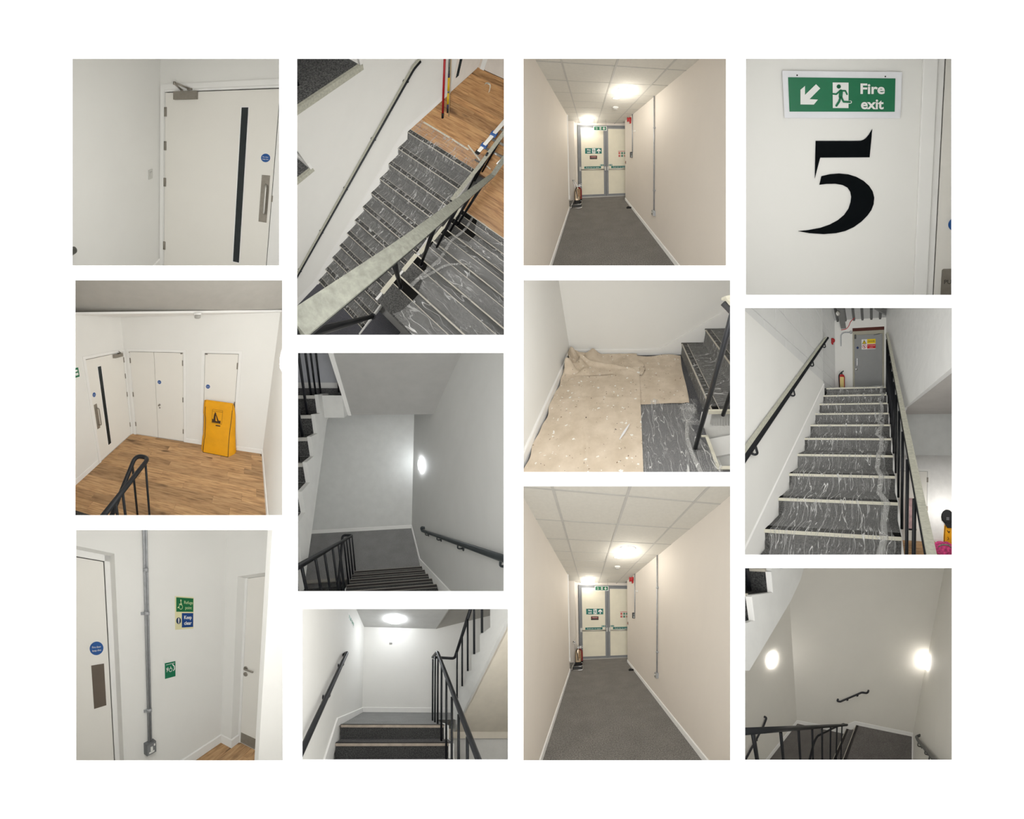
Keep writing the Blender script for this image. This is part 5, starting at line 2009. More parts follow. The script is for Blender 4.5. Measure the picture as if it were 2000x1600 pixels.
    for (tx, ty), (bx_, by_) in (((1160, 490), (1062, 662)), ((1110, 570), (1020, 712)), ((1060, 625), (985, 760))):
        b_ = S.hz(bx_, by_, 0.0)
        a_ = V((b_.x, b_.y, 0.80))
        mb = MB(S)
        mb.tube([b_, (b_.x, b_.y, 0.85)], 0.0125, 8)
        mb.build('baluster', M_black, t)

    S.strip(22, (1, 0.99, 0.97))


room4()


# ================================================================== wall handrail used in the stairwells
def wall_rail(S, t, pts, out, brackets, r=0.021, m=None, drop=0.07):
    """tube rail on pts; brackets at points along it, reaching back to the wall by -out"""
    m = m or M_black
    mb = MB(S)
    mb.tube(pts, r, 12)
    mb.build('rail', m, t)
    out = V(out)
    for p in brackets:
        p = V(p)
        mb = MB(S)
        foot = p - out + V((0, 0, -drop))
        mb.tube(arc_path([p - Z_ * r * 0.6, p - Z_ * drop, foot], 0.025), 0.008, 8)
        mb.lathe(foot, out, [(0.026, 0), (0.026, 0.006), (0.012, 0.010)], 14)
        mb.build('bracket', m, t)


def bulkhead(S, p, n, rad, label, power, color=(1, 1, 1), m=None, off=(0, 0, 0)):
    """round wall / ceiling light: base, diffuser and its lamp"""
    p, n = V(p), V(n)
    t = thing(S, 'wall_light' if abs(n.z) < 0.5 else 'ceiling_light', p, label, 'wall light' if abs(n.z) < 0.5 else 'ceiling light')
    mb = MB(S)
    mb.lathe(p, n, [(rad * 1.04, 0), (rad * 1.02, 0.006), (rad * 0.9, 0.008)], 28)
    mb.build('base', M_white, t)
    mb = MB(S)
    mb.lathe(p, n, [(rad, 0.006), (rad * 0.95, 0.04), (rad * 0.7, 0.065), (rad * 0.25, 0.075)], 28)
    mb.build('diffuser', m or M_lamp, t)
    if power:
        S.light(p + V(off), power, color, 0.06, kind='POINT')
    return t


M_wallc = mat('wall_paint_cool', (200, 200, 196), 0.65, var=0.02, vscale=3.0, bump=0.05, bscale=40)


# ================================================================== room 5: looking down a stairwell
def room5():
    S = Set(RECTS['p5'], (570, 680), 3.291, 420.0, (5.51, -20.37, 0.08), 3.5, 1.0, 5.9, front=1.1)
    build_box('p5', S, 5)
    XR, YB, XA = 0.78, 4.96, -0.60
    g, r = 0.262, 0.168
    mb = MB(S)
    mb.grid(lambda u, v: (-2.2 + u * 2.98, 3.36 + v * 1.6, 0), 16, 8, False)
    mb.build('floor', speckle('carpet_light', (128, 128, 128), (178, 177, 174), 80), None, 'grey carpet half landing at the bottom of the lamp lit stairwell', 'floor', kind='structure')
    mb = MB(S)
    mb.panel((-2.4, YB, 0), X_, Z_, (0, 2.4 + XR), (0, 3.6))
    mb.build('wall_back', mat('scuffed_paint', (218, 219, 215), 0.6, var=0.035, vscale=5.0, bump=0.06), None, 'scuffed white end wall of the lamp lit stairwell', 'wall', kind='structure')
    mb = MB(S)
    mb.panel((XR, YB, 0), -Y_, Z_, (0, YB - 0.3), (-0.05, 4.6))
    mb.build('wall_right', M_wallc, None, 'white side wall carrying the handrail and the round lamp', 'wall', kind='structure')
    baseboard(S, 'baseboard_back', (-2.2, YB, 0), (XR, YB, 0), -Y_, 0.10, 0.016, 'white baseboard on the scuffed end wall')
    baseboard(S, 'baseboard_right', (XR, 3.66, 0), (XR, YB, 0), -X_, 0.10, 0.016, 'white baseboard beside the half landing carpet')
    mb = MB(S)
    a, d = V((XR, 3.68, 0)), V((0, -g, r)) * 9
    mb.prism([a + V((0, 0, 0.10)), a + V((-0.018, 0, 0.10)), a + V((-0.018, -0.1, -0.05)), a + V((0, -0.1, -0.05))], d)
    mb.build('baseboard_stair', M_trim, None, 'white sloping skirting beside the descending stairwell steps', 'baseboard', kind='structure')
    # flight coming down to the landing (climbs towards us)
    t = thing(S, 'staircase', (0.1, 3.4, 0), 'carpeted flight going down to the half landing, dark nosings', 'stairs')
    flight(S, t, (XA, 3.40, r * 0.9), (XR - XA - 0.018, 0, 0), (0, -g, 0), r, 7, M_carpetd, M_carpetd, mat('nosing_dull', (150, 146, 138), 0.5, 0.4), mat('grip_brown', (46, 42, 40), 0.7), 0.05, 0.03)
    mb = MB(S)
    mb.prism([(XA - 0.03, 3.45, 0.0), (XA - 0.03, 3.45, -0.2), (XA - 0.03, 1.4, 1.0), (XA - 0.03, 1.4, 1.45)], (0.03, 0, 0))
    mb.build('stringer', M_trim, t)
    # next flight leaves the landing on the left, going down
    t = thing(S, 'staircase', (-1.4, 3.3, -0.17), 'top of the next flight going down behind the railing', 'stairs')
    for k in range(4):
        y, z = 3.36 - g * k, -r * k
        mb = MB(S)
        mb.box((-2.2, y - g, z - r - 0.03), (-0.78, y, z - r))
        mb.build('tread', M_carpetd, t)
        mb = MB(S)
        mb.box((-2.2, y - 0.012, z - 0.028), (-0.78, y + 0.05, z + 0.004))
        mb.build('nosing', mat('nosing_dull', (150, 146, 138), 0.5, 0.4), t)
    # railing on the left of the flight, looping back
    t = thing(S, 'stair_railing', (XA, 3.45, 0), 'dark railing looping at the half landing below the stringer', 'railing')
    xr = -0.589
    A0 = V((xr, 3.47, 0.955))
    A1 = V((xr, 0.9, 0.955 + 2.57 * 0.632))
    B0 = V((-0.775, 3.50, 0.955))
    B1 = V((-0.775, 2.2, 0.955 - 1.3 * 0.66))
    path = arc_path([A1, A0, B0, B1], 0.07, 6)
    bal = []
    for x, y in ((62, 1396), (152, 1350), (210, 1318), (262, 1290), (300, 1270), (335, 1252), (352, 1240), (370, 1230), (388, 1222)):
        q = S.hx(x, y, xr)
        yy = q.y
        ztop = 0.955 + (3.47 - yy) * 0.632 if yy < 3.47 else 0.955
        k = max(0, math.floor((3.40 - yy) / g) + 1)
        bal.append((V((xr, yy, ztop)), V((xr, yy, r * k * 1.0 - 0.02 if k else 0.0))))
    for yy in (3.2, 2.95):
        bal.append((V((-0.775, yy, 0.955 - (3.5 - yy) * 0.66)), V((-0.775, yy, -0.35))))
    railing(S, t, path, bal, 0.022, 0.0125)
    # wall handrail on the right
    xw = XR - 0.06
    t = thing(S, 'wall_handrail', (XR, 2.2, 1.4), 'grey wall handrail rising along the right side wall', 'handrail')
    P0, P1 = V((xw, 3.34, 1.07)), V((xw, 0.6, 1.07 + 2.74 * 0.628))
    pts = arc_path([(XR, 3.37, 1.10), (xw, 3.42, 1.09), P0, P1], 0.04, 5)
    br = []
    for x, y in ((858, 1205), (932, 1235), (1065, 1285), (1340, 1385)):
        q = S.hx(x, y, xw)
        br.append(V((xw, q.y, 1.07 + (3.34 - q.y) * 0.628)))
    wall_rail(S, t, pts, (-0.06, 0, 0), br, 0.024, mat('rail_slate', (58, 64, 66), 0.35, 0.3))
    # lamp on the right wall
    q = S.hx(838, 752, XR)
    bulkhead(S, q, -X_, 0.13, 'lit round wall light near the corner of the stairwell', 0, m=emit('lamp_bright', (246, 250, 255), 40.0))
    # upper landing slab, its sloping soffit and the flight on the left
    zs, ys = 3.2, 3.163
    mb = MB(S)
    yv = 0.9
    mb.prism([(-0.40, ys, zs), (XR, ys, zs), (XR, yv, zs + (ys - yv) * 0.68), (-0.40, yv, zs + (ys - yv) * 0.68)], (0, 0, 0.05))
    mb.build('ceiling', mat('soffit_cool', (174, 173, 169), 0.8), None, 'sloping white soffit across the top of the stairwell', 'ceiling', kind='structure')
    mb = MB(S)
    mb.prism([(-0.44, ys, zs - 0.01), (-0.395, ys, zs - 0.01), (-0.395, ys, zs + 0.05), (-0.44, ys, zs + 0.05)], (0, -(ys - yv), (ys - yv) * 0.68))
    mb.build('trim_13', M_trim, None, 'thin white bead along the left edge of the sloping soffit', 'trim', kind='structure')
    t = thing(S, 'staircase', (-0.75, 2.2, 2.0), 'side of the upper flight with white stringer and dark treads', 'stairs')
    xs = -0.72
    N0 = S.hx(146, 306, xs)
    gg, rr = 0.228, 0.192
    n = 6
    for k in range(n):
        y, z = N0.y - gg * k, N0.z - rr * k
        mb = MB(S)
        mb.box((-2.1, y + 0.004, z - rr), (xs - 0.002, y + 0.02, z - 0.02))
        mb.build('riser', M_carpetd, t)
        mb = MB(S)
        mb.box((-2.1, y - 0.006, z - 0.03), (xs - 0.002, y + (gg if k else 0.5), z))
        mb.build('tread', M_carpetd, t)
        mb = MB(S)
        mb.box((-2.1, y - 0.012, z - 0.032), (xs - 0.001, y + 0.01, z + 0.003))
        mb.build('nosing', mat('nosing_grey', (176, 174, 168), 0.5, 0.3), t)
    prof = [(N0.y + 0.32, N0.z + 0.02)]
    for k in range(n):
        y, z = N0.y - gg * k, N0.z - rr * k
        prof += [(y - 0.0, z + 0.01), (y - 0.0, z - rr)]
    e = prof[-1]
    b0, b1 = S.hx(205, 470, xs), S.hx(45, 1560, xs)
    prof += [(b1.y, b1.z), (b0.y, b0.z), (ys + 0.0, zs + 0.02), (ys, N0.z + 0.02)]
    mb = MB(S)
    mb.prism([(xs, y, z) for y, z in prof], (0.04, 0, 0))
    mb.build('stringer', mat('stringer_white', (212, 212, 208), 0.6), t)
    mb = MB(S)
    mb.box((xs + 0.04, ys - 0.35, zs), (-0.44, ys, N0.z + 0.0))
    mb.build('landing_edge', mat('stringer_white', (212, 212, 208), 0.6), t)
    # what the upper landing shows: carpet upstand, skirting, wall, balusters
    yu = ys + 0.12
    mb = MB(S)
    mb.box((-2.3, yu, N0.z - 0.02), (-0.47, yu + 0.03, S.hy(160, 258, yu).z))
    mb.build('carpet_upstand', M_carpet, t)
    za, zb = S.hy(160, 258, yu + 0.05).z, S.hy(160, 222, yu + 0.05).z
    mb = MB(S)
    mb.box((-2.3, yu + 0.04, za), (-0.47, yu + 0.06, zb))
    mb.build('baseboard_upper', M_trim, None, 'white baseboard on the upper landing behind the balusters', 'baseboard', kind='structure')
    mb = MB(S)
    mb.box((-2.3, yu + 0.065, za), (-0.46, yu + 0.09, zb + 0.9))
    mb.build('wall_upper', mat('bluish_wall', (196, 198, 203), 0.7), None, 'bluish white wall patch behind the upper balusters', 'wall', kind='structure')
    t = thing(S, 'stair_railing', (xs - 0.05, 2.6, N0.z), 'black upper balusters in the top left corner of the stairwell', 'railing')
    for (x0, y0), (x1, y1), rad in (((82, 30), (124, 304), 0.0135), ((117, 30), (154, 297), 0.0125), ((148, 30), (186, 292), 0.0125), ((288, 165), (303, 285), 0.011), ((40, 60), (100, 432), 0.0145), ((38, 440), (70, 585), 0.0145), ((36, 700), (46, 750), 0.0145)):
        b_ = S.hx(x1, y1, xs - 0.06 if x1 < 280 else -0.5)
        mb = MB(S)
        mb.tube([b_, b_ + V((0, 0, 0.95))], rad, 8)
        mb.build('baluster', M_black, t)


room5()


# ================================================================== room 6: steps up to a half landing
def room6():
    S = Set(RECTS['p6'], (580, 1180), 4.695, 416.29, (3.037, 2.807, 0.646), 0.37, 1.15, 5.4, front=0.15)
    build_box('p6', S, 6)
    XL, YB, ZC = -0.65, 4.52, 1.805
    mb = MB(S)
    mb.panel((XL, 0.8, 0), Y_, Z_, (0, YB - 0.8), (-1.2, 2.6))
    mb.build('wall_left', M_wall, None, 'white wall with handrail and oblique exit sign beside the short steps', 'wall', kind='structure')
    mb = MB(S)
    mb.panel((XL, YB, 0), X_, Z_, (0, 3.4), (-1.6, 2.6))
    mb.build('wall_back', M_wall, None, 'white end wall of the half landing under the ceiling light', 'wall', kind='structure')
    xe = 0.895
    mb = MB(S)
    mb.box((XL, 1.6, ZC), (xe, YB, ZC + 0.03))
    mb.build('ceiling', mat('ceiling_grey', (206, 206, 203), 0.8), None, 'white ceiling with round lamp over the half landing', 'ceiling', kind='structure')
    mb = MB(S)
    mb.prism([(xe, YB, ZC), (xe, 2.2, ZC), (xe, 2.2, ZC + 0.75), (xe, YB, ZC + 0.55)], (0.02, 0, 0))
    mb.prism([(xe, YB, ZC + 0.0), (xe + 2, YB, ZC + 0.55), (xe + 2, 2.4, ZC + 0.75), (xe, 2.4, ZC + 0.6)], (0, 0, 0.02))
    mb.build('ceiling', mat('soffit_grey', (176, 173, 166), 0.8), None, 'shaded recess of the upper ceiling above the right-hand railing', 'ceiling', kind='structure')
    # landing and steps
    g, r = 0.222, 0.17
    XS = 0.625
    mb = MB(S)
    mb.grid(lambda u, v: (XL + u * (XS + 0.02 - XL), 2.63 + v * (YB - 2.63), 0), 12, 12, False)
    mb.grid(lambda u, v: (XS + 0.02 + u * 0.6, 3.2 + v * (YB - 3.2), 0), 4, 6, False)
    mb.build('floor', speckle('carpet_light', (128, 128, 128), (178, 177, 174), 80), None, 'grey carpet half landing at the top of the short steps', 'floor', kind='structure')
    t = thing(S, 'staircase', (0, 2.0, -0.5), 'short flight of dark carpet steps with metal nosings', 'stairs')
    mn = mat('nosing_metal', (176, 164, 150), 0.35, 0.6, var=0.15, vscale=12)
    for k in range(4):
        y, z = 2.63 - g * k, -r * k
        x1 = XS + 0.0 * k
        mb = MB(S)
        mb.box((XL + 0.02, y + 0.004, z - r), (x1, y + 0.02, z - 0.02))
        mb.build('riser', M_carpetd, t)
        if k:
            mb = MB(S)
            mb.box((XL + 0.02, y, z - 0.03), (x1 + 0.05, y + g + 0.004, z))
            mb.build('tread', M_carpet, t)
        mb = MB(S)
        mb.box((XL + 0.02, y - 0.012, z - 0.030), (x1, y - 0.002, z + 0.002))
        no = mb.build('nosing', mn, t)
        mb = MB(S)
        mb.box((XL + 0.02, y - 0.012, z - 0.0), (x1, y + 0.05, z + 0.005))
        if no:
            mb.build('grip_strip', mat('grip_brown', (46, 42, 40), 0.7), no)
        mb = MB(S)
        mb.box((x1, y - 0.01, z - r - 0.05), (x1 + 0.06, y + g, z - 0.004))
        mb.build('stringer', M_trim, t)
    # skirtings
    baseboard(S, 'baseboard_back', (XL, YB, 0), (1.25, YB, 0), -Y_, 0.10, 0.016, 'white baseboard along the end wall of the half landing')
    baseboard(S, 'baseboard_left', (XL, 2.5, 0), (XL, YB, 0), X_, 0.095, 0.016, 'white level baseboard left of the half landing')
    mb = MB(S)
    a = V((XL, 2.5, 0))
    mb.prism([a + V((0, 0, 0.095)), a + V((0.018, 0, 0.095)), a + V((0.018, 0, -0.17)), a + V((0, 0, -0.17))], V((0, -g, -r)) * 7)
    mb.build('baseboard_stair', M_trim, None, 'white sloping baseboard beside the short steps', 'baseboard', kind='structure')
    # ceiling light, trunking, sign
    q = S.hz(897, 133, ZC)
    bulkhead(S, (q.x, q.y, ZC), -Z_, 0.175, 'lit round ceiling light over the half landing', 0, m=emit('lamp_bright', (246, 250, 255), 40.0))
    a, b = S.hy(862, 243, YB), S.hy(862, 365, YB)
    t = thing(S, 'cable_trunking', (a.x, YB, b.z), 'short white vertical trunking with dark end on the end wall', 'trunking')
    mb = MB(S)
    mb.box((a.x - 0.028, YB - 0.02, b.z + 0.02), (a.x + 0.028, YB, a.z + 0.03))
    mb.build('duct', M_trim, t, bevel=0.003)
    mb = MB(S)
    mb.box((a.x - 0.03, YB - 0.024, b.z - 0.005), (a.x + 0.03, YB, b.z + 0.02))
    mb.build('end_cap', mat('end_grey', (140, 138, 134), 0.5), t)
    a, b = S.hx(472, 78, XL), S.hx(521, 218, XL)
    t = thing(S, 'fire_exit_sign', (XL, a.y, b.z), 'oblique green fire exit sign high on the left wall', 'sign')
    P = Plate(S, t, (XL, a.y, 0), Y_, Z_)
    W = b.y - a.y
    z0, z1 = S.hx(472, 140, XL).z, a.z
    P.rect('backing', M_white, 0, z0, W, z1, 0, 0.004)
    P.rect('panel', M_green, 0.02, z0 + 0.02, W - 0.02, z1 - 0.02, 0.004, 0.005)
    h = z1 - z0
    P.text('lettering', M_white, 'Fire', W * 0.78, z0 + h * 0.65, h * 0.18, 0.006, 0.01, W * 0.25)
    P.text('lettering', M_white, 'exit', W * 0.78, z0 + h * 0.35, h * 0.18, 0.006, 0.01, W * 0.25)
    running_man(P, M_green, M_white, W * 0.42, z0 + h * 0.18, h * 0.64, 0.006)
    arrow(P, M_white, W * 0.2, z0 + h / 2, h * 0.5, 2.4, 0.006)
    # wall handrail on the left
    xw = XL + 0.06
    P0, P1 = S.hx(458, 448, xw), S.hx(45, 1345, xw)
    t = thing(S, 'wall_handrail', (XL, 2.2, 0.4), 'dark wall handrail rising along the left wall to the half landing', 'handrail')
    d = (P0 - P1)
    pts = [P1 - d * 0.1, P0 - d.normalized() * 0.04, P0, V((xw - 0.02, P0.y + 0.03, P0.z - 0.0)), V((XL, P0.y + 0.04, P0.z - 0.03))]
    br = [P1 + d * f for f in (0.87, 0.46)]
    wall_rail(S, t, pts, (0.06, 0, 0), br, 0.021)
    # newel posts, loop and the two rails on the right
    t = thing(S, 'stair_railing', (0.57, 2.7, 0), 'dark stair railing turning at the half landing newel', 'railing')
    xr = 0.57
    A0 = S.hx(1287, 438, xr)
    A1 = S.hx(1665, 1430, xr)
    zt = A0.z
    L0 = V((xr, 3.08, S.hx(1232, 492, xr).z))
    yb = 3.12
    pB = S.hy(1445, 500, yb)
    xb = pB.x
    L0 = V((xr, yb - 0.02, pB.z + 0.01))
    B0 = V((xb, yb, pB.z))
    sl = (A0.z - A1.z) / (A0.y - A1.y)
    B1 = S.hx(1600, 20, xb)
    path = arc_path([A1 + (A1 - A0) * 0.2, A0, L0], 0.05, 5)
    mb = MB(S)
    mb.tube(path, 0.022, 12)
    mb.build('handrail', M_black, t)
    mb = MB(S)
    mb.tube(arc_path([L0, B0, B1], 0.05, 5), 0.021, 12)
    mb.build('handrail', M_black, t)
    for (tx, ty), (bx, by) in (((1244, 505), (1243, 1070)), ((1266, 480), (1265, 1085)), ((1292, 500), (1290, 1100))):
        b_ = S.hz(bx, by, 0)
        mb = MB(S)
        mb.tube([b_, (b_.x, b_.y, S.hy(tx, ty, b_.y).z)], 0.0125, 10)
        mb.build('baluster', M_black, t)
    for (tx, ty), (bx, by) in (((1326, 515), (1322, 1255)), ((1370, 690), (1365, 1440)), ((1420, 850), (1415, 1500)), ((1482, 1010), (1478, 1600)), ((1562, 1215), (1556, 1700))):
        a_ = S.hx(tx, ty, xr)
        mb = MB(S)
        mb.tube([a_, (a_.x, a_.y, S.hy(bx, by, a_.y).z)], 0.0125, 10)
        mb.build('baluster', M_black, t)
    for (tx, ty), (bx, by) in (((1470, 430), (1468, 865)), ((1515, 290), (1515, 755)), ((1568, 110), (1566, 615)), ((1630, -40), (1625, 460)), ((1702, -150), (1697, 265))):
        b_ = S.hx(bx, by, xb)
        mb = MB(S)
        mb.tube([b_, (b_.x, b_.y, S.hy(tx, ty, b_.y).z)], 0.0125, 10)
        mb.build('baluster', M_black, t)
    # upper flight on the right: stringer, soffit
    xu = 0.94
    t = thing(S, 'staircase', (xu, 2.5, 0.3), 'white sawtooth stringer of the upper flight rising to the right', 'stairs')
    cz = [((1440, 965), (1440, 868)), ((1487, 866), (1490, 757)), ((1537, 755), (1542, 624)), ((1600, 607), (1606, 464)), ((1676, 436), (1675, 285)), ((1772, 215), (1765, 50)), ((1880, -40), (1880, -200))]
    prof = []
    for b_, a_ in cz:
        pb, pa = S.hx(*b_, xu), S.hx(*a_, xu)
        prof += [(pb.y, pb.z), (pb.y, pa.z)]
    lo1, lo0 = S.hx(1960, 78, xu), S.hx(1432, 1178, xu)
    prof += [(lo1.y - 0.2, lo1.z + 0.15), (lo0.y, lo0.z)]
    prof = [(lo0.y, S.hx(1440, 965, xu).z)] + prof
    mb = MB(S)
    mb.prism([(xu, y, z) for y, z in prof], (0.05, 0, 0))
    mb.build('stringer', mat('stringer_white', (212, 212, 208), 0.6), t)
    cr = mat('soffit_cream', (232, 224, 208), 0.75)
    mb = MB(S)
    mb.prism([(xu + 0.03, lo0.y, lo0.z), (xu + 0.03, lo1.y - 0.2, lo1.z + 0.15), (xu + 1.6, lo1.y - 0.2, lo1.z + 0.15), (xu + 1.6, lo0.y, lo0.z)], (0, 0.04, 0.06))
    mb.build('soffit', cr, t)
    mb = MB(S)
    mb.box((xu - 0.28, lo0.y - 0.02, -0.3), (xu + 1.8, lo0.y + 0.02, lo0.z + 0.06))
    mb.build('landing_edge', cr, t)
    zz = S.hy(1600, 1216, lo0.y).z
    mb = MB(S)
    mb.box((xu - 0.3, lo0.y + 0.05, -1.8), (xu + 2, lo0.y + 0.08, zz))
    mb.build('wall_lower', mat('lower_white', (232, 231, 226), 0.6), None, 'bright white wall below the cream soffit at lower right', 'wall', kind='structure')

    S.strip(8, (1, 0.98, 0.95))
    S.light((1.45, 2.7, -0.8), 5.0, (1, 0.97, 0.92), 0.2, kind='POINT', name='lower_wall_fill')  # unseen fill light added to brighten the lower wall


room6()


# ================================================================== room 8: dust sheet on a half landing
def canvas(name):
    """cotton dust sheet with dried paint drips"""
    if name in MATS:
        return MATS[name]
    m, nt, b = _new(name)
    a = _attr(nt)
    n = _noise(nt, a.outputs['Vector'], 7.0, 4)
    col = _ramp(nt, n.outputs['Fac'], [(0.3, (202, 186, 164)), (0.7, (224, 209, 189))]).outputs[0]
    fine = _noise(nt, a.outputs['Vector'], 220.0, 2)
    for scale, thr, c, dens in ((24.0, 0.30, (244, 242, 234), 0.45), (11.0, 0.14, (246, 244, 238), 0.35), (15.0, 0.16, (74, 62, 58), 0.30), (8.0, 0.09, (132, 30, 44), 0.40), (38.0, 0.22, (128, 106, 84), 0.35)):
        vo = nt.nodes.new('ShaderNodeTexVoronoi')
        vo.inputs['Scale'].default_value = scale
        vo.inputs['Randomness'].default_value = 1.0
        nz = _noise(nt, a.outputs['Vector'], scale * 1.7, 2)
        va = nt.nodes.new('ShaderNodeMixRGB')
        va.blend_type = 'ADD'
        va.inputs[0].default_value = 1.2 / scale
        nt.links.new(a.outputs['Vector'], va.inputs[1])
        nt.links.new(nz.outputs['Color'], va.inputs[2])
        nt.links.new(va.outputs[0], vo.inputs['Vector'])
        sp = nt.nodes.new('ShaderNodeSeparateColor')
        nt.links.new(vo.outputs['Color'], sp.inputs[0])
        mr = nt.nodes.new('ShaderNodeMapRange')
        mr.inputs['From Min'].default_value = 1 - dens
        mr.inputs['From Max'].default_value = 1.0
        mr.inputs['To Min'].default_value = 0.0
        mr.inputs['To Max'].default_value = thr
        nt.links.new(sp.outputs[0], mr.inputs['Value'])
        lt = nt.nodes.new('ShaderNodeMath')
        lt.operation = 'LESS_THAN'
        nt.links.new(vo.outputs['Distance'], lt.inputs[0])
        nt.links.new(mr.outputs[0], lt.inputs[1])
        mx = nt.nodes.new('ShaderNodeMixRGB')
        nt.links.new(lt.outputs[0], mx.inputs[0])
        nt.links.new(col, mx.inputs[1])
        mx.inputs[2].default_value = lin(c)
        col = mx.outputs[0]
    nt.links.new(col, b.inputs['Base Color'])
    b.inputs['Roughness'].default_value = 0.9
    b.inputs['Specular IOR Level'].default_value = 0.1
    bp = nt.nodes.new('ShaderNodeBump')
    bp.inputs['Strength'].default_value = 0.25
    bp.inputs['Distance'].default_value = 0.01
    nt.links.new(fine.outputs['Fac'], bp.inputs['Height'])
    nt.links.new(bp.outputs[0], b.inputs['Normal'])
    MATS[name] = m
    return m


def room8():
    S = Set(RECTS['p8'], (1012, 536), 4.04, 468.2, (-0.768, -32.693, -1.065), 1.43, 1.05, 3.3)
    build_box('p8', S, 8)
    XL, YB = -0.753, 2.734
    mb = MB(S)
    mb.panel((XL, 0.5, 0), Y_, Z_, (0, YB - 0.5), (0, 1.6))
    mb.build('wall_left', M_wall, None, 'white wall left of the paint spattered dust sheet', 'wall', kind='structure')
    mb = MB(S)
    mb.panel((XL, YB, 0), X_, Z_, (0, 2.4), (0, 1.6))
    mb.build('wall_back', M_wall, None, 'white wall behind the dust sheet and sheeted steps', 'wall', kind='structure')
    XH, YH = 0.60, 1.50            # stairwell opening
    mb = MB(S)
    mb.grid(lambda u, v: (XL + u * (XH - XL), 0.7 + v * (YB - 0.7), 0), 14, 20, False)
    mb.grid(lambda u, v: (XH + u * 0.6, YH + v * (YB - YH), 0), 4, 8, False)
    mb.grid(lambda u, v: (XH + u * 0.6, 0.7 + v * 0.33, 0), 4, 3, False)
    mb.build('floor', speckle('carpet_charcoal', (84, 84, 87), (132, 132, 133), 110), None, 'charcoal carpet landing under the dust sheet', 'floor', kind='structure')
    baseboard(S, 'baseboard_left', (XL, 0.7, 0), (XL, YB, 0), X_, 0.095, 0.016, 'white baseboard left of the dust sheet')
    baseboard(S, 'baseboard_back', (XL, YB, 0), (0.40, YB, 0), -Y_, 0.085, 0.016, 'white baseboard behind the crumpled dust sheet')
    mb = MB(S)
    a0, a1 = S.hy(1115, 596, YB), S.hy(1662, 268, YB)
    mb.prism([(0.40, YB, 0), (1.6, YB, 0), (1.6, YB, a1.z + (1.6 - a1.x) * 0.66), (a0.x, YB, 0.085), (0.40, YB, 0.085)], (0, -0.016, 0))
    mb.build('baseboard_stair', M_trim, None, 'white sloping skirting behind the sheeted steps', 'baseboard', kind='structure')
    # steps climbing to the right
    t = thing(S, 'staircase', (0.9, 2.1, 0), 'sheeted charcoal steps climbing to the right of the dust sheet', 'stairs')
    mc = speckle('carpet_step', (78, 78, 78), (132, 131, 128))
    O = V((0.655, YB - 0.016, 0.152))
    flight(S, t, O, (0, -1.26, 0), (0.262, 0, 0), 0.18, 3, mc, mc, M_nose, M_strip, 0.06, 0.006)
    for k in range(2):
        q = O + V((0.262 * k, 0, 0.18 * k))
        mb = MB(S)
        mb.box((q.x - 0.01, YB - 0.022, q.z), (q.x + 0.262, YB - 0.016, q.z + 0.015))
        mb.build('edge_tape', mat('edge_tape_dark', (70, 68, 62), 0.7), t)
    mb = MB(S)
    mb.box((0.62, 1.435, 0.142), (1.4, 1.455, 0.175))
    mb.build('edge_tape', M_tape, t)
    mb = MB(S)
    mb.prism([(0.655, 1.46, 0), (1.4, 1.46, 0), (1.4, 1.46, 0.7), (1.18, 1.46, 0.51), (1.18, 1.46, 0.33), (0.92, 1.46, 0.33), (0.92, 1.46, 0.15), (0.655, 1.46, 0.15)], (0, -0.01, 0))
    mb.build('stringer', M_trim, t)
    # film over the steps
    prof = [(0.648, 0.005), (0.648, 0.08), (0.648, 0.15)]
    for k in range(2):
        x, z = 0.655 + 0.262 * k, 0.152 + 0.18 * k
        prof += [(x, z + 0.004), (x + 0.09, z + 0.004), (x + 0.2, z + 0.006), (x + 0.25, z + 0.03), (x + 0.256, z + 0.1), (x + 0.26, z + 0.18)]
    drape(S, 'polythene_sheet', prof, lambda v: (1.5, YB - 0.03), 26, 5, film('polythene_d', 0.10, 0.65, 3.6, (1.0, 5.0, 1.0), cover=0.08), axis='y', amp=0.014, label='clear polythene sheet clinging to the steps right of the dust sheet', cat='plastic sheet')
    fm = film('polythene_e', 0.13, 0.75, 3.6, (6.5, 0.8, 1), cover=0.13)
    mb = MB(S)
    rn = random.Random(2)
    mb.grid(lambda u, v: (0.07 + u * (0.50 + 0.06 * math.sin(v * 8)), 0.9 + v * 0.9, 0.006 + 0.012 * abs(math.sin(u * 11 + v * 5) * math.sin(v * 7 - u * 6))), 26, 26)
    mb.build('polythene_sheet', fm, None, 'flat creased polythene on the carpet in front of the dust sheet', 'plastic sheet')
    # bunched film at the foot of the step and its trailing edge
    c = S.hz(1350, 1120, 0.0)
    mb = MB(S)
    mb.grid(lambda u, v: (c.x - 0.02 + 0.14 * (u - 0.35) + 0.02 * math.sin(v * 20), c.y + 0.26 * (v - 0.45), 0.01 + 0.10 * math.sin(3.14 * u) * (0.6 + 0.4 * math.sin(13 * v + 5 * u)) * math.sin(3.14 * v) + 0.012 * math.sin(40 * u * v + 9 * v)), 22, 22)
    mb.build('polythene_bunch', film('polythene_f', 0.16, 0.7, 12.0), None, 'crumpled bunch of polythene at the foot of the first step', 'plastic sheet')
    mb = MB(S)
    pts = [S.hz(1335, 1160, 0.02), S.hz(1330, 1300, 0.02), S.hz(1365, 1400, 0.02), S.hz(1440, 1560, 0.02), S.hz(1480, 1640, 0.02)]
    mb.tube(arc_path(pts, 0.06, 4), [0.018] * len(arc_path(pts, 0.06, 4)), 7)
    mb.build('polythene_fold', film('polythene_c', 0.22, 0.7, 9.0), None, 'rolled polythene edge trailing past the black baluster', 'plastic sheet')
    # dust sheets
    cv = canvas('dust_sheet')
    rn = random.Random(5)
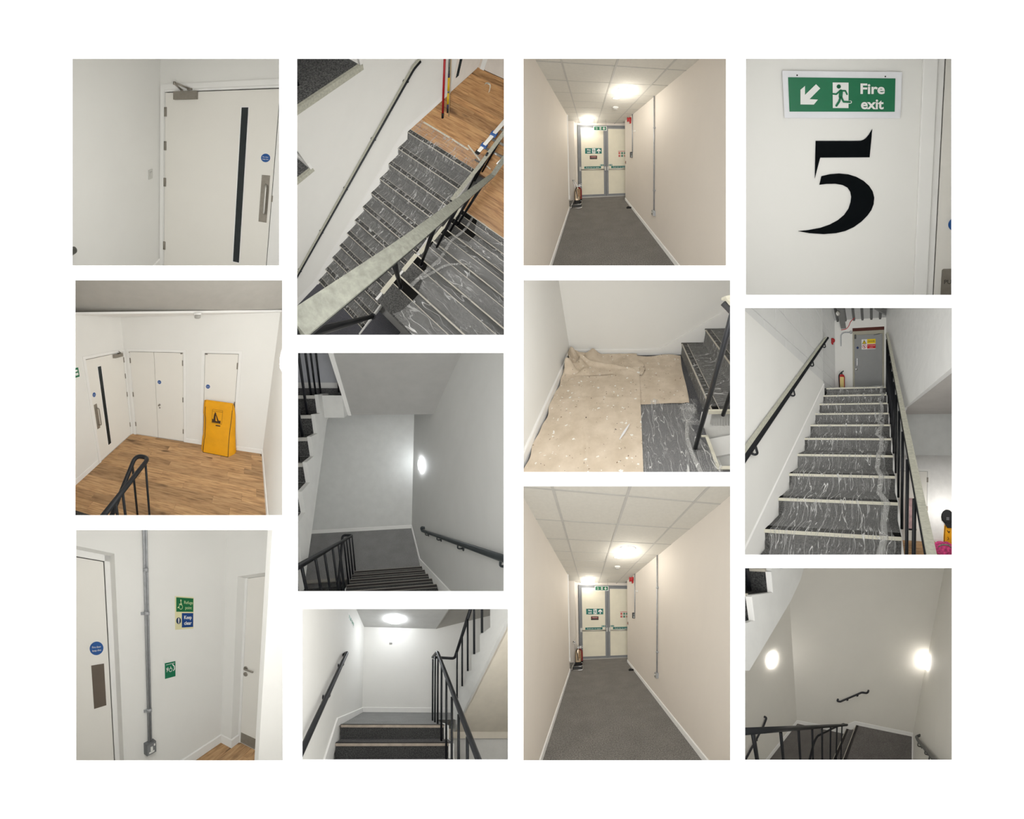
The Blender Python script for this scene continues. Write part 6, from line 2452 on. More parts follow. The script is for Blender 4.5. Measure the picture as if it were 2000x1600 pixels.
    W = [(rn.uniform(3, 14), rn.uniform(-10, 10), rn.uniform(0, 6)) for _ in range(6)]

    def rip(x, y):
        return sum(math.sin(p * x + q * y + r_) for p, q, r_ in W) / 6

    def sheet2(u, v):
        a, b = V((-0.70, 2.70, 0)), V((0.635, 2.645, 0))
        c_, d = V((0.545, 1.715, 0)), V((-0.5, 1.75, 0))
        p = (d.lerp(c_, u)).lerp(a.lerp(b, u), v)
        z = 0.008 + 0.007 * (rip(p.x * 1.5, p.y * 1.5) + 1)
        z += 0.02 * math.exp(-((v - 1) / 0.05) ** 2) * (0.5 + 0.5 * math.sin(u * 16))
        z += 0.02 * math.exp(-((u - 0.985) / 0.03) ** 2 - ((v - 0.05) / 0.1) ** 2)
        p.x += 0.006 * math.sin(v * 7) * u
        p.y += 0.012 * math.sin(u * 9)
        return (p.x, p.y, z)
    mb = MB(S)
    mb.grid(sheet2, 60, 44)
    mb.build('dust_sheet', cv, None, 'beige canvas dust sheet at the back touching the sheeted step', 'dust sheet')

    def sheet1(u, v):
        y = 0.85 + v * (2.30 - 0.85)
        x0 = XL + 0.02 + 0.012 * (1 - v) + 0.007 * math.sin(v * 17) + 0.006 * math.sin(v * 41)
        x1 = 0.083 + 0.028 * v
        x = x0 + (x1 - x0) * u
        z = 0.018 + 0.006 * (rip(x * 1.3 + 3, y * 1.3) + 1)
        # long fold and cross creases
        fx = -0.33 - 0.16 * (y - 1.25)
        z += 0.018 * math.exp(-((x - fx) / 0.018) ** 2) * max(0, min(1, (1.55 - y) / 0.25))
        z += 0.006 * math.exp(-((y - 1.31) / 0.012) ** 2) * (1 if x > -0.1 else 0.3) + 0.005 * math.exp(-((y - 1.78) / 0.012) ** 2)
        z += 0.03 * math.exp(-((v - 1) / 0.06) ** 2) * (0.5 + 0.5 * math.sin(u * 7 + 1))
        if u < 0.05:
            z += 0.015 * (1 - u / 0.05) * (0.5 + 0.5 * math.sin(v * 23))
        y += 0.04 * math.sin(u * 3.1) * v + 0.03 * u * v
        return (x, y, z)
    mb = MB(S)
    mb.grid(sheet1, 60, 90)
    mb.build('dust_sheet', cv, None, 'large paint spattered beige dust sheet along the left wall', 'dust sheet')

    def heap(u, v):
        x = -0.755 + 0.03 + u * 0.86 + 0.04 * math.sin(v * 5)
        y = 2.20 + v * 0.50 - 0.02 * math.sin(u * 6) + 0.10 * (1 - v) * (1 - u) * 0.3
        y = min(y, YB - 0.03)
        z = 0.035
        e = max(0, 1 - u / 0.33)
        z += e * (0.045 + 0.10 * abs(math.sin(v * 8.5 + u * 11)) ** 0.6 * abs(math.cos(u * 13 - v * 5)) + 0.05 * math.sin(u * 29 + v * 6))
        yy = 0.5 - 0.55 * (u - 0.25)
        z += 0.075 * math.exp(-((v - yy) / 0.05) ** 2) * (1 if 0.15 < u < 1.0 else 0) * (1.05 - u)
        z += 0.085 * math.exp(-((u - 0.36) / 0.07) ** 2 - ((v - 0.98) / 0.25) ** 2)
        z += 0.01 * rip(x * 3, y * 3)
        edge = min(1, min(v, 1 - v + 0.4, 1 - u) / 0.12)
        return (x, y, 0.03 + (z - 0.03) * max(0.0, edge))
    mb = MB(S)
    mb.grid(heap, 70, 44)
    mb.build('dust_sheet', cv, None, 'crumpled dust sheet heaped in the corner by the baseboard', 'dust sheet')
    mb = MB(S)
    a, b = S.hz(800, 1305, 0.034), S.hz(880, 1180, 0.034)
    n_ = V((b.y - a.y, -(b.x - a.x), 0)).normalized()
    mb.grid(lambda u, v: a.lerp(b, u) + n_ * (0.018 * (v - 0.5) * math.sin(0.3 + 2.7 * u)) + V((0, 0, 0.004)), 8, 2)
    mb.build('paint_smear', mat('white_paint', (236, 236, 236), 0.5), None, 'streak of white paint across the large dust sheet', 'paint')
    # stairwell opening with white edging
    t = thing(S, 'stairwell_opening', (0.8, 1.3, 0), 'white edged stairwell opening in the lower right corner of the landing', 'opening')
    mb = MB(S)
    mb.box((XH - 0.012, 1.04, -0.02), (XH + 0.012, 1.335, 0.010))
    mb.box((XH - 0.012, 1.03, -0.02), (1.3, 1.055, 0.010))
    mb.box((XH - 0.04, 1.325, -0.02), (XH + 0.01, 1.34, 0.010))
    mb.build('edge_tape', M_tape, t)
    mb = MB(S)
    mb.panel((XH + 0.01, 1.0, 0), Y_, Z_, (0, 0.5), (-0.9, 0.0))
    mb.panel((XH - 0.03, 1.45, 0), X_, Z_, (0, 0.8), (-0.9, 0.155))
    mb.build('well_side', M_trim, t)
    mb = MB(S)
    mb.prism([(XH + 0.012, 1.44, -0.16), (1.4, 1.44, 0.05), (1.4, 1.30, 0.0), (XH + 0.012, 1.30, -0.22)], (0, 0, -0.02))
    mb.build('stringer_top', M_trim, t)
    mb = MB(S)
    mb.prism([(XH + 0.012, 1.30, -0.24), (1.4, 1.30, -0.02), (1.4, 1.05, -0.12), (XH + 0.012, 1.05, -0.34)], (0, 0, -0.3))
    mb.build('stringer_face', mat('stringer_white', (212, 212, 208), 0.6), t)
    # balusters and taped handrail end
    t = thing(S, 'stair_railing', (0.48, 1.2, 0), 'thick black balusters and taped handrail end at the right edge', 'railing')
    A = V((0.481, 1.209, 0))
    B = V((0.48, 1.095, 1.02))
    mb = MB(S)
    mb.tube([A, B + (B - A) * 0.1], 0.0155, 12)
    mb.build('baluster', M_black, t)
    mb = MB(S)
    mb.lathe(A, Z_, [(0.022, 0), (0.022, 0.006), (0.016, 0.012)], 12)
    mb.build('foot_plate', M_black, t)
    A = S.hz(1615, 1112, 0.165)
    mb = MB(S)
    mb.tube([A, A + V((0.02, -0.08, 0.9))], 0.0155, 12)
    mb.build('baluster', M_black, t)
    d = S.hx(1610, 205, 0.62)
    e = S.hx(1720, 330, 0.66)
    mb = MB(S)
    mb.tube([S.hx(1618, 225, 0.62), S.hx(1645, 252, 0.64), S.hx(1730, 340, 0.67)], 0.02, 12)
    mb.build('handrail', mat('rail_end', (70, 70, 72), 0.5), t)
    mb = MB(S)
    q0, q1 = S.hx(1603, 203, 0.615), S.hx(1720, 258, 0.68)
    mb.prism([q0, S.hx(1640, 188, 0.62), S.hx(1720, 172, 0.66), S.hx(1720, 258, 0.67), S.hx(1672, 252, 0.65), S.hx(1640, 212, 0.63)], (0, 0.01, 0.012))
    mb.build('tape_cover', M_tape, t)

    S.strip(13, (1, 0.99, 0.97))


room8()


# ================================================================== room 11: looking up the sheeted stairs
def room11():
    S = Set(RECTS['p11'], (1446, 592), 3.188, 420.0, (-6.918, -3.618, -0.393), 2.0, 0.5, 7.2)
    build_box('p11', S, 11)
    XL, XE = -0.94, 0.21
    g, r = 0.2725, 0.1675
    Y0, Z0 = 1.66, 1.064
    ZT = Z0 + 9 * r
    YE, YD = 3.93, 6.4
    Zc = (1630, 602, 10.0)
    # block wall on the left: single painted blocks with recessed joints
    XW2 = -1.16
    mb = MB(S)
    mb.box((XL - 0.03, 0.4, 0.2), (XL - 0.012, YE, 5.6))
    mb.box((XW2 - 0.03, YE, 0.2), (XW2 - 0.012, YD, 5.6))
    wl = mb.build('wall_left', mat('mortar', (150, 150, 147), 0.9), None, 'white painted block wall left of the upward sheeted stairs', 'wall', kind='structure')
    mbk = mat('block_paint', (222, 222, 219), 0.7, var=0.02, vscale=3, bump=0.12, bscale=50)
    bh, bl, gap = 0.225, 0.45, 0.005
    for xx, ya, yb, zmin in ((XL, 0.45, YE, None), (XW2, YE, YD, ZT)):
        for row in range(0, 18):
            z0 = 1.5 + row * bh
            off = 0.0 if row % 2 else bl / 2
            y = ya - off
            while y < yb:
                y0, y1 = max(y + gap, ya), min(y + bl - gap, yb - 0.002)
                if y1 - y0 > 0.02:
                    mb = MB(S)
                    mb.box((xx - 0.012, y0, z0 + gap), (xx, y1, z0 + bh - gap))
                    mb.build('block', mbk, wl)
                y += bl
    # smooth plastered band that follows the stairs
    mb = MB(S)
    pl0 = S.hx(30, 60, XL + 0.004)
    a, b = S.hx(518, 492, XL), S.hx(262, 262, XL)
    sl = (a.z - b.z) / (a.y - b.y)
    mb.prism([(XL + 0.006, y, z) for y, z in ((0.4, -0.2), (YE, 2.4), (YE, a.z), (0.4, a.z - (YE - 0.4) * sl))], (-0.006, 0, 0))
    mb.build('plaster_band', M_wall, wl)
    mb = MB(S)
    mb.box((XW2 - 0.01, YE - 0.012, ZT), (XL + 0.002, YE, 5.6))
    mb.build('pier_edge', mbk, wl)
    # sloping string on the left
    q0, q1 = V((XL, 3.94, 2.632)), V((XL, 1.2, 2.632 - 2.74 * r / g))
    mb = MB(S)
    dn = V((0, 0, -0.26))
    mb.prism([q0, q0 + V((0.022, 0, 0)), q0 + V((0.022, 0, 0)) + dn, q0 + dn], q1 - q0)
    mb.build('baseboard_stair', M_trim, None, 'white sloping string beside the upward sheeted steps', 'baseboard', kind='structure')
    # flight
    t = thing(S, 'staircase', (-0.36, Y0, Z0 - r), 'upward stair flight under polythene with cream nosings', 'stairs')
    mc = speckle('carpet_step', (78, 78, 78), (132, 131, 128))
    for k in range(-2, 10):
        y, z = Y0 + g * k, Z0 + r * k
        mb = MB(S)
        mb.box((XL + 0.022, y + 0.002, z - r), (XE, y + 0.02, z - 0.02))
        mb.build('riser', mc, t)
        mb = MB(S)
        mb.box((XL + 0.022, y, z - 0.03), (XE, y + g + 0.004, z))
        mb.build('tread', mc, t)
        mb = MB(S)
        mb.box((XL + 0.022, y - 0.010, z - 0.022), (XE, y + 0.002, z + 0.003))
        no = mb.build('nosing', M_tape, t)
        mb = MB(S)
        mb.box((XL + 0.022, y + 0.002, z), (XE, y + 0.06, z + 0.004))
        if no:
            mb.build('grip_strip', M_strip, no)
    mb = MB(S)
    mb.prism([(XE, Y0 - 2.2 * g, Z0 - 3 * r), (XE, Y0 + 9 * g, Z0 + 8.4 * r), (XE, Y0 + 9 * g, Z0 + 6.8 * r), (XE, Y0 - 2.2 * g, Z0 - 5 * r)], (0.02, 0, 0))
    mb.build('stringer', M_trim, t)
    mb = MB(S)
    mb.box((XW2, Y0 + 9 * g, ZT - 0.05), (0.32, YD, ZT - 0.001))
    mb.build('floor', M_carpetd, None, 'top landing before the grey danger door', 'floor', kind='structure')
    # film
    prof = []
    for k in range(-1, 10):
        y, z = Y0 + g * k, Z0 + r * k
        prof += [(y - 0.10, z - r + 0.006), (y - 0.035, z - r + 0.05), (y - 0.022, z - 0.05), (y - 0.014, z + 0.0), (y + 0.05, z + 0.008)]
    rn = random.Random(3)
    drape(S, 'polythene_sheet', prof, lambda v: (XL + 0.03 + 0.16 * max(0, 0.35 - v) + 0.04 * abs(math.sin(v * 23)), XE - 0.04 - 0.05 * abs(math.sin(v * 17 + 1))), 34, 4, film('polythene_g', 0.10, 0.8, 3.0, (6.0, 0.7, 0.7), cover=0.09), amp=0.022, label='long clear polythene sheet hanging down the upward stairs', cat='plastic sheet')
    pts = []
    for k in range(-1, 10):
        y, z = Y0 + g * k, Z0 + r * k
        pts += [(XE - 0.13 + 0.035 * math.sin(k * 1.7) + (0.05 if k > 5 else 0), y - 0.03, z + 0.01), (XE - 0.16 + 0.03 * math.sin(k * 2.3 + 1) + (0.05 if k > 5 else 0), y + g * 0.5, z + 0.04)]
    mb = MB(S)
    mb.tube(pts, 0.03, 7, flat=0.5)
    mb.build('polythene_fold', film('polythene_c', 0.22, 0.7, 9.0), None, 'gathered polythene edge running up beside the balusters', 'plastic sheet')
    # wall handrail (taped)
    t = thing(S, 'wall_handrail', (XL, 2.7, 2.6), 'taped wall handrail climbing the block wall', 'handrail')
    xw = XL + 0.07
    P0, P1 = V((xw, 4.07, 3.50)), V((xw, 1.1, 3.50 - 2.97 * 0.65))
    mb = MB(S)
    mb.tube(arc_path([(XL + 0.01, P0.y + 0.06, P0.z + 0.0), (xw, P0.y + 0.03, P0.z + 0.015), P0 - V((0, 0.1, 0.065)), P1], 0.03), 0.02, 10)
    mb.build('rail', M_black, t)
    mb = MB(S)
    s_ = V((0.016, 0, 0))
    u_ = V((-0.004, 0, 0.014))
    A, B = P0 - V((0.016, 0.06, 0.03)), P1 - V((0.016, 0, -0.01))
    mb.hexa([A - s_ + u_, A + s_ + u_, B + s_ + u_, B - s_ + u_, A - s_ + u_ * 2, A + s_ + u_ * 2, B + s_ + u_ * 2, B - s_ + u_ * 2])
    mb.build('tape_cover', M_tapeg, t)
    for x, y in ((525, 235), (450, 348), (330, 530), (92, 888)):
        q = S.hx(x, y, xw)
        zz = 3.50 - (4.07 - q.y) * 0.65
        mb = MB(S)
        mb.tube(arc_path([(xw, q.y, zz - 0.01), (xw + 0.012, q.y + 0.01, zz - 0.075), (xw - 0.01, q.y + 0.01, zz - 0.085), (XL, q.y + 0.01, zz - 0.06)], 0.03), 0.009, 8)
        mb.lathe((XL, q.y + 0.01, zz - 0.06), X_, [(0.028, 0), (0.028, 0.008), (0.012, 0.012)], 12)
        mb.build('bracket', M_black, t)
    # railing on the right
    t = thing(S, 'stair_railing', (0.24, 2.4, 1.6), 'taped right-hand railing with black balusters up the stairs', 'railing')
    xr = 0.25
    A, B = S.hx(912, 196, xr), S.hx(1178, 1600, xr)
    sl = (A.z - B.z) / (A.y - B.y)
    mb = MB(S)
    mb.tube([A, B], 0.021, 12)
    mb.build('handrail', M_black, t)
    mb = MB(S)
    s_ = V((0.025, 0, 0))
    u_ = V((0, -0.008, 0.016))
    mb.hexa([A - s_ * 0.6 + u_, A + s_ + u_, B + s_ + u_, B - s_ * 0.6 + u_, A - s_ * 0.6 + u_ * 2, A + s_ + u_ * 2, B + s_ + u_ * 2, B - s_ * 0.6 + u_ * 2])
    mb.hexa([A + s_ - u_ * 1.5, A + s_ * 1.15 - u_ * 1.5, B + s_ * 1.15 - u_ * 1.5, B + s_ - u_ * 1.5, A + s_ + u_ * 2, A + s_ * 1.15 + u_ * 2, B + s_ * 1.15 + u_ * 2, B + s_ + u_ * 2])
    mb.build('tape_cover', M_tapeg, t)
    for k in range(-2, 10):
        for f in (0.5,):
            yy = Y0 + g * (k + f)
            ztop = A.z - (A.y - yy) * sl
            mb = MB(S)
            mb.tube([(xr - 0.02, yy, Z0 + r * k), (xr - 0.02, yy, ztop)], 0.0125, 8)
            mb.build('baluster', M_black, t)
    # upper right spandrel wall, its soffit and the room below
    xs = 0.33
    E0, E1 = S.hx(1022, 652, xs), S.hx(1330, 390, xs)
    mb = MB(S)
    mb.prism([(xs, YD, ZT - 0.1), (xs, YD, 5.6), (xs, 0.3, 5.6), (xs, 0.3, E1.z + (E1.y - 0.3) * (E1.z - E0.z) / (E0.y - E1.y)), (xs, E0.y, E0.z), (xs, E0.y + 0.9, E0.z - 0.3)], (0.03, 0, 0))
    mb.build('wall_right', mat('bright_wall', (228, 228, 226), 0.6), None, 'white spandrel wall overhanging the railing at upper right', 'wall', kind='structure')
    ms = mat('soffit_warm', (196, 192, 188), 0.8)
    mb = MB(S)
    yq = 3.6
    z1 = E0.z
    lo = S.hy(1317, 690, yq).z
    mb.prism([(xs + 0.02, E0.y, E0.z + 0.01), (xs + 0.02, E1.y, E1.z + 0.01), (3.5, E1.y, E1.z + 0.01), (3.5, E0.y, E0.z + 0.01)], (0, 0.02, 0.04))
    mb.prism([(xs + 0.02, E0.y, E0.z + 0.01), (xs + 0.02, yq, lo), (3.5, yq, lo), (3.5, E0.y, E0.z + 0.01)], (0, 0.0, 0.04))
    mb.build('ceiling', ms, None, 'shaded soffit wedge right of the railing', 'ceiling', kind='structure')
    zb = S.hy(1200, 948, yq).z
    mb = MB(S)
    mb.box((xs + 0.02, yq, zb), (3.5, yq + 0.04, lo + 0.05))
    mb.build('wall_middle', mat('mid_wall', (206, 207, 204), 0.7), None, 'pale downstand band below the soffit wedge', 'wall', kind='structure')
    YF = 6.0
    ZF = -1.45
    mb = MB(S)
    mb.panel((0.2, YF, 0), X_, Z_, (0, 4), (ZF, 2.3))
    mb.build('wall_back', mat('bright_wall2', (236, 235, 232), 0.6), None, 'white far wall with door seen below at lower right', 'wall', kind='structure')
    mb = MB(S)
    mb.box((0.22, 2.5, ZF - 0.05), (3.5, YF, ZF - 0.012))
    fl = mb.build('floor', mat('oak_joint', (88, 62, 40), 0.8), None, 'oak floor of the room seen below at lower right', 'floor', kind='structure')
    boards(S, fl, 0.25, 2.9, 3.2, YF, 0.165, ZF, oak('oak'), 'x', 21)
    # far door
    xd1, zd = S.hy(1165, 1048, YF).x, S.hy(1165, 1048, YF).z
    D = thing(S, 'door_11', (xd1 - 0.4, YF, ZF), 'white hinged door in the room below the railing', 'door', kind='structure')
    P = Plate(S, D, (0, YF, 0), X_, Z_)
    P.rect('frame_side', M_trim, xd1 + 0.004, ZF, xd1 + 0.07, zd + 0.07, 0, 0.02)
    P.rect('frame_head', M_trim, xd1 - 0.9, zd + 0.004, xd1 + 0.004, zd + 0.07, 0, 0.02)
    P.rect('rebate', M_gap, xd1 - 0.9, ZF, xd1 + 0.004, zd + 0.004, 0, 0.003)
    P.rect('leaf', M_door, xd1 - 0.9, ZF, xd1 - 0.004, zd - 0.006, 0.003, 0.014)
    for y in (1100, 1278, 1440):
        q = S.hy(1167, y, YF)
        hinge(S, D, (xd1, YF - 0.018, q.z), -Y_, 0.13, 0.011)
    q = S.hy(1106, 1195, YF)
    mb = MB(S)
    mb.lathe((q.x, YF - 0.014, q.z), -Y_, [(0.03, 0), (0.03, 0.02), (0.015, 0.03)], 12)
    mb.build('knob', M_steel, D)
    baseboard(S, 'baseboard_back', (xd1 + 0.07, YF, ZF), (3.4, YF, ZF), -Y_, 0.1, 0.015, 'white baseboard right of the door below')
    # yellow bag, cap, pink bag, print
    a, b = S.hz(1268, 1500, ZF), S.hz(1330, 1530, ZF)
    yb = a.y
    tp = S.hy(1272, 1385, yb)
    t = thing(S, 'yellow_bag', (a.x + 0.25, yb, ZF), 'upright yellow bag with dark print at the lower right edge', 'bag')
    my = mat('yellow_fabric', (236, 166, 12), 0.6, var=0.06, vscale=5, bump=0.25, bscale=14)
    mb = MB(S)
    mb.grid(lambda u, v: (a.x + u * 0.55 + 0.02 * v, yb - 0.05 * math.sin(3.14 * u), ZF + v * (tp.z - ZF)), 8, 8)
    mb.build('front_panel', my, t)
    mb = MB(S)
    mb.grid(lambda u, v: (a.x + 0.02 * v - 0.0 * u, yb + u * 0.25 * (1 - 0.7 * v), ZF + v * (tp.z - ZF)), 4, 8)
    mb.build('side_panel', my, t)
    mb = MB(S)
    mb.tube([(a.x + 0.02 * v / 8, yb - 0.004, ZF + v / 8 * (tp.z - ZF)) for v in range(9)], 0.008, 6)
    mb.build('piping', mat('bag_piping', (52, 36, 18), 0.6), t)
    q = S.hy(1292, 1425, yb - 0.06)
    P = Plate(S, t, (q.x, yb - 0.062, q.z), X_, Z_)
    P.strokes('print', mat('bag_ink', (62, 40, 12), 0.6), [([(-0.02, 0.04), (0.03, -0.03), (0.05, 0.02), (0.0, 0.0)], 0.016), ([(0.0, -0.14), (0.03, -0.2), (-0.01, -0.22)], 0.012)], 0)
    c = S.hy(1292, 1330, yb - 0.05)
    t = thing(S, 'black_cap', (c.x, c.y, c.z - 0.12), 'black cap resting on top of the yellow bag', 'cap')
    mb = MB(S)
    mb.lathe((c.x, c.y + 0.02, c.z - 0.17), Z_, [(0.10, 0), (0.145, 0.05), (0.16, 0.12), (0.15, 0.2), (0.12, 0.27), (0.07, 0.32), (0.02, 0.34)], 16)
    mb.build('crown', mat('cap_black', (16, 16, 18), 0.8), t)
    mb = MB(S)
    mb.prism([(c.x - 0.11, c.y - 0.10, c.z - 0.16), (c.x + 0.12, c.y - 0.10, c.z - 0.16), (c.x + 0.09, c.y - 0.22, c.z - 0.2), (c.x - 0.08, c.y - 0.22, c.z - 0.2)], (0, 0, 0.02))
    mb.build('peak', mat('cap_black', (16, 16, 18), 0.8), t)
    P = Plate(S, t, (c.x - 0.08, c.y - 0.135, c.z - 0.03), X_, Z_)
    for i in range(3):
        P.rect('badge_line', mat('badge_grey', (120, 120, 124), 0.6), 0, i * 0.028, 0.07, i * 0.028 + 0.012, 0, 0.002)
    c = S.hz(1265, 1545, ZF + 0.1)
    t = thing(S, 'pink_bag', (c.x, c.y, ZF), 'pink floral bag lying on the oak floor below', 'bag')
    mb = MB(S)
    pk = mat('pink_floral', (206, 70, 128), 0.6, var=0.55, vscale=14)
    mb.grid(lambda u, v: (c.x + 0.26 * math.cos(6.283 * u) * math.sin(3.1416 * v), c.y + 0.2 * math.sin(6.283 * u) * math.sin(3.1416 * v), ZF + 0.16 - 0.16 * math.cos(3.1416 * v) * (1 + 0.15 * math.sin(6.283 * u * 3))), 18, 10)
    mb.build('body', pk, t)
    mb = MB(S)
    mb.tube(arc_path([(c.x - 0.15, c.y - 0.1, ZF + 0.26), (c.x - 0.1, c.y - 0.16, ZF + 0.36), (c.x + 0.08, c.y - 0.16, ZF + 0.36), (c.x + 0.14, c.y - 0.1, ZF + 0.26)], 0.06), 0.012, 6)
    mb.build('strap', mat('strap_green', (120, 150, 120), 0.6), t)
    c = S.hz(1190, 1510, ZF)
    mb = MB(S)
    mb.box((c.x - 0.2, c.y - 0.1, ZF), (c.x + 0.12, c.y + 0.14, ZF + 0.05))
    mb.build('cardboard_box', mat('cardboard', (186, 152, 112), 0.8), None, 'flat brown cardboard box near the pink bag', 'box', bevel=0.004)
    a, b = S.hy(1058, 1215, 5.2), S.hy(1078, 1405, 5.2)
    t = thing(S, 'framed_print', (a.x, 5.2, b.z), 'pink floral print glimpsed between the balusters', 'picture')
    P = Plate(S, t, (a.x - 0.1, 5.2, b.z), X_, Z_)
    P.rect('sheet', mat('print_pink', (214, 178, 178), 0.6, var=0.25, vscale=9), 0, 0, b.x - a.x + 0.16, a.z - b.z, 0, 0.006)
    P.rect('frame_bottom', M_rub, -0.01, -0.04, b.x - a.x + 0.17, 0, 0, 0.01)
    # far end: wall, door
    def dz(x, y, yy=YD):
        p = S.hy(x, y, yy, Zc)
        return p.x, p.z
    dl = dz(385, 900)[0]
    dr = dz(935, 900)[0]
    dt = dz(600, 500)[1]
    mb = MB(S)
    wx0, wx1 = XW2, 0.4
    zc_ = dz(600, 205)[1]
    mb.panel((wx0, YD, 0), X_, Z_, (0, wx1 - wx0), (ZT - 0.1, zc_), [(dl - 0.05 - wx0, dr + 0.05 - wx0, ZT - 0.1, dz(600, 378)[1])], 0.12)
    mb.build('wall_end', M_wall, None, 'white end wall around the grey danger door', 'wall', kind='structure')
    D = thing(S, 'door_12', ((dl + dr) / 2, YD, ZT), 'grey steel door with danger sign at the top of the stairs', 'door', kind='structure')
    yd = YD + 0.06
    P = Plate(S, D, (0, yd, 0), X_, Z_)
    zl = dz(600, 378)[1]
    P.rect('lintel', mat('lintel_red', (84, 42, 34), 0.8), dl - 0.05, zl - 0.085, dr + 0.05, zl, 0.0, 0.06)
    P.rect('frame_head', mat('frame_beige', (170, 166, 150), 0.6), dl - 0.05, dt, dr + 0.05, zl - 0.085, 0, 0.04)
    P.rect('frame_side', mat('frame_beige', (170, 166, 150), 0.6), dl - 0.05, ZT - 0.1, dl, dt, 0, 0.04)
    P.rect('frame_side', mat('frame_beige', (170, 166, 150), 0.6), dr, ZT - 0.1, dr + 0.05, dt, 0, 0.04)
    P.rect('leaf', mat('door_grey', (150, 151, 150), 0.5, var=0.02), dl + 0.004, ZT - 0.1, dr - 0.004, dt - 0.006, -0.02, 0.006)
    q = dz(450, 775, yd)
    P.disc('door_sign', mat('navy_disc', (34, 50, 96), 0.4), q[0], q[1], 0.035, 0.006, 0.009)
    q = dz(408, 565, yd)
    P.rect('closer_body', mat('closer_dark', (82, 82, 80), 0.5), q[0] - 0.025, q[1] - 0.055, q[0] + 0.025, q[1] + 0.055, 0.006, 0.05)
    P.strokes('closer_arm', mat('closer_dark', (82, 82, 80), 0.5), [([dz(770, 530, yd), dz(935, 492, yd)], 0.018)], 0.03)
    q0, q1 = dz(440, 1130, yd), dz(440, 985, yd)
    mb = MB(S)
    mb.tube(arc_path([P.pt(q0[0] + 0.012, q0[1] + 0.0, 0.006), P.pt(q0[0] + 0.012, q0[1], 0.06), P.pt(q0[0] + 0.012, q1[1], 0.06), P.pt(q0[0] + 0.012, q1[1], 0.006)], 0.03), 0.012, 8)
    mb.build('pull_handle', M_chrome, D)
    q = dz(430, 1195, yd)
    mb = MB(S)
    mb.lathe(P.pt(q[0], q[1], 0.006), P.N, [(0.035, 0), (0.035, 0.02), (0.02, 0.035), (0.005, 0.04)], 16)
    mb.build('lock_knob', M_chrome, D)
    for y in (1290, 950):
        q = dz(945, y, yd)
        P.rect('hinge', M_alu, dr - 0.01, q[1] - 0.05, dr + 0.012, q[1] + 0.05, 0.006, 0.03)
    # danger sign
    a, b = dz(528, 612, yd - 0.006), dz(800, 795, yd - 0.006)
    t = thing(S, 'danger_sign', (a[0], yd, b[1]), 'yellow and red danger, no unauthorised access sign on the grey door', 'sign')
    P = Plate(S, t, (a[0], yd - 0.006, b[1]), X_, Z_)
    W, H = b[0] - a[0], a[1] - b[1]
    P.rect('backing', M_white, 0, 0, W, H, 0, 0.003)
    P.rect('danger_panel', M_yellp, W * 0.4, H * 0.54, W, H, 0.003, 0.004)
    P.rect('access_panel', M_redp, W * 0.4, H * 0.06, W, H * 0.48, 0.003, 0.004)
    P.poly('warning_border', M_rub, [(W * 0.03, H * 0.54), (W * 0.35, H * 0.54), (W * 0.19, H * 0.95)], 0.003, 0.004)
    P.poly('warning_triangle', M_yellp, [(W * 0.075, H * 0.575), (W * 0.305, H * 0.575), (W * 0.19, H * 0.87)], 0.004, 0.005)
    P.strokes('exclamation', M_rub, [([(W * 0.19, H * 0.78), (W * 0.19, H * 0.67)], 0.014), ([(W * 0.19, H * 0.61), (W * 0.1905, H * 0.61)], 0.014)], 0.006)
    P.ring('prohibition_ring', M_redp, W * 0.19, H * 0.27, H * 0.17, H * 0.21, 0.003, 0.004)
    P.strokes('figure', M_rub, [([(W * 0.19, H * 0.36), (W * 0.1905, H * 0.36)], 0.022), ([(W * 0.19, H * 0.33), (W * 0.18, H * 0.22), (W * 0.21, H * 0.13)], 0.012), ([(W * 0.15, H * 0.29), (W * 0.23, H * 0.27)], 0.01)], 0.0045)
    P.strokes('prohibition_bar', M_redp, [([(W * 0.19 - H * 0.13, H * 0.4), (W * 0.19 + H * 0.13, H * 0.14)], 0.012)], 0.0055)
    P.text('lettering', M_rub, 'DANGER', W * 0.70, H * 0.77, H * 0.17, 0.005, 0.01, W * 0.5)
    P.text('lettering', M_white, 'No unauthorised', W * 0.70, H * 0.35, H * 0.085, 0.005, 0.0, W * 0.52)
    P.text('lettering', M_white, 'access', W * 0.70, H * 0.18, H * 0.085, 0.005, 0.0, W * 0.24)
    # fire extinguisher on the top landing
    ye = 5.4
    a, b = S.hy(140, 1300, ye, Zc), S.hy(140, 1545, ye, Zc)
    x = a.x
    rad = (S.hy(200, 1400, ye, Zc).x - S.hy(82, 1400, ye, Zc).x) / 2
    t = thing(S, 'fire_extinguisher', (x, ye, ZT), 'red fire extinguisher with cream label at the top of the stairs', 'fire extinguisher')
    zt = a.z
    mb = MB(S)
    mb.lathe((x, ye, ZT), Z_, [(rad * 0.9, 0), (rad, 0.02), (rad, zt - ZT - 0.06), (rad * 0.75, zt - ZT - 0.01), (rad * 0.3, zt - ZT + 0.01)], 20)
    mb.build('cylinder', M_red, t)
    mb = MB(S)
    for k in range(6):
        a0, a1 = -2.0 + 0.22 * k, -2.0 + 0.22 * (k + 1)
        mb.face([(x + (rad + .003) * math.cos(q_), ye + (rad + .003) * math.sin(q_), z_) for q_, z_ in ((a0, ZT + 0.04), (a1, ZT + 0.04), (a1, zt - 0.07), (a0, zt - 0.07))])
    mb.build('label_band', mat('label_cream', (222, 200, 130), 0.5), t)
    mb = MB(S)
    mb.tube([(x, ye, zt), (x, ye, zt + 0.05)], 0.02, 8)
    mb.prism([(x - 0.02, ye - 0.012, zt + 0.04), (x + 0.05, ye - 0.012, zt + 0.08), (x + 0.05, ye - 0.012, zt + 0.10), (x - 0.02, ye - 0.012, zt + 0.07)], (0, 0.024, 0))
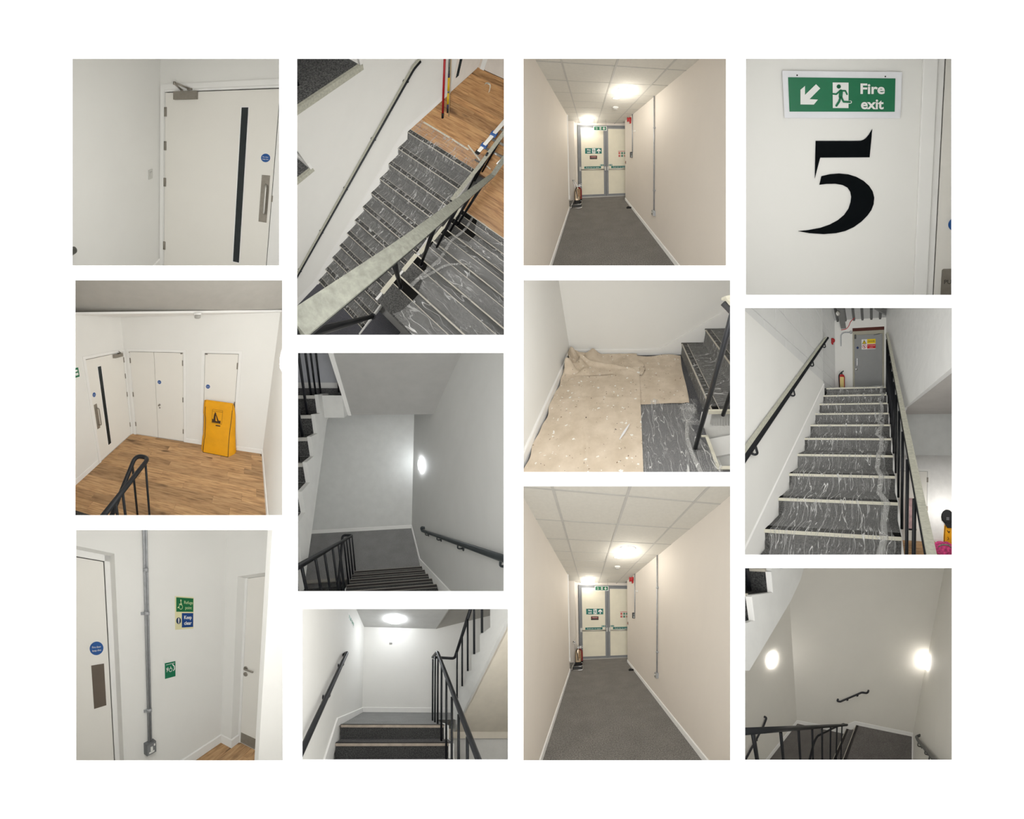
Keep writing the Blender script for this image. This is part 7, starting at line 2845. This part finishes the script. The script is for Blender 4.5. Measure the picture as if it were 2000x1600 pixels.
    mb.build('valve', mat('dark_plastic', (58, 60, 62), 0.5), t)
    mb = MB(S)
    mb.tube(arc_path([(x - 0.02, ye - 0.02, zt + 0.04), (x - rad * 0.8, ye - rad * 0.9, zt - 0.02), (x - rad * 0.55, ye - rad - 0.01, ZT + 0.12)], 0.05), 0.014, 8)
    mb.build('hose', M_rub, t)
    # red sounder, conduit, red cable, beam, roof sheet
    p = S.hy(115, 940, 6.2, Zc)
    t = thing(S, 'fire_alarm_call_point', (p.x, 6.2, p.z), 'red alarm unit on the block wall near the grey door', 'alarm')
    mb = MB(S)
    mb.lathe((XW2, 5.9, S.hx(112, 940, XW2, Zc).z), X_, [(0.06, 0), (0.06, 0.05), (0.045, 0.07), (0.03, 0.09)], 14)
    mb.build('horn', M_red, t)
    mb = MB(S)
    zz = S.hx(112, 940, XW2, Zc).z
    mb.box((XW2, 5.84, zz - 0.09), (XW2 + 0.04, 5.96, zz - 0.05))
    mb.build('back_box', M_red, t)
    a = [S.hy(x_, y_, YD - 0.03, Zc) for x_, y_ in ((125, 740), (122, 520), (180, 472), (335, 472))]
    t = thing(S, 'conduit', a[0], 'bent grey conduit left of the grey danger door', 'conduit')
    mb = MB(S)
    mb.tube(arc_path(a, 0.1), 0.02, 10)
    mb.build('pipe', M_galv, t)
    mb = MB(S)
    mb.lathe(a[3] - V((0.02, 0, 0)), -Y_, [(0.04, -0.02), (0.04, 0.03), (0.03, 0.035)], 14)
    mb.build('junction', M_galv, t)
    a = [S.hy(x_, y_, YD - 0.2, Zc) for x_, y_ in ((130, 425), (235, 410), (285, 340), (310, 265), (380, 200), (390, 190))]
    mb = MB(S)
    mb.tube(arc_path(a, 0.08), 0.009, 6)
    mb.build('red_cable', mat('cable_red', (196, 40, 48), 0.5), None, 'red cable looping from the beam to the roof', 'cable')
    a, b = S.hy(95, -60, 5.2, Zc), S.hy(175, 400, 6.3, Zc)
    t = thing(S, 'steel_beam', (b.x, 6.2, b.z), 'grey sloping steel beam under the roof sheets', 'beam')
    mst = mat('beam_grey', (118, 118, 116), 0.5, 0.3)
    d1 = (b - a)
    for o0, o1, nm in ((V((-0.075, 0, 0)), V((0.075, 0, 0.012)), 'flange'), (V((-0.075, 0, 0.22)), V((0.075, 0, 0.232)), 'flange'), (V((-0.006, 0, 0.01)), V((0.006, 0, 0.22)), 'web')):
        mb = MB(S)
        lo_, hi_ = o0, o1
        mb.prism([a + V((lo_.x, 0, lo_.z)), a + V((hi_.x, 0, lo_.z)), a + V((hi_.x, 0, hi_.z)), a + V((lo_.x, 0, hi_.z))], d1)
        mb.build(nm, mst, t)
    mb = MB(S)
    q = S.hy(70, 120, 5.3, Zc)
    mb.lathe(q, -Y_, [(0.05, 0), (0.06, 0.05), (0.03, 0.08)], 12)
    mb.build('clamp', M_alu, t)
    # ribbed roof sheet
    zr = zc_
    rise = 0.35
    mb = MB(S)
    nr = 7
    x0_, x1_ = -1.3, 0.5
    mr_ = mat('roof_sheet', (178, 178, 176), 0.5, 0.2)
    mb.panel((x0_, YD, zr), X_, V((0, -1, rise)), (0, x1_ - x0_), (0, 3.4))
    rf = mb.build('ceiling', mr_, None, 'pale ribbed metal roof above the grey danger door', 'ceiling', kind='structure')
    for x_ in (380, 545, 720, 890, 215, 60):
        q = S.hy(x_, 205, YD, Zc)
        mb = MB(S)
        mb.prism([(q.x - 0.028, YD, zr - 0.045), (q.x + 0.028, YD, zr - 0.045), (q.x + 0.04, YD, zr + 0.01), (q.x - 0.04, YD, zr + 0.01)], (0, -3.4, 3.4 * rise))
        mb.build('rib', mat('rib_dark', (96, 96, 94), 0.5), rf)
    a, b = S.hy(780, 0, 5.6, Zc), S.hy(1010, 130, 5.6, Zc)
    mb = MB(S)
    mb.prism([a, b, b + V((0, 0, 0.13)), a + V((0, 0, 0.13))], (0, 0.06, 0))
    mb.build('brace', mst, None, 'short grey diagonal roof brace above the danger door', 'brace')

    S.strip(9, (1, 1, 0.99))
    S.light((1.35, 4.0, 0.3), 4.0, (1, 0.98, 0.95), 0.2, kind='POINT', name='lower_room_fill')  # fill light added out of sight to lift the room below


room11()


# ================================================================== room 12: stairwell with two lamps
def room12():
    S = Set(RECTS['p12'], (1446, 1100), 4.061, 432.9, (-14.304, -22.821, 2.425), 3.8, 1.0, 5.6, front=0.65)
    build_box('p12', S, 12)
    XL, YB, XR = -2.45, 4.345, 0.488
    mw = mat('wall_paint_grey', (224, 221, 212), 0.6, var=0.015, vscale=2.0, bump=0.05)
    mb = MB(S)
    mb.panel((XL, 1.0, 0), Y_, Z_, (0, YB - 1.0), (0, 5.2))
    mb.build('wall_left', mw, None, 'left wall of the two lamp stairwell', 'wall', kind='structure')
    mb = MB(S)
    mb.panel((XL, YB, 0), X_, Z_, (0, XR - XL), (0, 5.2))
    mb.build('wall_back', mw, None, 'end wall of the two lamp stairwell with short handrail', 'wall', kind='structure')
    mb = MB(S)
    mb.panel((XR, YB, 0), -Y_, Z_, (0, YB - 0.5), (0, 5.2))
    mb.build('wall_right', mw, None, 'right wall of the two lamp stairwell', 'wall', kind='structure')
    # two carpet levels and the steps between
    mc = speckle('carpet_brown', (104, 100, 97), (146, 142, 138), 90)
    x1, x2 = -1.085, -0.845
    mb = MB(S)
    mb.grid(lambda u, v: (XL + u * (x1 - XL), 2.2 + v * (YB - 2.2), 0), 8, 12, False)
    mb.build('floor', mc, None, 'lower carpet landing behind the railing of the two lamp stairwell', 'floor', kind='structure')
    mb = MB(S)
    mb.grid(lambda u, v: (x2 + u * (XR - x2), 2.6 + v * (YB - 2.6), 0.34), 8, 12, False)
    mb.build('floor', mc, None, 'upper carpet landing right of the two small steps', 'floor', kind='structure')
    t = thing(S, 'staircase', (x1, 3.6, 0), 'two small carpet steps with pale nosing lines', 'stairs')
    for x, z, w_ in ((x1, 0.17, x2 - x1), (x2, 0.34, 0.08)):
        mb = MB(S)
        mb.box((x, 2.3, z - 0.03), (x + w_, YB, z))
        mb.build('tread', mc, t)
        mb = MB(S)
        mb.box((x + 0.004, 2.3, z - 0.17), (x + 0.02, YB, z - 0.02))
        mb.build('riser', M_carpetd, t)
        mb = MB(S)
        mb.box((x - 0.008, 2.3, z - 0.03), (x + 0.004, YB, z + 0.004))
        no = mb.build('nosing', M_nose, t)
        mb = MB(S)
        mb.box((x + 0.004, 2.3, z), (x + 0.06, YB, z + 0.004))
        mb.build('grip_strip', mat('grip_brown', (46, 42, 40), 0.7), no)
    baseboard(S, 'baseboard_left', (XL, 2.0, 0), (XL, YB, 0), X_, 0.10, 0.016, 'white baseboard left of the lower carpet landing')
    mb = MB(S)
    prof = [(XL, 0), (x1 - 0.05, 0), (x1, 0.17), (x2, 0.34), (XR, 0.34), (XR, 0.44), (x2 - 0.02, 0.44), (x1 - 0.13, 0.10 + 0.0), (XL, 0.10)]
    prof = [(XL, 0), (x1 - 0.02, 0), (x2, 0.3), (XR, 0.34), (XR, 0.44), (x2 - 0.04, 0.44), (x1 - 0.22, 0.13), (XL, 0.10)]
    mb.prism([(x, YB, z) for x, z in prof], (0, -0.016, 0))
    mb.build('baseboard_back', M_trim, None, 'white stepped baseboard along the two lamp end wall', 'baseboard', kind='structure')
    baseboard(S, 'baseboard_right', (XR, 2.4, 0.34), (XR, YB, 0.34), -X_, 0.10, 0.016, 'white baseboard right of the upper carpet landing')
    # lamps
    q = S.hx(243, 768, XL)
    bulkhead(S, q, X_, 0.14, 'lit round wall light on the left, the fully visible one', 0, m=emit('lamp_bright_warm', (255, 250, 244), 45.0))
    q = S.hx(1492, 790, XR)
    bulkhead(S, q, -X_, 0.14, 'lit round wall light on the right, seen edge on', 0, m=emit('lamp_soft_warm', (255, 250, 244), 14.0))
    # handrails on the walls
    ra = mat('rail_slate2', (52, 52, 56), 0.4, 0.3)
    t = thing(S, 'wall_handrail', (-1.0, YB, 1.0), 'short dark handrail in the middle of the end wall', 'handrail')
    yw = YB - 0.065
    pts = [S.hy(x, y, yw) for x, y in ((790, 1101), (965, 1026), (1000, 1032))]
    p0, p1 = S.hy(768, 1094, yw), S.hy(1012, 1025, yw)
    path = arc_path([(p0.x, YB, p0.z + 0.01), (p0.x, yw, p0.z), pts[0], pts[1], pts[2], (p1.x, yw, p1.z), (p1.x, YB, p1.z + 0.01)], 0.03, 4)
    br = [S.hy(845, 1078, yw), S.hy(925, 1043, yw)]
    wall_rail(S, t, path, (0, -0.065, 0), br, 0.022, ra, 0.06)
    t = thing(S, 'wall_handrail', (XL, 3.0, 0.9), 'thin dark handrail on the left wall behind the railing', 'handrail')
    xw = XL + 0.065
    pts = [S.hx(x, y, xw) for x, y in ((208, 1228), (185, 1290), (45, 1552))]
    wall_rail(S, t, arc_path([(XL, pts[0].y + 0.02, pts[0].z), pts[0], pts[1], pts[2] + (pts[2] - pts[1]) * 0.3], 0.05, 4), (0.065, 0, 0), [pts[1] + (pts[2] - pts[1]) * 0.4], 0.02, ra)
    t = thing(S, 'wall_handrail', (XR, 3.0, 1.3), 'grey handrail on the right wall in the lower right corner', 'handrail')
    xw = XR - 0.065
    pts = [S.hx(x, y, xw) for x, y in ((1395, 1378), (1412, 1410), (1545, 1565))]
    br = [S.hx(x, y, xw) for x, y in ((1412, 1420), (1470, 1475), (1505, 1520))]
    wall_rail(S, t, arc_path([(XR, pts[0].y + 0.04, pts[0].z + 0.02), pts[0], pts[1], pts[2] + (pts[2] - pts[1]) * 0.4], 0.04, 4), (-0.065, 0, 0), br, 0.024, mat('rail_grey', (92, 92, 90), 0.4, 0.3), 0.08)
    # foreground railing
    t = thing(S, 'stair_railing', (-0.87, 3.4, 0.34), 'dark foreground railing with balusters across the lower left', 'railing')
    xr = -0.87
    A, B = S.hx(845, 1284, xr), S.hx(20, 1337, xr)
    xb = -1.02
    loop = [S.hx(828, 1282, xr), S.hx(815, 1276, xb), S.hx(720, 1318, xb), S.hx(610, 1372, xb), S.hx(585, 1420, xb), S.hx(540, 1600, xb)]
    mb = MB(S)
    mb.tube([B, A], 0.024, 12)
    mb.build('handrail', M_black, t)
    mb = MB(S)
    mb.tube(arc_path([A, loop[1]] + loop[2:], 0.05, 4), 0.018, 10)
    mb.build('return_rail', M_black, t)
    for x, y, x2_, y2_ in ((100, 1350, 140, 1557), (320, 1340, 346, 1557), (462, 1325, 482, 1557), (570, 1318, 578, 1557), (648, 1312, 652, 1557), (716, 1305, 720, 1557), (766, 1300, 766, 1557), (806, 1295, 806, 1557)):
        p = S.hx(x, y, xr)
        q = S.hy(x2_, y2_ + 200, p.y)
        mb = MB(S)
        mb.tube([p, (p.x, p.y, p.z - 1.0)], 0.0135, 8)
        mb.build('baluster', M_black, t)
    # upper flight at top left: stringer with dark treads
    xs = -1.0
    t = thing(S, 'staircase', (xs, 2.4, 2.6), 'white stringer and dark treads of the flight above, top left', 'stairs')
    N = [S.hx(x, y, xs) for x, y in ((205, 68), (240, 228), (48, 262), (95, 445))]
    gg = abs(N[0].y - N[2].y)
    rr = N[0].z - N[2].z
    prof = [(N[0].y + 0.9, N[0].z + 0.5), (N[0].y + 0.02, N[0].z + 0.45), (N[0].y, N[1].z), (N[2].y + 0.0, N[1].z), (N[2].y, N[3].z), (N[2].y - gg, N[3].z), (N[2].y - gg, N[3].z - rr), (N[2].y - 2 * gg, N[3].z - rr)]
    b0, b1, b2 = S.hx(445, 130, xs), S.hx(366, 298, xs), S.hx(30, 848, xs)
    prof += [(b2.y, b2.z), (b1.y, b1.z), (b0.y, b0.z), (N[0].y + 0.9, N[0].z + 0.6)]
    mb = MB(S)
    mb.prism([(xs, y, z) for y, z in prof[:-1]], (0.04, 0, 0))
    mb.build('stringer', mat('stringer_white', (212, 212, 208), 0.6), t)
    for k, (nt_, nb) in enumerate(((N[0], N[1]), (N[2], N[3]))):
        mb = MB(S)
        mb.box((-2.4, nt_.y + 0.0, nb.z - 0.1), (xs - 0.001, nt_.y + 0.02, nt_.z))
        mb.build('riser', M_carpetd, t)
        mb = MB(S)
        mb.box((-2.4, nt_.y - 0.012, nt_.z - 0.002), (xs - 0.001, nt_.y + 0.02, nt_.z + 0.015))
        mb.build('nosing', M_nose, t)
        mb = MB(S)
        mb.box((-2.4, nt_.y - gg, nb.z - 0.02), (xs - 0.001, nt_.y + 0.01, nb.z))
        mb.build('tread', M_carpetd, t)
        mb = MB(S)
        mb.prism([(xs - 0.001, nt_.y - 0.002, nb.z), (xs - 0.001, nt_.y - 0.008, nb.z), (xs - 0.001, nt_.y - 0.008, nt_.z), (xs - 0.001, nt_.y - 0.002, nt_.z)], (0.043, 0, 0))
        mb.build('edge_trim', M_trim, t)
    q = S.hx(72, 220, xs - 0.1)
    mb = MB(S)
    mb.tube([q, q + V((0, 0, 0.9))], 0.016, 8)
    mb.build('baluster', M_black, t)
    q = S.hx(325, 40, xs + 0.06)
    mb = MB(S)
    mb.tube([q, q + V((0, -0.05, 0.3))], 0.014, 8)
    mb.build('baluster', M_black, t)


room12()


# ------------------------------------------------------------------ repeats share a group
GROUPS = dict(fire_extinguisher='fire extinguishers', ceiling_light='lit ceiling lights', wall_light='lit round wall lights', smoke_detector='smoke detectors',
              wall_handrail='handrails fixed to walls', stair_railing='stair railings with balusters', staircase='stair flights', polythene_sheet='clear polythene sheets',
              polythene_fold='rolled polythene edges', dust_sheet='canvas dust sheets', masking_tape='tape strips on the oak landing', decorating_pole='poles leaning on the landing wall',
              conduit='metal conduits', fire_exit_sign='fire exit signs', push_bar_sign='push bar signs', exit_sticker='running man stickers', cable_trunking='white cable trunkings',
              yellow_bag='yellow bags', stair_ledge='carpeted ledges', extinguisher_stand='extinguisher stands', keypad='door keypads', door_stop='rubber door stops',
              hanging_exit_sign='hanging exit signs', safety_poster='safety posters', notice='small black notices', fire_alarm_sounder='red alarm sounders', socket_box='metal socket boxes',
              wall_hook='wall hooks', key_switch='wall plates', break_glass_unit='emergency release boxes', ceiling_glow_disc='round ceiling discs')
for o in bpy.data.objects:
    if o.parent is None and o.get('category') and o.get('kind') != 'structure':
        base = o.name.split('.')[0]
        if base in GROUPS and not o.get('group'):
            o['group'] = GROUPS[base]
